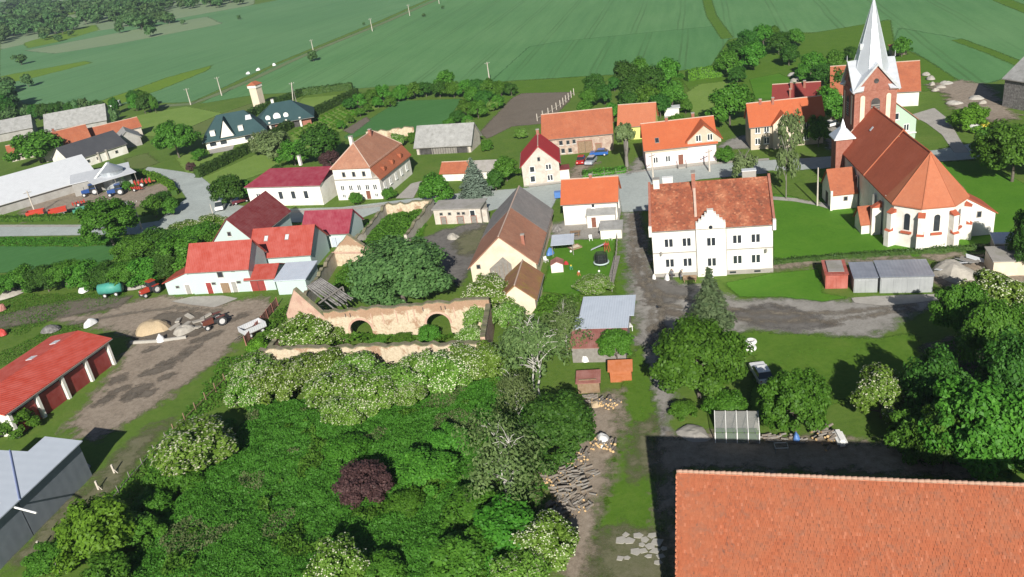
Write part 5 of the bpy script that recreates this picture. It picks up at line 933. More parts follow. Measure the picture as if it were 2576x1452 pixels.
# ------------------------------------------------------------------ play yard
def at(u,v): p=G(u,v); return (float(p[0]),float(p[1]),LAY[0])
def Z(k,x,y): return (1341.7+x*.1518,562.2+y*.1518)     # from pixels of an enlarged image crop of the play yard
ps=thing('garden_shelter','open garden shelter with grey sheet roof','shelter',at(*Z(0,330,560)),R(-10)); q=MB(); slab(q,[(-.2,-.3,2.0),(3.6,-.3,2.0),(3.6,3.6,2.3),(-.2,3.6,2.3)],.06); q.build('roof',MT['sheet_steel'],ps)
for x,y in ((0,0),(3.4,0),(0,3.2),(3.4,3.2)): MB().box(x-.05,x+.05,y-.05,y+.05,-.2,2.0).build('post',MT['wood_grey'],ps)
ph=thing('playhouse','small pink playhouse with red pitched roof on the lawn','playhouse',at(*Z(0,305,835)),R(-8)); MB().extr([(0,0,-.1),(1.9,0,-.1),(1.9,0,1.25),(.95,0,1.7),(0,0,1.25)],(0,1.8,0)).build('wall',MT['pink_wall'],ph); q=MB(); slab(q,[(-.12,-.1,1.26),(.95,-.1,1.8),(.95,2.0,1.8),(-.12,2.0,1.26)],.05); slab(q,[(2.02,-.1,1.26),(2.02,2.0,1.26),(.95,2.0,1.8),(.95,-.1,1.8)],.05); q.build('roof',MT['sheet_rust'],ph)
tr=thing('trampoline','round black trampoline with safety net and teal rim','trampoline',at(*Z(0,1135,715))); MB().torus((0,0,.6),1.15,.12,'z',24,6).build('rim',MT['tile_teal'] if False else MT['aqua_wall'],tr); MB().lathe([(1.05,.58),(1.05,.6)],24).build('mat',MT['black'],tr)
m,nt,out=newmat('net'); p_=finish(nt,out,(.02,.025,.025),.8); p_.inputs['Alpha'].default_value=.75
q=MB(); n=24
for i in range(n):
    a,b=6.283*i/n,6.283*(i+1)/n; q.add([(1.0*math.cos(a),1.0*math.sin(a),.65),(1.0*math.cos(b),1.0*math.sin(b),.65),(.95*math.cos(b),.95*math.sin(b),2.1),(.95*math.cos(a),.95*math.sin(a),2.1)],[(0,1,2,3)])
q.build('net',MT['net'],tr)
for i in range(6): a=6.283*i/6; MB().tube((1.1*math.cos(a),1.1*math.sin(a),-.1),(1.02*math.cos(a),1.02*math.sin(a),2.15),.035).build('pole',MT['black'],tr)
sl_=thing('garden_slide','blue slide on a red climbing frame','slide',at(*Z(0,1190,470)),R(150)); MB().add([(0,-.3,1.3),(0,.3,1.3),(2.4,.3,.1),(2.4,-.3,.1),(0,-.3,1.2),(0,.3,1.2),(2.4,.3,0),(2.4,-.3,0)],[(0,1,2,3),(4,7,6,5),(0,4,5,1),(1,5,6,2),(2,6,7,3),(3,7,4,0)]).build('chute',MT['sheet_steel'],sl_)
for y in (-.35,.35):
    for x in (-.1,-.8): MB().tube((x,y,-.1),(x*.6,y,1.6),.04).build('frame_leg',MT['sheet_red'],sl_)
MB().box(-.7,0,-.35,.35,1.15,1.22).build('platform',MT['sheet_red'],sl_)
plain('blue_plastic',(.08,.2,.5),.1,2,.4); plain('red_plastic',(.5,.05,.04),.1,2,.4); plain('yellow_plastic',(.7,.55,.06),.1,2,.4); plain('green_plastic',(.05,.25,.17),.15,2,.4); plain('teal_cloth',(.05,.3,.24),.15,2,.5)
def tarp(name,label,cat,u,v,r,h,mat,seed=0,group=None):
    """irregular draped heap"""
    rs=random.Random(seed); n=18; K=7; ox,oy=rs.uniform(0,90),rs.uniform(0,90); vs=[]
    for k in range(K):
        f=1-k/K
        for i in range(n):
            a=6.283*i/n; x,y=math.cos(a)*f,math.sin(a)*f; w=float(vnoise(np.array([x*1.3+ox]),np.array([y*1.3+oy]))[0]); w2=float(vnoise(np.array([x*3.1+oy]),np.array([y*3.1+ox]))[0]); rr=r*(.72+.55*w)
            z=h*(math.cos(f*1.57)**.7)*(.55+.5*w+.4*w2) if k else -.05
            vs.append((x*rr,y*rr*.8,z))
    vs.append((0,0,vs[-1][2]*1.02)); fs=[(k*n+i,k*n+(i+1)%n,(k+1)*n+(i+1)%n,(k+1)*n+i) for k in range(K-1) for i in range(n)]+[((K-1)*n+i,(K-1)*n+(i+1)%n,K*n) for i in range(n)]
    o=MB().add(vs,fs).build(name,MT[mat],None,at(u,v),rs.uniform(0,3),mat in('plastic_white','blue_plastic','white_paint')); tag(o,label,cat,group); return o
def ball(label,u,v,r,mat,name='ball'):
    o=MB().lathe([(.02,0),(r*.7,r*.3),(r,r),(r*.7,r*1.7),(.02,r*2)],10).build(name,MT[mat],None,at(u,v),0,True); tag(o,label,'ball')
ball('white ball on the grass in front of the trampoline',*Z(0,1092,830),.2,'white_paint'); ball('small pale ball beside the playhouse on the lawn',*Z(0,625,500),.2,'white_paint')
def chair(label,u,v,mat,rz=0,s=1.,group='garden seats on the play yard'):
    t=thing('garden_chair',label,'chair',at(u,v),rz,group); t.scale=(s,s,s)
    MB().box(-.28,.28,-.28,.28,.38,.44).build('seat',MT[mat],t); MB().box(-.28,.28,.24,.3,.44,.95).build('backrest',MT[mat],t)
    for x in (-.24,.24):
        for y in (-.24,.24): MB().box(x-.03,x+.03,y-.03,y+.03,0,.38).build('leg',MT[mat],t)
chair('white garden chair in front of the house terrace',*Z(0,955,300),'white_paint'); chair('white garden chair left of the playhouse by the barn wall',*Z(0,215,660),'white_paint',.5); chair('white plastic chair near the slide, left one',*Z(0,1165,275),'white_paint',.3); chair('white plastic chair near the slide, right one',*Z(0,1285,290),'white_paint',-.4)
def rider(nm,label,cat,u,v,mat,mat2,rz=0):
    t=thing(nm,label,cat,at(u,v),rz); MB().lathe([(.05,.25),(.22,.35),(.25,.5),(.12,.65),(.03,.68)],10).build('body',MT[mat],t); MB().lathe([(.02,.6),(.13,.68),(.13,.85),(.02,.92)],8,(0,-.25)).build('head',MT[mat2],t)
    for x in (-.18,.18):
        for y in (-.25,.25): MB().tube((x,y,0),(x*.6,y*.5,.4),.05).build('leg',MT[mat],t)
rider('ride_on_toy','orange and white ride-on toy in the middle of the lawn','toy',*Z(0,755,880),'orange_wood','white_paint',.3); rider('ride_on_toy','green and yellow ride-on toy right of the playhouse','toy',*Z(0,630,780),'green_plastic','yellow_plastic')
pb=thing('picnic_bench','brown wooden picnic bench on the terrace','bench',at(*Z(0,700,215)),R(-10)); MB().box(-.9,.9,-.4,.4,.68,.74).build('table_top',MT['wood'],pb)
for y in (-.75,.75): MB().box(-.9,.9,y-.14,y+.14,.42,.47).build('seat',MT['wood'],pb)
for x in (-.6,.6): MB().box(x-.05,x+.05,-.7,.7,0,.42).box(x-.05,x+.05,-.35,.35,.42,.68).build('leg',MT['wood'],pb)
sb=thing('sandpit','small sandpit with boards beside the garden shelter','sandpit',at(*Z(0,690,420)),R(20)); MB().box(-.9,.9,-.7,.7,0,.12).build('sand',MT['cream_wall'],sb)
for y in (-.75,.75): MB().box(-1,1,y-.06,y+.06,0,.25).build('board',MT['wood'],sb)
for x in (-.95,.95): MB().box(x-.06,x+.06,-.68,.68,0,.25).build('board',MT['wood'],sb)
tarp('tarpaulin','blue tarpaulin bundle at the left side of the garden shelter','tarpaulin',*Z(0,275,520),.8,.9,'blue_plastic',3); tarp('paddling_pool','blue and white paddling pool at the garden edge','pool',*Z(0,760,1090),.7,.3,'blue_plastic',4)
tarp('toy_heap','pink and violet toys beside the playhouse','toys',*Z(0,545,690),.45,.5,'tile_crimson',5); tarp('flower_basket','white basket on the sandpit edge','basket',*Z(0,645,330),.5,.5,'white_paint',6); tarp('dark_shrub_heap','dark brown heap of brushwood at the terrace corner','brushwood',*Z(0,410,140),.9,1.0,'charred',8)
pf=thing('plank_walk','narrow grey plank walk along the driveway fence','walkway',at(*Z(0,1265,1100)),R(74))
for k in range(12): MB().box(k*.95,k*.95+.9,-.5,.5,.25,.32).build('plank',MT['wood_grey'],pf)
def fence(name,label,pts,h,step,mat,rails=2,pw=.08,group=None,panel=None):
    P=[np.array(G(*p)[:2] if len(p)==2 else g(*p)[:2]) for p in pts]; t=thing(name,label,'fence',(float(P[0][0]),float(P[0][1]),LAY[0]),0,group); o=P[0]
    pm=MB().box(-pw/2,pw/2,-pw/2,pw/2,-.3,h).mesh('post',MT[mat])
    for a,b in zip(P[:-1],P[1:]):
        d=b-a; L=float(np.hypot(*d)); n=max(1,int(L/step)); an=math.atan2(d[1],d[0])
        for i in range(n): p=a+d*i/n-o; link('post',pm,t,(p[0],p[1],0),an)
        for r in range(rails): z=h*(.35+.55*r/max(1,rails-1)); c=(a+b)/2-o; MB().obox(c,an,L,.05,z-.04,z+.04).build('rail',MT[mat],t)
        if panel: c=(a+b)/2-o; MB().obox((c[0],c[1]),an,L,.03,.05,h*.9).build('panel',MT[panel],t)
    p=P[-1]-o; link('post',pm,t,(p[0],p[1],0)); return t
fence('garden_fence','grey board fence between play yard and driveway',[(1555,560),(1552,640),(1540,735)],1.1,1.6,'wood_grey',2,.1); fence('post_fence','row of concrete posts along the ploughed plot',[(1352,305),(1380,290),(1410,270),(1444,240)],1.8,2.6,'stain_wall',1,.18)
fence('street_fence','thin grey fence with slender posts along the street verge',[(1462,450),(1580,436)],1.1,2.4,'wood_grey',1,.06); fence('field_fence','old dark fence along the overgrown bank',[(640,890),(590,940),(520,1010),(440,1090)],1.2,2.0,'wood',1,.12); fence('yard_fence','low brick-red board fence beside the ruin',[(620,870),(700,770)],1.4,2.0,'sheet_rust',2,.12,panel='sheet_rust')
fence('field_fence','thin dark fence at the lower left bank',[(420,1110),(330,1210),(240,1320),(150,1440)],1.1,2.4,'wood_grey',1,.1)
# ------------------------------------------------------------------ vehicles
def carpaint(name,c):
    m,nt,out=newmat(name); p=finish(nt,out,c,.3,0,spec=.5); p.inputs['Coat Weight'].default_value=.5; return m
for n_,c_ in (('paint_red',(.42,.02,.02)),('paint_silver',(.4,.44,.5)),('paint_white',(.8,.8,.8)),('paint_blue',(.03,.12,.4)),('paint_dark',(.12,.02,.03)),('tractor_red',(.45,.05,.03)),('tractor_rust',(.14,.045,.03)),('tractor_blue',(.02,.07,.25)),('light',(.7,.7,.65)),('rim',(.6,.6,.6))):
    carpaint(n_,c_)
def wheel(root,x,y,r,w,rim='rim'):
    o=MB().lathe([(r*.6,-w/2),(r*.95,-w/2),(r,-w/4),(r,w/4),(r*.95,w/2),(r*.6,w/2)],14).build('wheel',MT['black'],root,(x,y,r),0); o.rotation_euler=(math.pi/2,0,0); k=MB().lathe([(r*.58,-w/2-.01),(r*.58,w/2+.01)],12).build('rim',MT[rim],o); return o
def car(name,label,cat,loc,rz,paint,L=4.1,Wd=1.7,H=1.45,van=False,group=None):
    t=thing(name,label,cat,loc,rz,group)
    prof=[(-L/2,.35),(-L/2,.8),(-L*.44,.9),(-L*.22,.95),(L*.5,.92),(L*.5,.4),(L*.46,.3),(-L*.46,.3)] if not van else [(-L/2,.35),(-L/2,.9),(-L*.36,1.05),(L*.5,1.05),(L*.5,.4),(L*.46,.3),(-L*.46,.3)]
    me=MB().extr([(x,-Wd/2,z) for x,z in prof],(0,Wd,0)).mesh('body',MT[paint]); bevel(me,.06,2); link('body',me,t)
    cp=[(-L*.24,.93),(-L*.06,H),(L*.3,H),(L*.45,.93)] if not van else [(-L*.36,1.04),(-L*.2,H),(L*.49,H),(L*.5,1.04)]
    a=Wd/2-.05; b=Wd/2-.18; m=MB().add([(x,-(a if i in(0,3) else b),z) for i,(x,z) in enumerate(cp)]+[(x,(a if i in(0,3) else b),z) for i,(x,z) in enumerate(cp)],[(0,1,2,3),(7,6,5,4),(0,4,5,1),(1,5,6,2),(2,6,7,3),(3,7,4,0)]); g_=m.build('windows',MT['glass'],t)
    x1,x2=cp[1][0],cp[2][0]; rf=MB().box(x1-.03,x2+.03,-b-.02,b+.02,H-.03,H+.03).mesh('car_roof',MT[paint]); bevel(rf,.025); link('car_roof',rf,t)
    if van:
        for s in (-1,1): MB().extr([(x1+.9,s*(a+.005),1.03),(x2,s*(a+.005),1.03),(x2,s*(b+.015),H),(x1+.9,s*(b+.015),H)],(0,-s*.03,0)).build('side_panel',MT[paint],t)
    for x in (-L*.31,L*.3):
        for s in (-1,1): wheel(t,x,s*(Wd/2-.1),.31,.2)
    for s in (-1,1):
        MB().box(-L/2-.02,-L/2+.06,s*Wd*.32-.14,s*Wd*.32+.14,.6,.75).build('headlight',MT['light'],t); MB().box(L/2-.05,L/2+.02,s*Wd*.36-.1,s*Wd*.36+.1,.65,.8).build('tail_light',MT['red_plastic'],t)
    return t
def tractor(label,loc,rz,paint,cab=True,s=1.):
    t=thing('tractor',label,'tractor',loc,rz); t.scale=(s,s,s)
    me=MB().extr([(-1.9,-.35,.7),(-1.9,-.35,1.35),(-.2,-.35,1.5),(-.2,-.35,.6)],(0,.7,0)).mesh('bonnet',MT[paint]); bevel(me,.06,2); link('bonnet',me,t); MB().box(-.3,1.2,-.3,.3,.55,1.0).build('chassis',MT['black'],t)
    if cab:
        c=MB().add([(-.2,-.65,1.1),(1.1,-.65,1.1),(1.1,.65,1.1),(-.2,.65,1.1),(-.05,-.58,2.3),(1.0,-.58,2.3),(1.0,.58,2.3),(-.05,.58,2.3)],[(0,3,2,1),(4,5,6,7),(0,1,5,4),(1,2,6,5),(2,3,7,6),(3,0,4,7)]).build('cab_glass',MT['glass'],t); MB().box(-.15,1.15,-.68,.68,2.3,2.42).build('cab_roof',MT[paint],c)
    else: MB().box(.5,1.0,-.3,.3,1.0,1.1).box(.95,1.05,-.3,.3,1.1,1.5).build('driver_seat',MT['black'],t); MB().tube((0,0,1.4),(.35,0,1.7),.03).torus((.35,0,1.7),.18,.025,'z',12,5).build('steering_wheel',MT['black'],t)
    for s_ in (-1,1):
        wheel(t,.75,s_*.85,.75,.4,'rim'); wheel(t,-1.5,s_*.7,.42,.28,'rim'); MB().box(.1,1.4,s_*.85-.22,s_*.85+.22,1.5,1.58).build('mudguard',MT[paint],t); MB().box(-1.95,-1.9,s_*.22-.08,s_*.22+.08,1.15,1.28).build('headlight',MT['light'],t)
    MB().tube((-1.2,.2,1.4),(-1.2,.2,2.1),.05).build('exhaust',MT['black'],t); return t
car('parked_car','red hatchback parked in the yard beside the crimson-roofed house','car',at(1462,412),R(75),'paint_red'); car('parked_car','silver car parked on the grass next to the red hatchback','car',at(1487,413),R(65),'paint_silver'); car('parked_car','light blue car parked near the brick barn front','car',at(1508,393),R(-15),'paint_blue')
car('parked_car','dark red car parked beside the magenta-roofed hall','car',at(606,512),R(30),'paint_dark'); car('parked_van','white van parked at the lane junction','van',at(557,527),R(95),'paint_white',4.4,1.8,1.9,True); car('parked_car','white estate car parked on the lawn between two trees','car',at(1915,952),R(-92),'paint_white',4.3,1.75,1.45)
car('parked_van','white van beside the far field at the left','van',at(290,270),R(0),'paint_white',5,2,2.2,True); car('parked_car','white car parked by the church turret in front of the cream house','car',at(2086,322),R(20),'paint_white')
tractor('red tractor with cab beside the aqua stable wing',at(382,742),R(50),'tractor_red'); tractor('old dark red tractor without cab in the farm yard',at(545,822),R(35),'tractor_rust',False,1.05); tractor('blue tractor under the shelter, left one',at(232,492),R(20),'tractor_blue',True,1.15); tractor('blue tractor with white wheels at the shelter edge, right one',at(297,492),R(15),'tractor_blue',True,1.15)
def trailer(label,loc,rz,mat,L=4,Wd=2.,h=1.,bed=.7):
    t=thing('trailer',label,'trailer',loc,rz); MB().box(-L/2,L/2,-Wd/2,Wd/2,bed,bed+.1).build('bed',MT['wood_grey'],t)
    for x0,x1,y0,y1 in ((-L/2,L/2,-Wd/2,-Wd/2+.06),(-L/2,L/2,Wd/2-.06,Wd/2),(-L/2,-L/2+.06,-Wd/2+.07,Wd/2-.07),(L/2-.06,L/2,-Wd/2+.07,Wd/2-.07)): MB().box(x0,x1,y0,y1,bed+.1,bed+h).build('side_board',MT[mat],t)
    for x in (-L*.28,L*.28):
        for s in (-1,1): wheel(t,x,s*(Wd/2-.1),.38,.22)
    MB().tube((-L/2,0,bed-.1),(-L/2-1.3,0,.4),.06).build('drawbar',MT['black'],t); return t
trailer('trailer with pale steel side boards next to the brick-red fence',at(640,842),R(40),'sheet_pale',3.6,2.2,.9); trailer('red farm trailer at the roadside hedge, left one',at(95,548),R(10),'tractor_red'); trailer('red farm trailer at the roadside hedge, right one',at(150,543),R(20),'tractor_red'); trailer('long pale green trailer behind the roadside hedge',at(228,540),R(10),'green_plastic',6.5,2.2,1.2); trailer('pale trailer behind the roadside tree',at(305,532),R(12),'sheet_pale',4)
def machine(label,u,v,rz,mat,s=1.):
    t=thing('farm_machine',label,'machine',at(u,v),rz,'farm machinery in the left yards'); t.scale=(s,s,s)
    MB().box(-1.5,1.5,-.08,.08,.8,.95).build('frame',MT[mat],t); MB().tube((0,0,.9),(2.2,0,.5),.06).build('drawbar',MT[mat],t)
    for k in range(5): MB().box(-1.4+k*.65,-1.1+k*.65,-.5,.5,.5,1.3-.1*(k%2)).build('unit',MT[mat],t)
    for s_ in (-1,1): wheel(t,-.2,s_*.7,.45,.2)
machine('red seed drill at the end of the machinery yard',362,470,R(15),'tractor_red',1.4); machine('small red implement in front of the seed drill',345,482,R(-15),'tractor_red',.9); machine('red implement leaning by the stable roof',415,695,R(10),'tractor_red',.9); machine('red cultivator at the left end of the machinery yard',200,520,R(30),'tractor_red',1.)
tarp('yellow_container','yellow plastic container behind the stable wing','container',408,700,.9,.9,'yellow_plastic',9)
tn=thing('farm_tank','green covered trailer tank beside the hedge row','tank',at(285,745),R(0)); me=MB(); n=12
me.lathe([(.2,-2.1),(.95,-2.0),(1.05,0),(.95,2.0),(.2,2.1)],14); o=me.build('tank_body',MT['teal_cloth'],tn,(0,0,1.4),0,True); o.rotation_euler=(0,math.pi/2,0)
for x in (-1,1):
    for s in (-1,1): wheel(tn,x,s*.8,.4,.25)
wt=thing('white_tank','rounded white tank standing in the sun by the firewood near the barn','tank',at(2112,1118),R(84)); me=MB().box(-1.2,1.2,-.5,.5,.15,1.0).mesh('tank_body',MT['white_paint']); bevel(me,.28,3); link('tank_body',me,wt)
for x in (-.8,.8): MB().box(x-.1,x+.1,-.45,.45,-.1,.3).build('support',MT['wood_grey'],wt)
# ------------------------------------------------------------------ poles
def pole(label,u,v,h=8,arm=True,r=.16,stay=None):
    t=thing('utility_pole',label,'pole',at(u,v),R(30),'utility poles'); t.location.z=0
    MB().tube((0,0,-.3),(0,0,h),r*1.3,r*.8,8).build('shaft',MT['stain_wall'],t)
    if arm:
        MB().box(-.9,.9,-.06,.06,h-.5,h-.38).build('crossarm',MT['wood_grey'],t)
        for x in (-.8,0,.8): MB().tube((x,0,h-.38),(x,0,h-.15),.05).build('insulator',MT['white_paint'],t)
    if stay: MB().tube((0,0,h-.3),(stay[0],stay[1],-.2),r,r,6).build('stay',MT['stain_wall'],t)
for a in (('pale utility pole on the field track, nearest the village',480,264,6.2),('pale utility pole on the field track, second from the village',558,241,7.2),('utility pole rising from the lone bush on the track',790,136,6.6),('utility pole on the field track, fourth from the village',937,79,6.6),('utility pole on the field track, fifth from the village',1031,40,6.2),('utility pole at the top edge of the field',1105,10,6.2),('wooden pole in the field above the hedge',1232,206,6.5),('slanting concrete pole by the roadside tree at the left',357,577,6.6),('concrete pole standing between the red trailers',92,543,6.4),('pale pole at the street junction in front of the orange-roofed house',1644,463,6.2),('thin pole on the street in front of the pink house',1785,432,4.6)): pole(*a)
pole('braced utility pole with leaning stay beside the green-roofed villa',746,262,7.5,True,.14,(-2.4,-3.5)); pole('short pole near the lane entrance',536,540,2.5,False,.08); pole('tall brown pole on the church lawn',2056,520,7,False,.12)
# ------------------------------------------------------------------ people by the white house
def person(label,u,v,h,rz,jacket,trouser,bend=0.):
    J=dict(pel=(0,0,.52),wa=(0,0,.62),ch=(0,-.02-bend*.12,.74),nk=(0,-.03-bend*.2,.845),hd=(0,-.04-bend*.22,.9),ht=(0,-.04-bend*.22,.985),
      hl=(.055,0,.5),kl=(.06,-.02,.28),al=(.06,.01,.04),tl=(.065,-.08,.015),hr=(-.055,0,.5),kr=(-.065,-.04,.28),ar=(-.07,.02,.04),tr=(-.075,-.07,.015),
      sl=(.11,-.02-bend*.14,.8),el=(.15,-.03-bend*.1,.63),wl=(.14,-.1-bend*.1,.5),fl=(.14,-.13-bend*.1,.44),sr=(-.11,-.02-bend*.14,.8),er=(-.15,-.02-bend*.1,.63),wr=(-.15,-.06-bend*.1,.49),fr=(-.15,-.08-bend*.1,.43))
    rad=dict(pel=.085,wa=.075,ch=.09,nk=.032,hd=.055,ht=.04,hl=.055,kl=.038,al=.026,tl=.02,hr=.055,kr=.038,ar=.026,tr=.02,sl=.04,el=.028,wl=.02,fl=.016,sr=.04,er=.028,wr=.02,fr=.016)
    E_=[('pel','wa'),('wa','ch'),('ch','nk'),('nk','hd'),('hd','ht'),('pel','hl'),('hl','kl'),('kl','al'),('al','tl'),('pel','hr'),('hr','kr'),('kr','ar'),('ar','tr'),('ch','sl'),('sl','el'),('el','wl'),('wl','fl'),('ch','sr'),('sr','er'),('er','wr'),('wr','fr')]
    ks=list(J); me=bpy.data.meshes.new('body'); me.from_pydata([J[k] for k in ks],[(ks.index(a),ks.index(b)) for a,b in E_],[])
    ob=bpy.data.objects.new('tmp',me); COL.objects.link(ob); sm=ob.modifiers.new('s','SKIN'); 
    if not me.skin_vertices: me.attributes
    for i,k in enumerate(ks): me.skin_vertices[0].data[i].radius=(rad[k],rad[k]); me.skin_vertices[0].data[i].use_root=(k=='pel')
    ob.modifiers.new('d','SUBSURF').levels=1; dg=bpy.context.evaluated_depsgraph_get(); dg.update(); m2=bpy.data.meshes.new_from_object(ob.evaluated_get(dg)); bpy.data.objects.remove(ob)
    m2.materials.clear()
    for k in (trouser,jacket,'skin'): m2.materials.append(MT[k])
    for p in m2.polygons: z=p.center.z; p.material_index=2 if (z>.84 or (abs(p.center.x)>.125 and z<.5)) else (1 if z>.52 else 0); p.use_smooth=True
    t=thing('person',label,'person',at(u,v),rz); t.scale=(h,h,h); link('body',m2,t)
    MB().lathe([(.058,.93),(.062,.955),(.05,.985),(.015,1.0)],10,(0,-.035-bend*.22)).build('hair',MT['hairm'],t,None,0,True); return t
plain('skin',(.5,.3,.22),.1,5); plain('hairm',(.05,.035,.025),.2,5); plain('cloth_grey',(.12,.13,.14),.2,5); plain('cloth_dark',(.05,.05,.06),.2,5); plain('cloth_brown',(.14,.1,.08),.2,5); plain('denim',(.06,.08,.14),.2,5)
try:
    person('person in grey clothes standing at the left front corner of the white house',1691,705,1.72,R(10),'cloth_grey','cloth_dark',.1); person('person in brown top walking along the white house wall',1713,706,1.68,R(60),'cloth_brown','denim',.5)
except Exception as ex: print('PERSON',ex)
bn=thing('garden_bench','brown bench at the wall of the white house','bench',at(1736,712),R(-13)); MB().box(-1,1,-.25,.25,.4,.46).build('seat',MT['wood'],bn); MB().box(-1,1,.22,.28,.46,.95).build('backrest',MT['wood'],bn)
for x in (-.8,.8): MB().box(x-.05,x+.05,-.22,.22,0,.4).build('leg',MT['wood'],bn)
tarp('white_bag','white sack beside the standing person at the white house','bag',1679,706,.45,.9,'white_paint',12); tarp('white_bag','white table with cloth at the wall of the white house','table',1787,700,.6,.7,'white_paint',13); tarp('white_barrel','white barrel at the corner of the white house','barrel',1646,704,.3,.7,'white_paint',14)
# ------------------------------------------------------------------ firewood, slabs, rubble, tyres
plain('log_bark',(.2,.165,.13),.35,6); plain('log_cut',(.62,.42,.2),.2,6); plain('log_pale',(.5,.38,.23),.25,5); plain('rock',(.4,.37,.32),.2,2,.9); plain('slab',(.42,.4,.36),.15,1.5,.9); plain('plastic_white',(.75,.75,.75),.08,3,.4)
logm=[]
for k in range(4):
    L=rnd.uniform(.7,1.1); r=rnd.uniform(.1,.17); logm.append((MB().tube((-L/2,0,0),(L/2,0,0),r,r*.92,8,False).mesh('log',MT['log_bark' if k<2 else 'wood_grey'],True),MB().tube((-L/2-.005,0,0),(-L/2,0,0),r,r,8).tube((L/2,0,0),(L/2+.005,0,0),r*.92,r*.92,8).mesh('cut_end',MT['log_cut']),r))
def logpile(label,u,v,n,sx_,sy_,h,rz,bias=0,pale=False,jit=.25):
    t=thing('log_pile',label,'firewood',at(u,v),rz); k=0; layers=max(1,int(h/.26)); per=max(1,n//layers)
    for l in range(layers):
        for i in range(per):
            lm,cm,r=logm[rnd.randrange(4)] if not pale else logm[rnd.randrange(2)]
            x=rnd.uniform(-sx_,sx_)*(1-l/layers*.35); y=(-sy_+2*sy_*(i+.5)/per)*(1-l/layers*.45)
            o=link('log',lm,t,(x,y,.14+l*.25)); o.rotation_euler=(rnd.uniform(-.15,.15),rnd.uniform(-.2,.2),rnd.gauss(0,jit)); link('cut_end',cm,o)
            if pale: o.data=lm
    return t
logpile('large heap of split grey firewood at the lane',1430,1225,90,1.8,3.0,1.1,R(15),jit=.6); logpile('log heap under the dark round tree',1455,1160,34,1.3,1.2,.8,R(60),jit=.5); logpile('long loose logs in front of the firewood heap',1478,1195,16,.8,1.2,.5,R(20),jit=.4); logpile('pale split logs piled on the grass edge',1530,1022,40,.7,1.3,.8,R(70),jit=.5); logpile('firewood stack in front of the rusty hut',1485,1010,20,.7,.8,.6,R(10),jit=.5); logpile('firewood stack half covered by white sheeting',1520,1125,34,.7,1.5,.9,R(60),jit=.2); logpile('stacked firewood by the elder bush at the bottom',1410,1385,18,.6,1.2,.7,R(80),jit=.2); logpile('sunlit stack of split firewood beside the white camper',2080,1105,46,1.2,1.6,.9,R(20),jit=.4); logpile('short firewood row behind the round tree near the barn',1960,1110,24,2.6,.8,.5,R(-15),jit=.3)
logpile('grey split logs at the lower end of the log yard',1412,1282,40,1.2,1.6,.7,R(40),jit=.6); logpile('loose grey logs along the dirt strip of the log yard',1448,1275,22,1.0,1.6,.4,R(80),jit=.7); logpile('grey firewood at the back of the log yard under the birch',1392,1205,40,1.0,1.5,.9,R(100),jit=.5)
tarp('plastic_sheet','white plastic sheeting over the firewood stack','sheeting',1517,1118,1.2,1.15,'plastic_white',21); tarp('plastic_sheet','crumpled white plastic on the wood stack at the bottom','sheeting',1411,1345,.9,1.0,'plastic_white',22); tarp('sand_heap','heap of grey gravel beside the greenhouse','heap',1745,1095,2.0,.55,'plinth',23); tarp('sand_heap','small yellowish sand heap at the log yard','heap',1500,1022,.8,.4,'log_pale',24)
tarp('muck_heap','brown dung heap in the farm yard','heap',385,830,3.0,1.6,'cream_wall' if False else 'log_pale',25); tarp('rubble_heap','heap of pale rubble and sand in the farm yard','heap',465,835,2.0,.9,'rock',26); tarp('covered_bale','white wrapped bale on the yard grass','bale',405,860,.8,.9,'plastic_white',27); tarp('roofing_heap','heap of old roofing sheets beside the garages','heap',2400,692,3.0,1.6,'rock',28); tarp('stone_pile','pile of stone near the stable in the walled yard','heap',1140,600,1.2,.7,'rock',29)
tarp('gravel_heap','grey gravel heap behind the red tractor','heap',345,722,2.4,1.0,'plinth',30); tarp('covered_boat','white covered trailer on the grass behind the red garage','cover',228,818,1.2,.8,'plastic_white',31); tarp('junk_heap','heap of rusty scrap near the left field edge','heap',30,742,2.5,.9,'rock',32); tarp('white_heap','white sack pile by the field edge hedge','heap',212,735,1.0,.9,'plastic_white',33); tarp('junk_heap','scrap and tarpaulins behind the red garage','heap',130,832,1.8,.8,'charred',34); tarp('red_container','red plastic tub in the grass at the left edge','tub',8,843,.9,.8,'red_plastic',35); tarp('rusty_box','rusty brown box in the grass at the left edge','box',5,782,.9,1.2,'sheet_rust',36)
tarp('red_container','blue plastic barrel behind the firewood row','barrel',2003,1112,.5,.9,'blue_plastic',37); tarp('laundry','white washing and boxes outside the small grey shed','laundry',1470,910,.6,.8,'white_paint',38)
# boards over the roofing heap
for k in range(7):
    p=at(2372+k*13,690-k*3); b=thing('roofing_sheet','weathered roofing sheet tossed on the heap beside the garages','roofing sheet',(p[0],p[1],1.0+rnd.uniform(0,.8)),R(20+k*17),'sheets on the roofing heap'); b.rotation_euler=(rnd.uniform(-.3,.3),rnd.uniform(-.35,.35),R(20+k*23)); MB().box(-1.2,1.2,-.5,.5,0,.05).build('sheet',MT[('sheet_pale','sheet_grey','wood_grey')[k%3]],b)
for k,(u,v) in enumerate(((478,800),(500,812),(450,810),(520,800),(470,820),(440,826),(495,828))):
    p=at(u,v); b=MB().box(-.9,.9,-.35,.35,0,.22).build('concrete_block',MT['rock'],None,(p[0],p[1],LAY[0]),rnd.uniform(0,3)); b.rotation_euler=(rnd.uniform(-.2,.2),rnd.uniform(-.2,.2),b.rotation_euler.z); tag(b,'broken concrete slab in the rubble of the farm yard','slab','broken slabs in the farm yard')
lt=thing('low_wall','low pale wall edging the rubble bay in the farm yard','wall',at(345,868),R(0)); a=G(330,866);b_=G(400,862);c_=G(470,852)
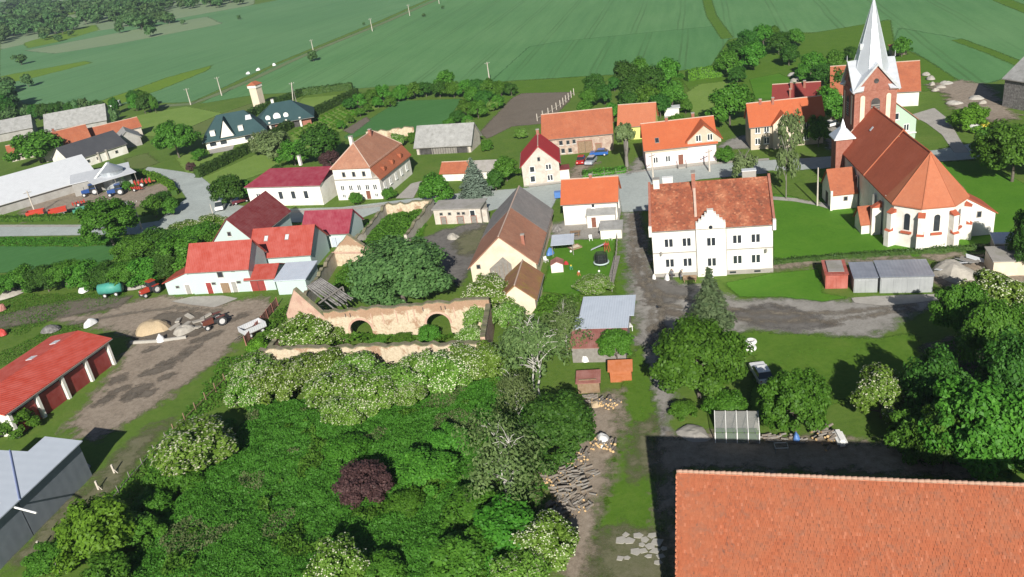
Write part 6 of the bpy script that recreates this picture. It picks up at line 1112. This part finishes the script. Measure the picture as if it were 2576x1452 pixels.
for p,q in ((a,b_),(b_,c_)): d=q-p; MB().obox(((p[0]+q[0])/2-a[0]+0,(p[1]+q[1])/2-a[1]),math.atan2(d[1],d[0]),float(np.hypot(d[0],d[1])),.3,-.2,.5).build('wall_block',MT['slab'],lt)
lt.location=(a[0],a[1],0)
# painted tyres
for k,(u,v,r) in enumerate(((1889,866,.72),(1886,882,.85))):
    t=thing('painted_tyre',('upper white painted tyre standing on the lawn','lower white painted tyre with dark centre on the lawn')[k],'tyre',at(u,v),0,'white painted tyres'); MB().torus((0,0,.18),r*.72,.24,'z',20,8).build('tyre',MT['white_paint'],t,smooth=True); MB().lathe([(r*.5,.0),(r*.5,.16)],12).build('soil',MT['black'],t)
# paving slabs at the bottom
sp=thing('paving_slabs','broken pale paving slabs sunk in the grass near the barn','paving',at(1600,1400))
for k,(u,v,w_) in enumerate(((1563,1364,1.1),(1583,1366,1.0),(1605,1352,.9),(1622,1362,.8),(1640,1352,.9),(1652,1368,1.2),(1635,1378,.9),(1600,1392,1.0),(1618,1390,.8),(1650,1390,1.0),(1662,1404,.8),(1560,1410,.7),(1578,1408,.6),(1655,1420,.7),(1632,1404,.6),(1575,1350,.7),(1615,1375,.6),(1670,1385,.6))):
    p=at(u,v); n=rnd.randint(4,5); ph=rnd.random()*6; w_*=1.15; MB().prism([(w_*.5*math.cos(6.283*i/n+ph)*rnd.uniform(.8,1.15),w_*.42*math.sin(6.283*i/n+ph)*rnd.uniform(.8,1.15)) for i in range(n)],-.1,.02+rnd.uniform(0,.04)).build('slab',MT['slab'],sp,(p[0]-sp.location.x,p[1]-sp.location.y,0))
# small things
for k,(u,v,lb) in enumerate(((625,187,'white box by the field track, left one'),(650,178,'white box by the field track, middle one'),(690,166,'white box by the field track, right one'))):
    tarp('bale',lb,'bale',u,v,.9,.9,'plastic_white',40+k)
bb=thing('rubbish_bin','blue waste container at the street beside the small white house','bin',at(1404,500),R(-10)); MB().box(-.6,.6,-.5,.5,.1,1.2).build('body',MT['blue_plastic'],bb); MB().box(-.65,.65,-.55,.55,1.2,1.3).build('lid',MT['blue_plastic'],bb)
for x in (-.5,.5): wheel(bb,x,0,.1,.08)
tb=thing('white_table','white plastic table beside the shed at the lane','table',at(1572,836),R(10)); MB().box(-1,1,-.6,.6,.7,.76).build('table_top',MT['white_paint'],tb)
for x in (-.9,.9):
    for y in (-.5,.5): MB().box(x-.04,x+.04,y-.04,y+.04,0,.7).build('leg',MT['white_paint'],tb)
cr_=thing('wooden_crate','open wooden crate frame in the barn shadow','crate',at(1965,1140),R(-10))
for x in (-.6,.6):
    for y in (-.4,.4): MB().box(x-.04,x+.04,y-.04,y+.04,0,.8).build('post',MT['wood_grey'],cr_)
for y in (-.45,.45): MB().box(-.65,.65,y-.02,y+.02,.72,.8).build('slat',MT['white_paint'],cr_)
for x in (-.63,.63): MB().box(x-.02,x+.02,-.42,.42,.72,.8).build('slat',MT['white_paint'],cr_)
cs=thing('far_shed','small brick shed in the field behind the church','shed',at(2258,137),R(-10)); MB().box(-2,2,-1.5,1.5,-.1,2.2).build('wall',MT['brick_dirty'],cs); MB().box(-2.3,2.3,-1.8,1.8,2.2,2.4).build('roof',MT['tile_apse'],cs)
wh=thing('garden_hut','small white hut with dark roof behind the pink house','hut',at(1690,290),R(-12)); MB().box(-1.8,1.8,-1.2,1.2,-.1,1.8).build('wall',MT['white_wall'],wh); MB().box(-2.1,2.1,-1.5,1.5,1.8,1.95).build('roof',MT['sheet_pale'],wh)
for k,(u,v) in enumerate(((2345,215),(2365,222),(2380,212),(2352,230),(2330,190),(2400,262),(2410,290),(2425,305),(2455,250),(2470,262),(2340,200),(1995,190),(2010,198),(2000,205))):
    tarp('stone_pile','heap of pale rubble in the plots behind the church','heap',u,v,1.0+.3*(k%3),.6,('rock','rock','slab')[k%3],60+k,'rubble heaps behind the church')
patch('bare_yard_right',[(2330,215),(2420,205),(2480,215),(2510,250),(2560,300),(2500,310),(2440,290),(2400,275),(2380,240)],'dirt',.8)
for k,(u,v,lb) in enumerate(((2455,325,'pale scrap heap along the right-hand lane hedge'),(2480,322,'yellowish scrap heap along the right-hand lane hedge'))): tarp('scrap_heap',lb,'heap',u,v,1.5,.8,('plastic_white','yellow_plastic')[k],80+k)
# ------------------------------------------------------------------ trees and shrubs
tree('walnut',1003,690,122,9.5,'big dense walnut tree growing in the middle of the ruin yard','walnut_tree')
tree('bright',1756,908,104,9.0,'large bright green tree in front of the white house','broadleaf_tree'); tree('spruce',1785,752,62,8.5,'greyish spruce standing between the white house and the bright tree','spruce_tree',zf=.45)
tree('roundb',2004,1022,84,7.6,'dense round tree next to the parked estate car','round_tree'); tree('round',1549,872,45,4.4,'small ball-shaped tree by the lane sheds','round_tree'); tree('dark',1398,1080,92,7,'dark rounded tree leaning over the log piles','round_tree',zf=.55)
tree('birch',1335,900,95,11,'multi-stemmed birch in front of the cream outbuilding','birch_tree',zf=.5,var=0); tree('birch',1260,1160,105,10,'birch with bare white branches in the meadow','birch_tree',zf=.55,var=2); tree('birch',1420,830,62,8,'slender birch beside the steel-roofed shed','birch_tree',zf=.5,var=1); tree('birch',1300,1010,60,8,'thin birch between the other two birches','birch_tree',zf=.5,var=1)
tree('purple',912,1215,72,3.4,'dark purple-leaved bush in the meadow','purple_bush',cat='bush')
for a in (('bushb',868,1128,48,2.6,'light green bush above the purple bush'),('bush',1070,1180,70,3.6,'green bush right of the purple bush'),('bush',1130,1110,50,3.,'green bush below the elder row'),('bushb',1190,1270,70,3.2,'green bush under the meadow birch'),('bushb',1280,1330,85,4.5,'broad green bush at the bottom beside the log yard'),('bush',1170,1400,80,4,'green bush at the bottom middle'),('bush',960,1430,50,2.5,'green bush at the bottom between elder and shadow'),('bushb',1020,1260,45,2,'low green bush right below the purple bush')): tree(*a,name='bush',cat='bush')
for a in (('elder',848,1425,68,4.6,'rounded elder bush in flower at the bottom edge',0),('elder',1375,1365,70,4.5,'flowering elder leaning over the log yard',1),('elder',1300,1445,60,4.,'flowering elder at the bottom corner of the log yard',0),('elder',492,1120,92,5.5,'flowering elder on the bank in the lower left',2),('elder',2220,990,66,5.6,'flowering elder in front of the dark trees on the right',1),('elder',2515,745,65,6,'flowering elder behind the garages at the right edge',2),('elder',1225,745,62,5,'flowering elder beside the cream outbuilding',2),('elder',1275,790,40,3.,'small elder in front of the outbuilding gable',1),('elder',1200,800,38,4,'flowering elder inside the ruin at the end wall',1),('elder',770,830,72,4.2,'flowering elder inside the left half of the ruin',1),('elder',835,838,34,2.6,'elder inside the ruin beside the left arch',0),('bush',1078,838,26,2.2,'green shrub in front of the arched wall',0),('elder',1182,842,30,2.4,'elder at the right arch of the ruin',1),('bush',1010,850,24,1.1,'low growth under the arched wall',0),('bush',955,853,20,.9,'low growth between the arches',0),('elder',455,580,40,3.5,'flowering shrub at the lane corner',1),('elder',530,570,48,4.,'flowering shrub next to the aqua farmhouse gable',1),('elder',1495,715,42,2.6,'white flowering shrub at the edge of the play lawn',2)): tree(*a[:6],name='elder_bush' if a[0]=='elder' else 'bush',cat='bush',var=a[6])
k=0
for (u,v,r,h) in ((640,930,60,4.2),(700,960,62,4.4),(760,935,58,4.4),(815,925,55,4.4),(850,975,72,5.),(900,930,55,4.6),(930,985,68,4.8),(985,960,60,4.4),(1050,930,55,4.2),(1110,940,60,4.4),(1170,915,55,4.4),(1225,905,50,4.2),(870,1030,52,4.),(620,985,50,3.6),(1030,985,45,3.2)):
    tree('elder',u,v,r,h,'flowering elder in the thicket along the front of the ruin','elder_bush','elder thicket in front of the ruin','bush',var=(2,1,2,0)[k%4]); k+=1
for a in (('lime',240,1330,92,6,'yellow-green tree at the lower left corner'),('bush',430,1190,60,3.,'dark bush beside the flowering elder on the bank'),('bushb',400,1240,40,2.2,'low bush on the bank in the lower left'),('bush',120,1400,50,2.,'low shrub at the pad of the grey shed'),('bush',560,1075,30,2,'low shrub on the bank'),('limeb',645,870,25,2.,'small shrub at the red board fence'),('bush',345,1335,55,3.,'green shrub right of the yellow-green corner tree'),('bushb',385,1268,42,2.4,'low bush above the corner tree shrubs'),('bush',270,1440,62,3.4,'dark green shrub below the yellow-green corner tree'),('bushb',470,1200,36,2.2,'small bush at the foot of the bank elder'),('bush',30,1060,50,3.,'dark shrub between the red garage and the grey shed')): tree(*a,name='bush' if a[0]!='lime' else 'broadleaf_tree',cat='bush' if a[0]!='lime' else 'tree')
for a in (('lush',2465,1085,115,10,'huge tree spreading over the right edge beside the barn'),('lush',2380,1110,70,7,'tree crown in front of the huge tree by the barn'),('dark',2360,985,80,8.5,'dark tree in the shadow behind the flowering elder'),('lush',2500,850,72,9,'tall tree at the right edge behind the elder'),('dark',2560,960,80,10,'dark tree at the right edge in the middle'),('lush',2420,790,56,8,'tree casting its shadow on the gravel yard'),('bush',2300,1090,55,5,'dark bush beside the white camper'),('lush',2555,380,80,10,'tree at the right edge above the church lawn'),('dark',2590,600,45,9,'dark tree reaching in from the right edge'),('vill',2490,360,40,6,'bush at the end of the churchyard wall'),('lime',2440,295,42,4.5,'yellow-green tree in the bare yard on the right')): tree(*a,name='broadleaf_tree')
tree('bush',1720,1030,30,1.8,'dark shrub at the foot of the bright tree','bush',cat='bush'); tree('bushb',1830,1020,45,3,'light shrub under the bright tree','bush',cat='bush')
# roadside and hedgerow left
tree('bright',268,562,72,9,'full round tree at the roadside on the left','broadleaf_tree')
for i,(u,v,r,h) in enumerate(((345,630,55,6),(400,612,52,6),(450,640,58,7),(500,600,50,6),(420,660,45,6),(370,680,45,5),(320,690,45,5),(270,695,40,5),(215,690,42,5),(160,690,42,5),(110,700,40,5),(60,700,38,4.5),(20,715,35,4),(480,655,40,5),(540,610,40,5))): tree(('lush','dark','bush')[i%3],u,v,r,h,'tree in the dense hedgerow behind the aqua stable','hedgerow_tree','hedgerow trees at the left')
for i,(u,v,r) in enumerate(((385,520,28),(410,508,24),(430,520,22),(575,482,38),(620,478,26),(700,438,20),(320,470,14),(335,440,14))): tree(('vill','villd')[i%2],u,v,r,None,'small tree around the lane junction','tree','trees around the lane junction')
for a in (('lush',437,350,48,10,'dark green tree between the farm and the villa'),('vill',90,372,52,9,'round tree in front of the farm roofs at the left'),('villd',800,365,48,9,'dark olive tree right of the villa orchard'),('grey',690,365,40,7,'greyish willow behind the long hedge'),('grey',655,360,26,6,'small greyish willow next to the villa'),('vill',735,385,36,6,'green tree behind the magenta roof'),('purple',830,400,26,4,'dark red bush behind the hipped house'),('purple',480,420,12,2.5,'dark red bush at the lane hedge'),('vill',1095,478,42,6,'bush at the street in front of the low sheds'),('bluespruce',1190,440,46,8,'blue spruce in the street garden'),('vill',1272,425,30,5,'green tree beside the blue spruce'),('villd',1245,455,22,4,'dark shrub next to the crimson-roofed house'),('vill',893,500,19,2.6,'clipped round shrub in front of the hipped house'),('vill',978,488,15,2.4,'round shrub at the corner of the hipped house'),('vill',500,390,18,3,'shrub in the villa front garden')): tree(*a,name='spruce_tree' if a[0]=='bluespruce' else 'tree')
for a in (('pollard',1573,362,26,9,'pollarded street tree with thick forked trunk',),('leggy',1872,425,32,8,'thin young tree on the street verge'),('leggy',1992,345,32,11,'slender tree in front of the cream house'),('leggy',1978,420,28,11,'slender tree on the church path'),('vill',2090,270,38,8,'tree left of the church tower'),('villd',2110,215,34,8,'dark tree behind the dark red house'),('vill',2060,330,26,6,'tree beside the cream house front'),('vill',1835,265,50,9,'large tree behind the pink house'),('vill',1690,240,32,7,'tree at the back lawn'),('vill',1700,310,20,4,'shrub behind the garden hut'),('vill',1825,390,22,3,'shrub at the street beside the pink house'),('vill',2270,118,22,5,'lone tree beside the brick field shed')): tree(*a,name='tree')
# wooded gardens behind the street
for i,(u,v,r) in enumerate(((1497,218,25),(1480,250,23),(1520,240,20),(1470,280,22),(1570,190,28),(1610,178,27),(1640,205,30),(1682,182,30),(1590,225,28),(1630,248,30),(1580,265,26),(1540,280,18),(1660,268,24),(1700,218,20),(1545,212,15),(1725,268,16),(1610,285,20))): tree(('villd','vill')[i%2],u,v,r,None,'tree in the wooded gardens behind the brick barn','tree','trees in the gardens behind the barn',asp=1.1)
for i,(u,v,r) in enumerate(((1830,160,32),(1860,135,30),(1895,140,34),(1880,105,26),(1920,90,26),(1960,110,26),(2000,95,22),(1985,140,24),(2040,160,28),(2070,190,26),(2020,185,20),(1855,190,20),(2100,150,24),(2140,135,16),(1945,85,18))): tree(('vill','villd')[i%2],u,v,r,None,'tree at the meadow edge left of the church spire','tree','trees at the meadow edge')
for i,(u,v,r) in enumerate(((1118,205,26),(1105,225,20),(1140,225,20),(1010,232,20),(1040,228,20),(1070,225,18),(960,235,20),(930,245,20),(1170,222,20),(1200,218,20),(1230,222,22),(1260,222,20),(1190,240,22),(1220,250,24),(1250,258,18),(1170,270,20),(1200,275,22),(1150,295,18),(1175,305,14),(1130,310,14),(900,255,18),(880,262,16),(950,258,14),(980,255,14),(1000,240,16),(1285,225,16))): tree(('vill','villd','vill','bush')[i%4],u,v,r,None,'bushy tree in the hedge between the plots and the wheat field','tree','trees in the field hedge')
for i,(u,v,r) in enumerate(((895,232,6),(1240,265,14),(1183,312,12),(1310,335,14),(1225,365,14),(1000,352,18),(1040,345,14),(905,283,11),(880,300,11),(858,315,11),(925,272,11))): tree(('yellow','elder','elder','elder','bush','elder','bush','vill','vill','vill','vill')[i],u,v,r,None,'shrub along the garden plots beyond the street','bush','shrubs along the plots','bush')
# orchard rows
_ordn='first second third fourth fifth sixth seventh eighth ninth tenth eleventh twelfth thirteenth'.split()
_rows=('nearest the street houses','second from the street houses','third from the street houses','in the middle','third from the long hedge','second from the long hedge','nearest the long hedge')
i=0
for r_ in range(7):
    for c_ in range(14):
        a=np.array(G(792,366)[:2])*(1-c_/13)+np.array(G(908,282)[:2])*c_/13; b=np.array(G(735,338)[:2])*(1-c_/13)+np.array(G(868,262)[:2])*c_/13; p=a+(b-a)*(r_/6.0)
        tree('limeb',0,0,0,.6,f'small bush in orchard row {_rows[r_]}, '+('leftmost' if c_==0 else 'rightmost' if c_==13 else _ordn[c_]+' from the left'),'orchard_bush','orchard bushes in rows','bush',world=(p[0]+rnd.uniform(-.3,.3),p[1]+rnd.uniform(-.3,.3),.55)); i+=1
# far wood and lone bushes
cnt=0
def scatter(poly,n,rpx,label,group,kinds=('far',),hmul=1.):
    poly=np.array(poly,float); lo=poly.min(0);hi=poly.max(0); k=0
    while k<n:
        u=rnd.uniform(lo[0],hi[0]);v=rnd.uniform(lo[1],hi[1])
        if seg_dist(np.array([u]),np.array([v]),[tuple(p) for p in poly])[0]<0: continue
        d=np.linalg.norm(G(u,v)-[0,0,CAM_H]); r=rpx*rnd.uniform(.7,1.25); h=max(6,2*r*d/F_PX*.9*hmul); h=min(h,20)
        p=G(u,v); rr=min(r*d/F_PX,9); tree(kinds[k%len(kinds)],0,0,0,h,label,'tree',group,world=(p[0],p[1],rr)); k+=1
scatter([(0,58),(120,38),(250,22),(420,2),(640,-12),(640,8),(440,34),(430,62),(330,82),(240,60),(150,92),(0,112)],150,13,'tree in the far wood at the top left','far wood')
scatter([(0,22),(110,2),(170,2),(120,20),(0,38)],24,9,'tree in the distant row beyond the far wood','distant tree row')
scatter([(0,230),(40,222),(75,215),(70,228),(0,245)],9,12,'tree in the clump at the left edge of the field','clump at the left edge'); scatter([(0,270),(35,265),(40,310),(0,325)],10,20,'tree in the dark group above the left farm','dark group above the farm',('far','villd'),1.1)
scatter([(60,305),(160,295),(250,290),(300,285),(300,318),(240,300),(120,308)],16,13,'tree in the row behind the left farm roofs','row behind the farm',('far','villd')); scatter([(300,262),(400,262),(410,285),(330,290)],7,12,'tree beside the farm track','trees beside the farm track',('villd','vill'))
for u,v,r,lb in ((50,150,13,'lone pale tree in the field at the far left'),(786,142,12,'lone bush at the pole on the field track'),(915,60,3.5,'tiny bush on the field track, left one'),(1066,38,4,'tiny bush on the field track, middle one'),(1114,18,4,'tiny bush on the field track, right one'),(601,44,5,'lone bush in the far pale field'),(110,92,9,'lone tree at the wood edge, left one'),(145,95,9,'lone tree at the wood edge, middle one'),(178,84,7,'lone tree at the wood edge, right one'),(300,72,11,'lone tree in front of the far wood'),(375,78,14,'tree at the tip of the far wood'),(460,55,6,'slim tree between wood and field')): tree('far',u,v,r,None,lb,'tree')
# hedges
hedge('clipped_hedge','long clipped thuja hedge along the villa lawn',[(498,448),(560,418),(655,370),(740,318),(900,240)],1.6,2.6,'leaf_hedge',30,.3); hedge('clipped_hedge','dark hedge behind the green-roofed villa',[(560,345),(640,290),(760,240),(888,225)],1.8,2.4,'leaf_hedge',24,.32)
hedge('low_hedge','low clipped hedge along the church lawn',[(1945,666),(2100,652),(2300,640),(2480,628),(2600,622)],.8,.8,'leaf_hedge',60,.18); hedge('roadside_hedge','green hedge along the left road',[(-20,556),(60,556),(150,553),(220,548)],1.6,1.2,'leaf_mid',40,.25); hedge('yard_hedge','hedge round the lane end of the machinery yard',[(345,440),(390,448),(430,470),(440,492)],1.6,1.4,'leaf_lime',40,.25); hedge('street_hedge','clipped hedge at the street verge by the parked cars',[(1466,445),(1575,432)],2.2,1.0,'leaf_mid',40,.25); hedge('garden_hedge','tall clipped hedge at the back lawn',[(1728,205),(1760,198),(1815,192)],2.,3.,'leaf_lime',24,.3)
gwl=thing('garden_wall','broken pale brick wall between the hipped house and the grey barn','wall',(*G(925,352)[:2],0)); wallobj(gwl,'wall',tuple(G(925,352)[:2]),tuple(G(1044,340)[:2]),2.3,.45,'ruin_brick',17,.35)
# rank growth
WD=[(560,1452+30),(320,1490),(330,1400),(420,1290),(520,1180),(590,1100),(640,1010),(720,990),(860,1060),(980,1000),(1280,950),(1330,1010),(1320,1080),(1360,1170),(1380,1250),(1400,1330),(1380,1490)]
weeds('nettle_meadow','dense green nettles and weeds filling the overgrown meadow',WD,140,.95,.17,'leaf_meadow')
weeds('tall_weeds','taller nettle clumps standing out of the overgrown meadow',WD,60,1.35,.19,'leaf_weed',mask=(.28,.9,31))
weeds('pale_weeds','paler seeding weeds scattered over the overgrown meadow',WD,50,1.15,.15,'leaf_grey',mask=(.22,.88,77))
weeds('ruin_growth','rank weeds growing inside the ruin',[(665,885),(730,800),(850,850),(1200,850),(1215,862),(900,872)],60,1.3,.26,'leaf_weed'); weeds('ruin_growth','weeds in the walled yard by the street',[(880,640),(905,575),(985,525),(1080,510),(1062,590),(1040,615),(990,650),(1000,700),(830,740),(850,690)],40,1.0,.24,'leaf_mid')
weeds('bank_growth','rough weeds on the bank below the farm yard',[(560,900),(640,900),(620,960),(560,1010),(470,1090),(400,1180),(300,1300),(180,1452),(60,1452),(200,1330),(330,1190),(420,1090),(500,1000)],24,.6,.2,'leaf_weed'); weeds('verge_growth','rough growth along the left road and field edge',[(-20,598),(210,598),(330,600),(330,616),(200,622),(-20,622)],36,.5,.2,'leaf_bright')
weeds('grass_growth','tall grass around the left farm junk',[(-20,760),(60,740),(330,735),(300,765),(150,800),(60,840),(-20,850),(-20,900),(120,830),(230,800),(200,840),(60,900),(-20,930)],26,.18,.14,'leaf_bright')
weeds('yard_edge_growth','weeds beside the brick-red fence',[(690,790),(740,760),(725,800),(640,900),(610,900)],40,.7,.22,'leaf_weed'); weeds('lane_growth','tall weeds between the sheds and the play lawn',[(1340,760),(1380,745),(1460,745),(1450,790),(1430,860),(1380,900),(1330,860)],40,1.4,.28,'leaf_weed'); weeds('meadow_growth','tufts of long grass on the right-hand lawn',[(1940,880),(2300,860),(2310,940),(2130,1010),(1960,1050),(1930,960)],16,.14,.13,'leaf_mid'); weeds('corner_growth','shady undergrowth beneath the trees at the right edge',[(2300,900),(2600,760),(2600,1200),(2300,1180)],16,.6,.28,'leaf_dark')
weeds('grass_tufts','grass tufts along the lane edge',[(1500,1452),(1520,1270),(1560,1030),(1600,900),(1640,960),(1650,1200),(1690,1452)],18,.16,.14,'leaf_bright')

# ------------------------------------------------------------------ tell alike trees apart by their place
_ord='first second third fourth fifth sixth seventh eighth ninth tenth eleventh twelfth thirteenth fourteenth fifteenth sixteenth seventeenth eighteenth nineteenth twentieth'.split()+['twenty-'+w for w in 'first second third fourth fifth sixth seventh eighth ninth'.split()]
def along(group,base):
    mem=[o for o in COL.objects if o.get('group')==group]
    def u(o): w=np.array(o.location)-[0,0,CAM_H]; return float(np.dot(w,IR)/np.dot(w,FW))
    for i,o in enumerate(sorted(mem,key=u)):
        o['label']=f"{base}, {'leftmost' if i==0 else 'rightmost' if i==len(mem)-1 else _ord[i]+' from the left'}"
for g_,b_ in (('elder thicket in front of the ruin','flowering elder along the ruin front'),('hedgerow trees at the left','tree in the hedgerow behind the aqua stable'),('trees in the gardens behind the barn','tree in the gardens behind the brick barn'),('trees at the meadow edge','tree at the meadow edge beside the church spire'),('trees in the field hedge','bushy tree in the hedge below the wheat field'),('trees around the lane junction','small tree around the lane junction'),('shrubs along the plots','shrub along the garden plots beyond the street'),('clump at the left edge','tree in the clump at the left field edge'),('dark group above the farm','tree in the dark group above the left farm'),('row behind the farm','tree in the row behind the left farm roofs'),('trees beside the farm track','tree beside the farm track'),('rubble heaps behind the church','heap of pale rubble in the plots behind the church'),('sheets on the roofing heap','weathered roofing sheet on the heap beside the garages'),('charred rafters of the ruin','charred rafter behind the ruined gable'),('broken slabs in the farm yard','broken concrete slab in the farm yard rubble'),('distant tree row','tree in the distant row beyond the far wood')): along(g_,b_)
# ------------------------------------------------------------------ the air
m,nt,out=newmat('air'); pv=nd(nt,'ShaderNodeVolumePrincipled',{'Color':(.72,.86,1,1),'Density':.00014,'Anisotropy':.2}); nt.links.new(pv.outputs[0],out.inputs['Volume'])
tag(MB().box(-6050,6050,-450,9050,-1.2,57.5).build('haze',MT['air']),kind='stuff')
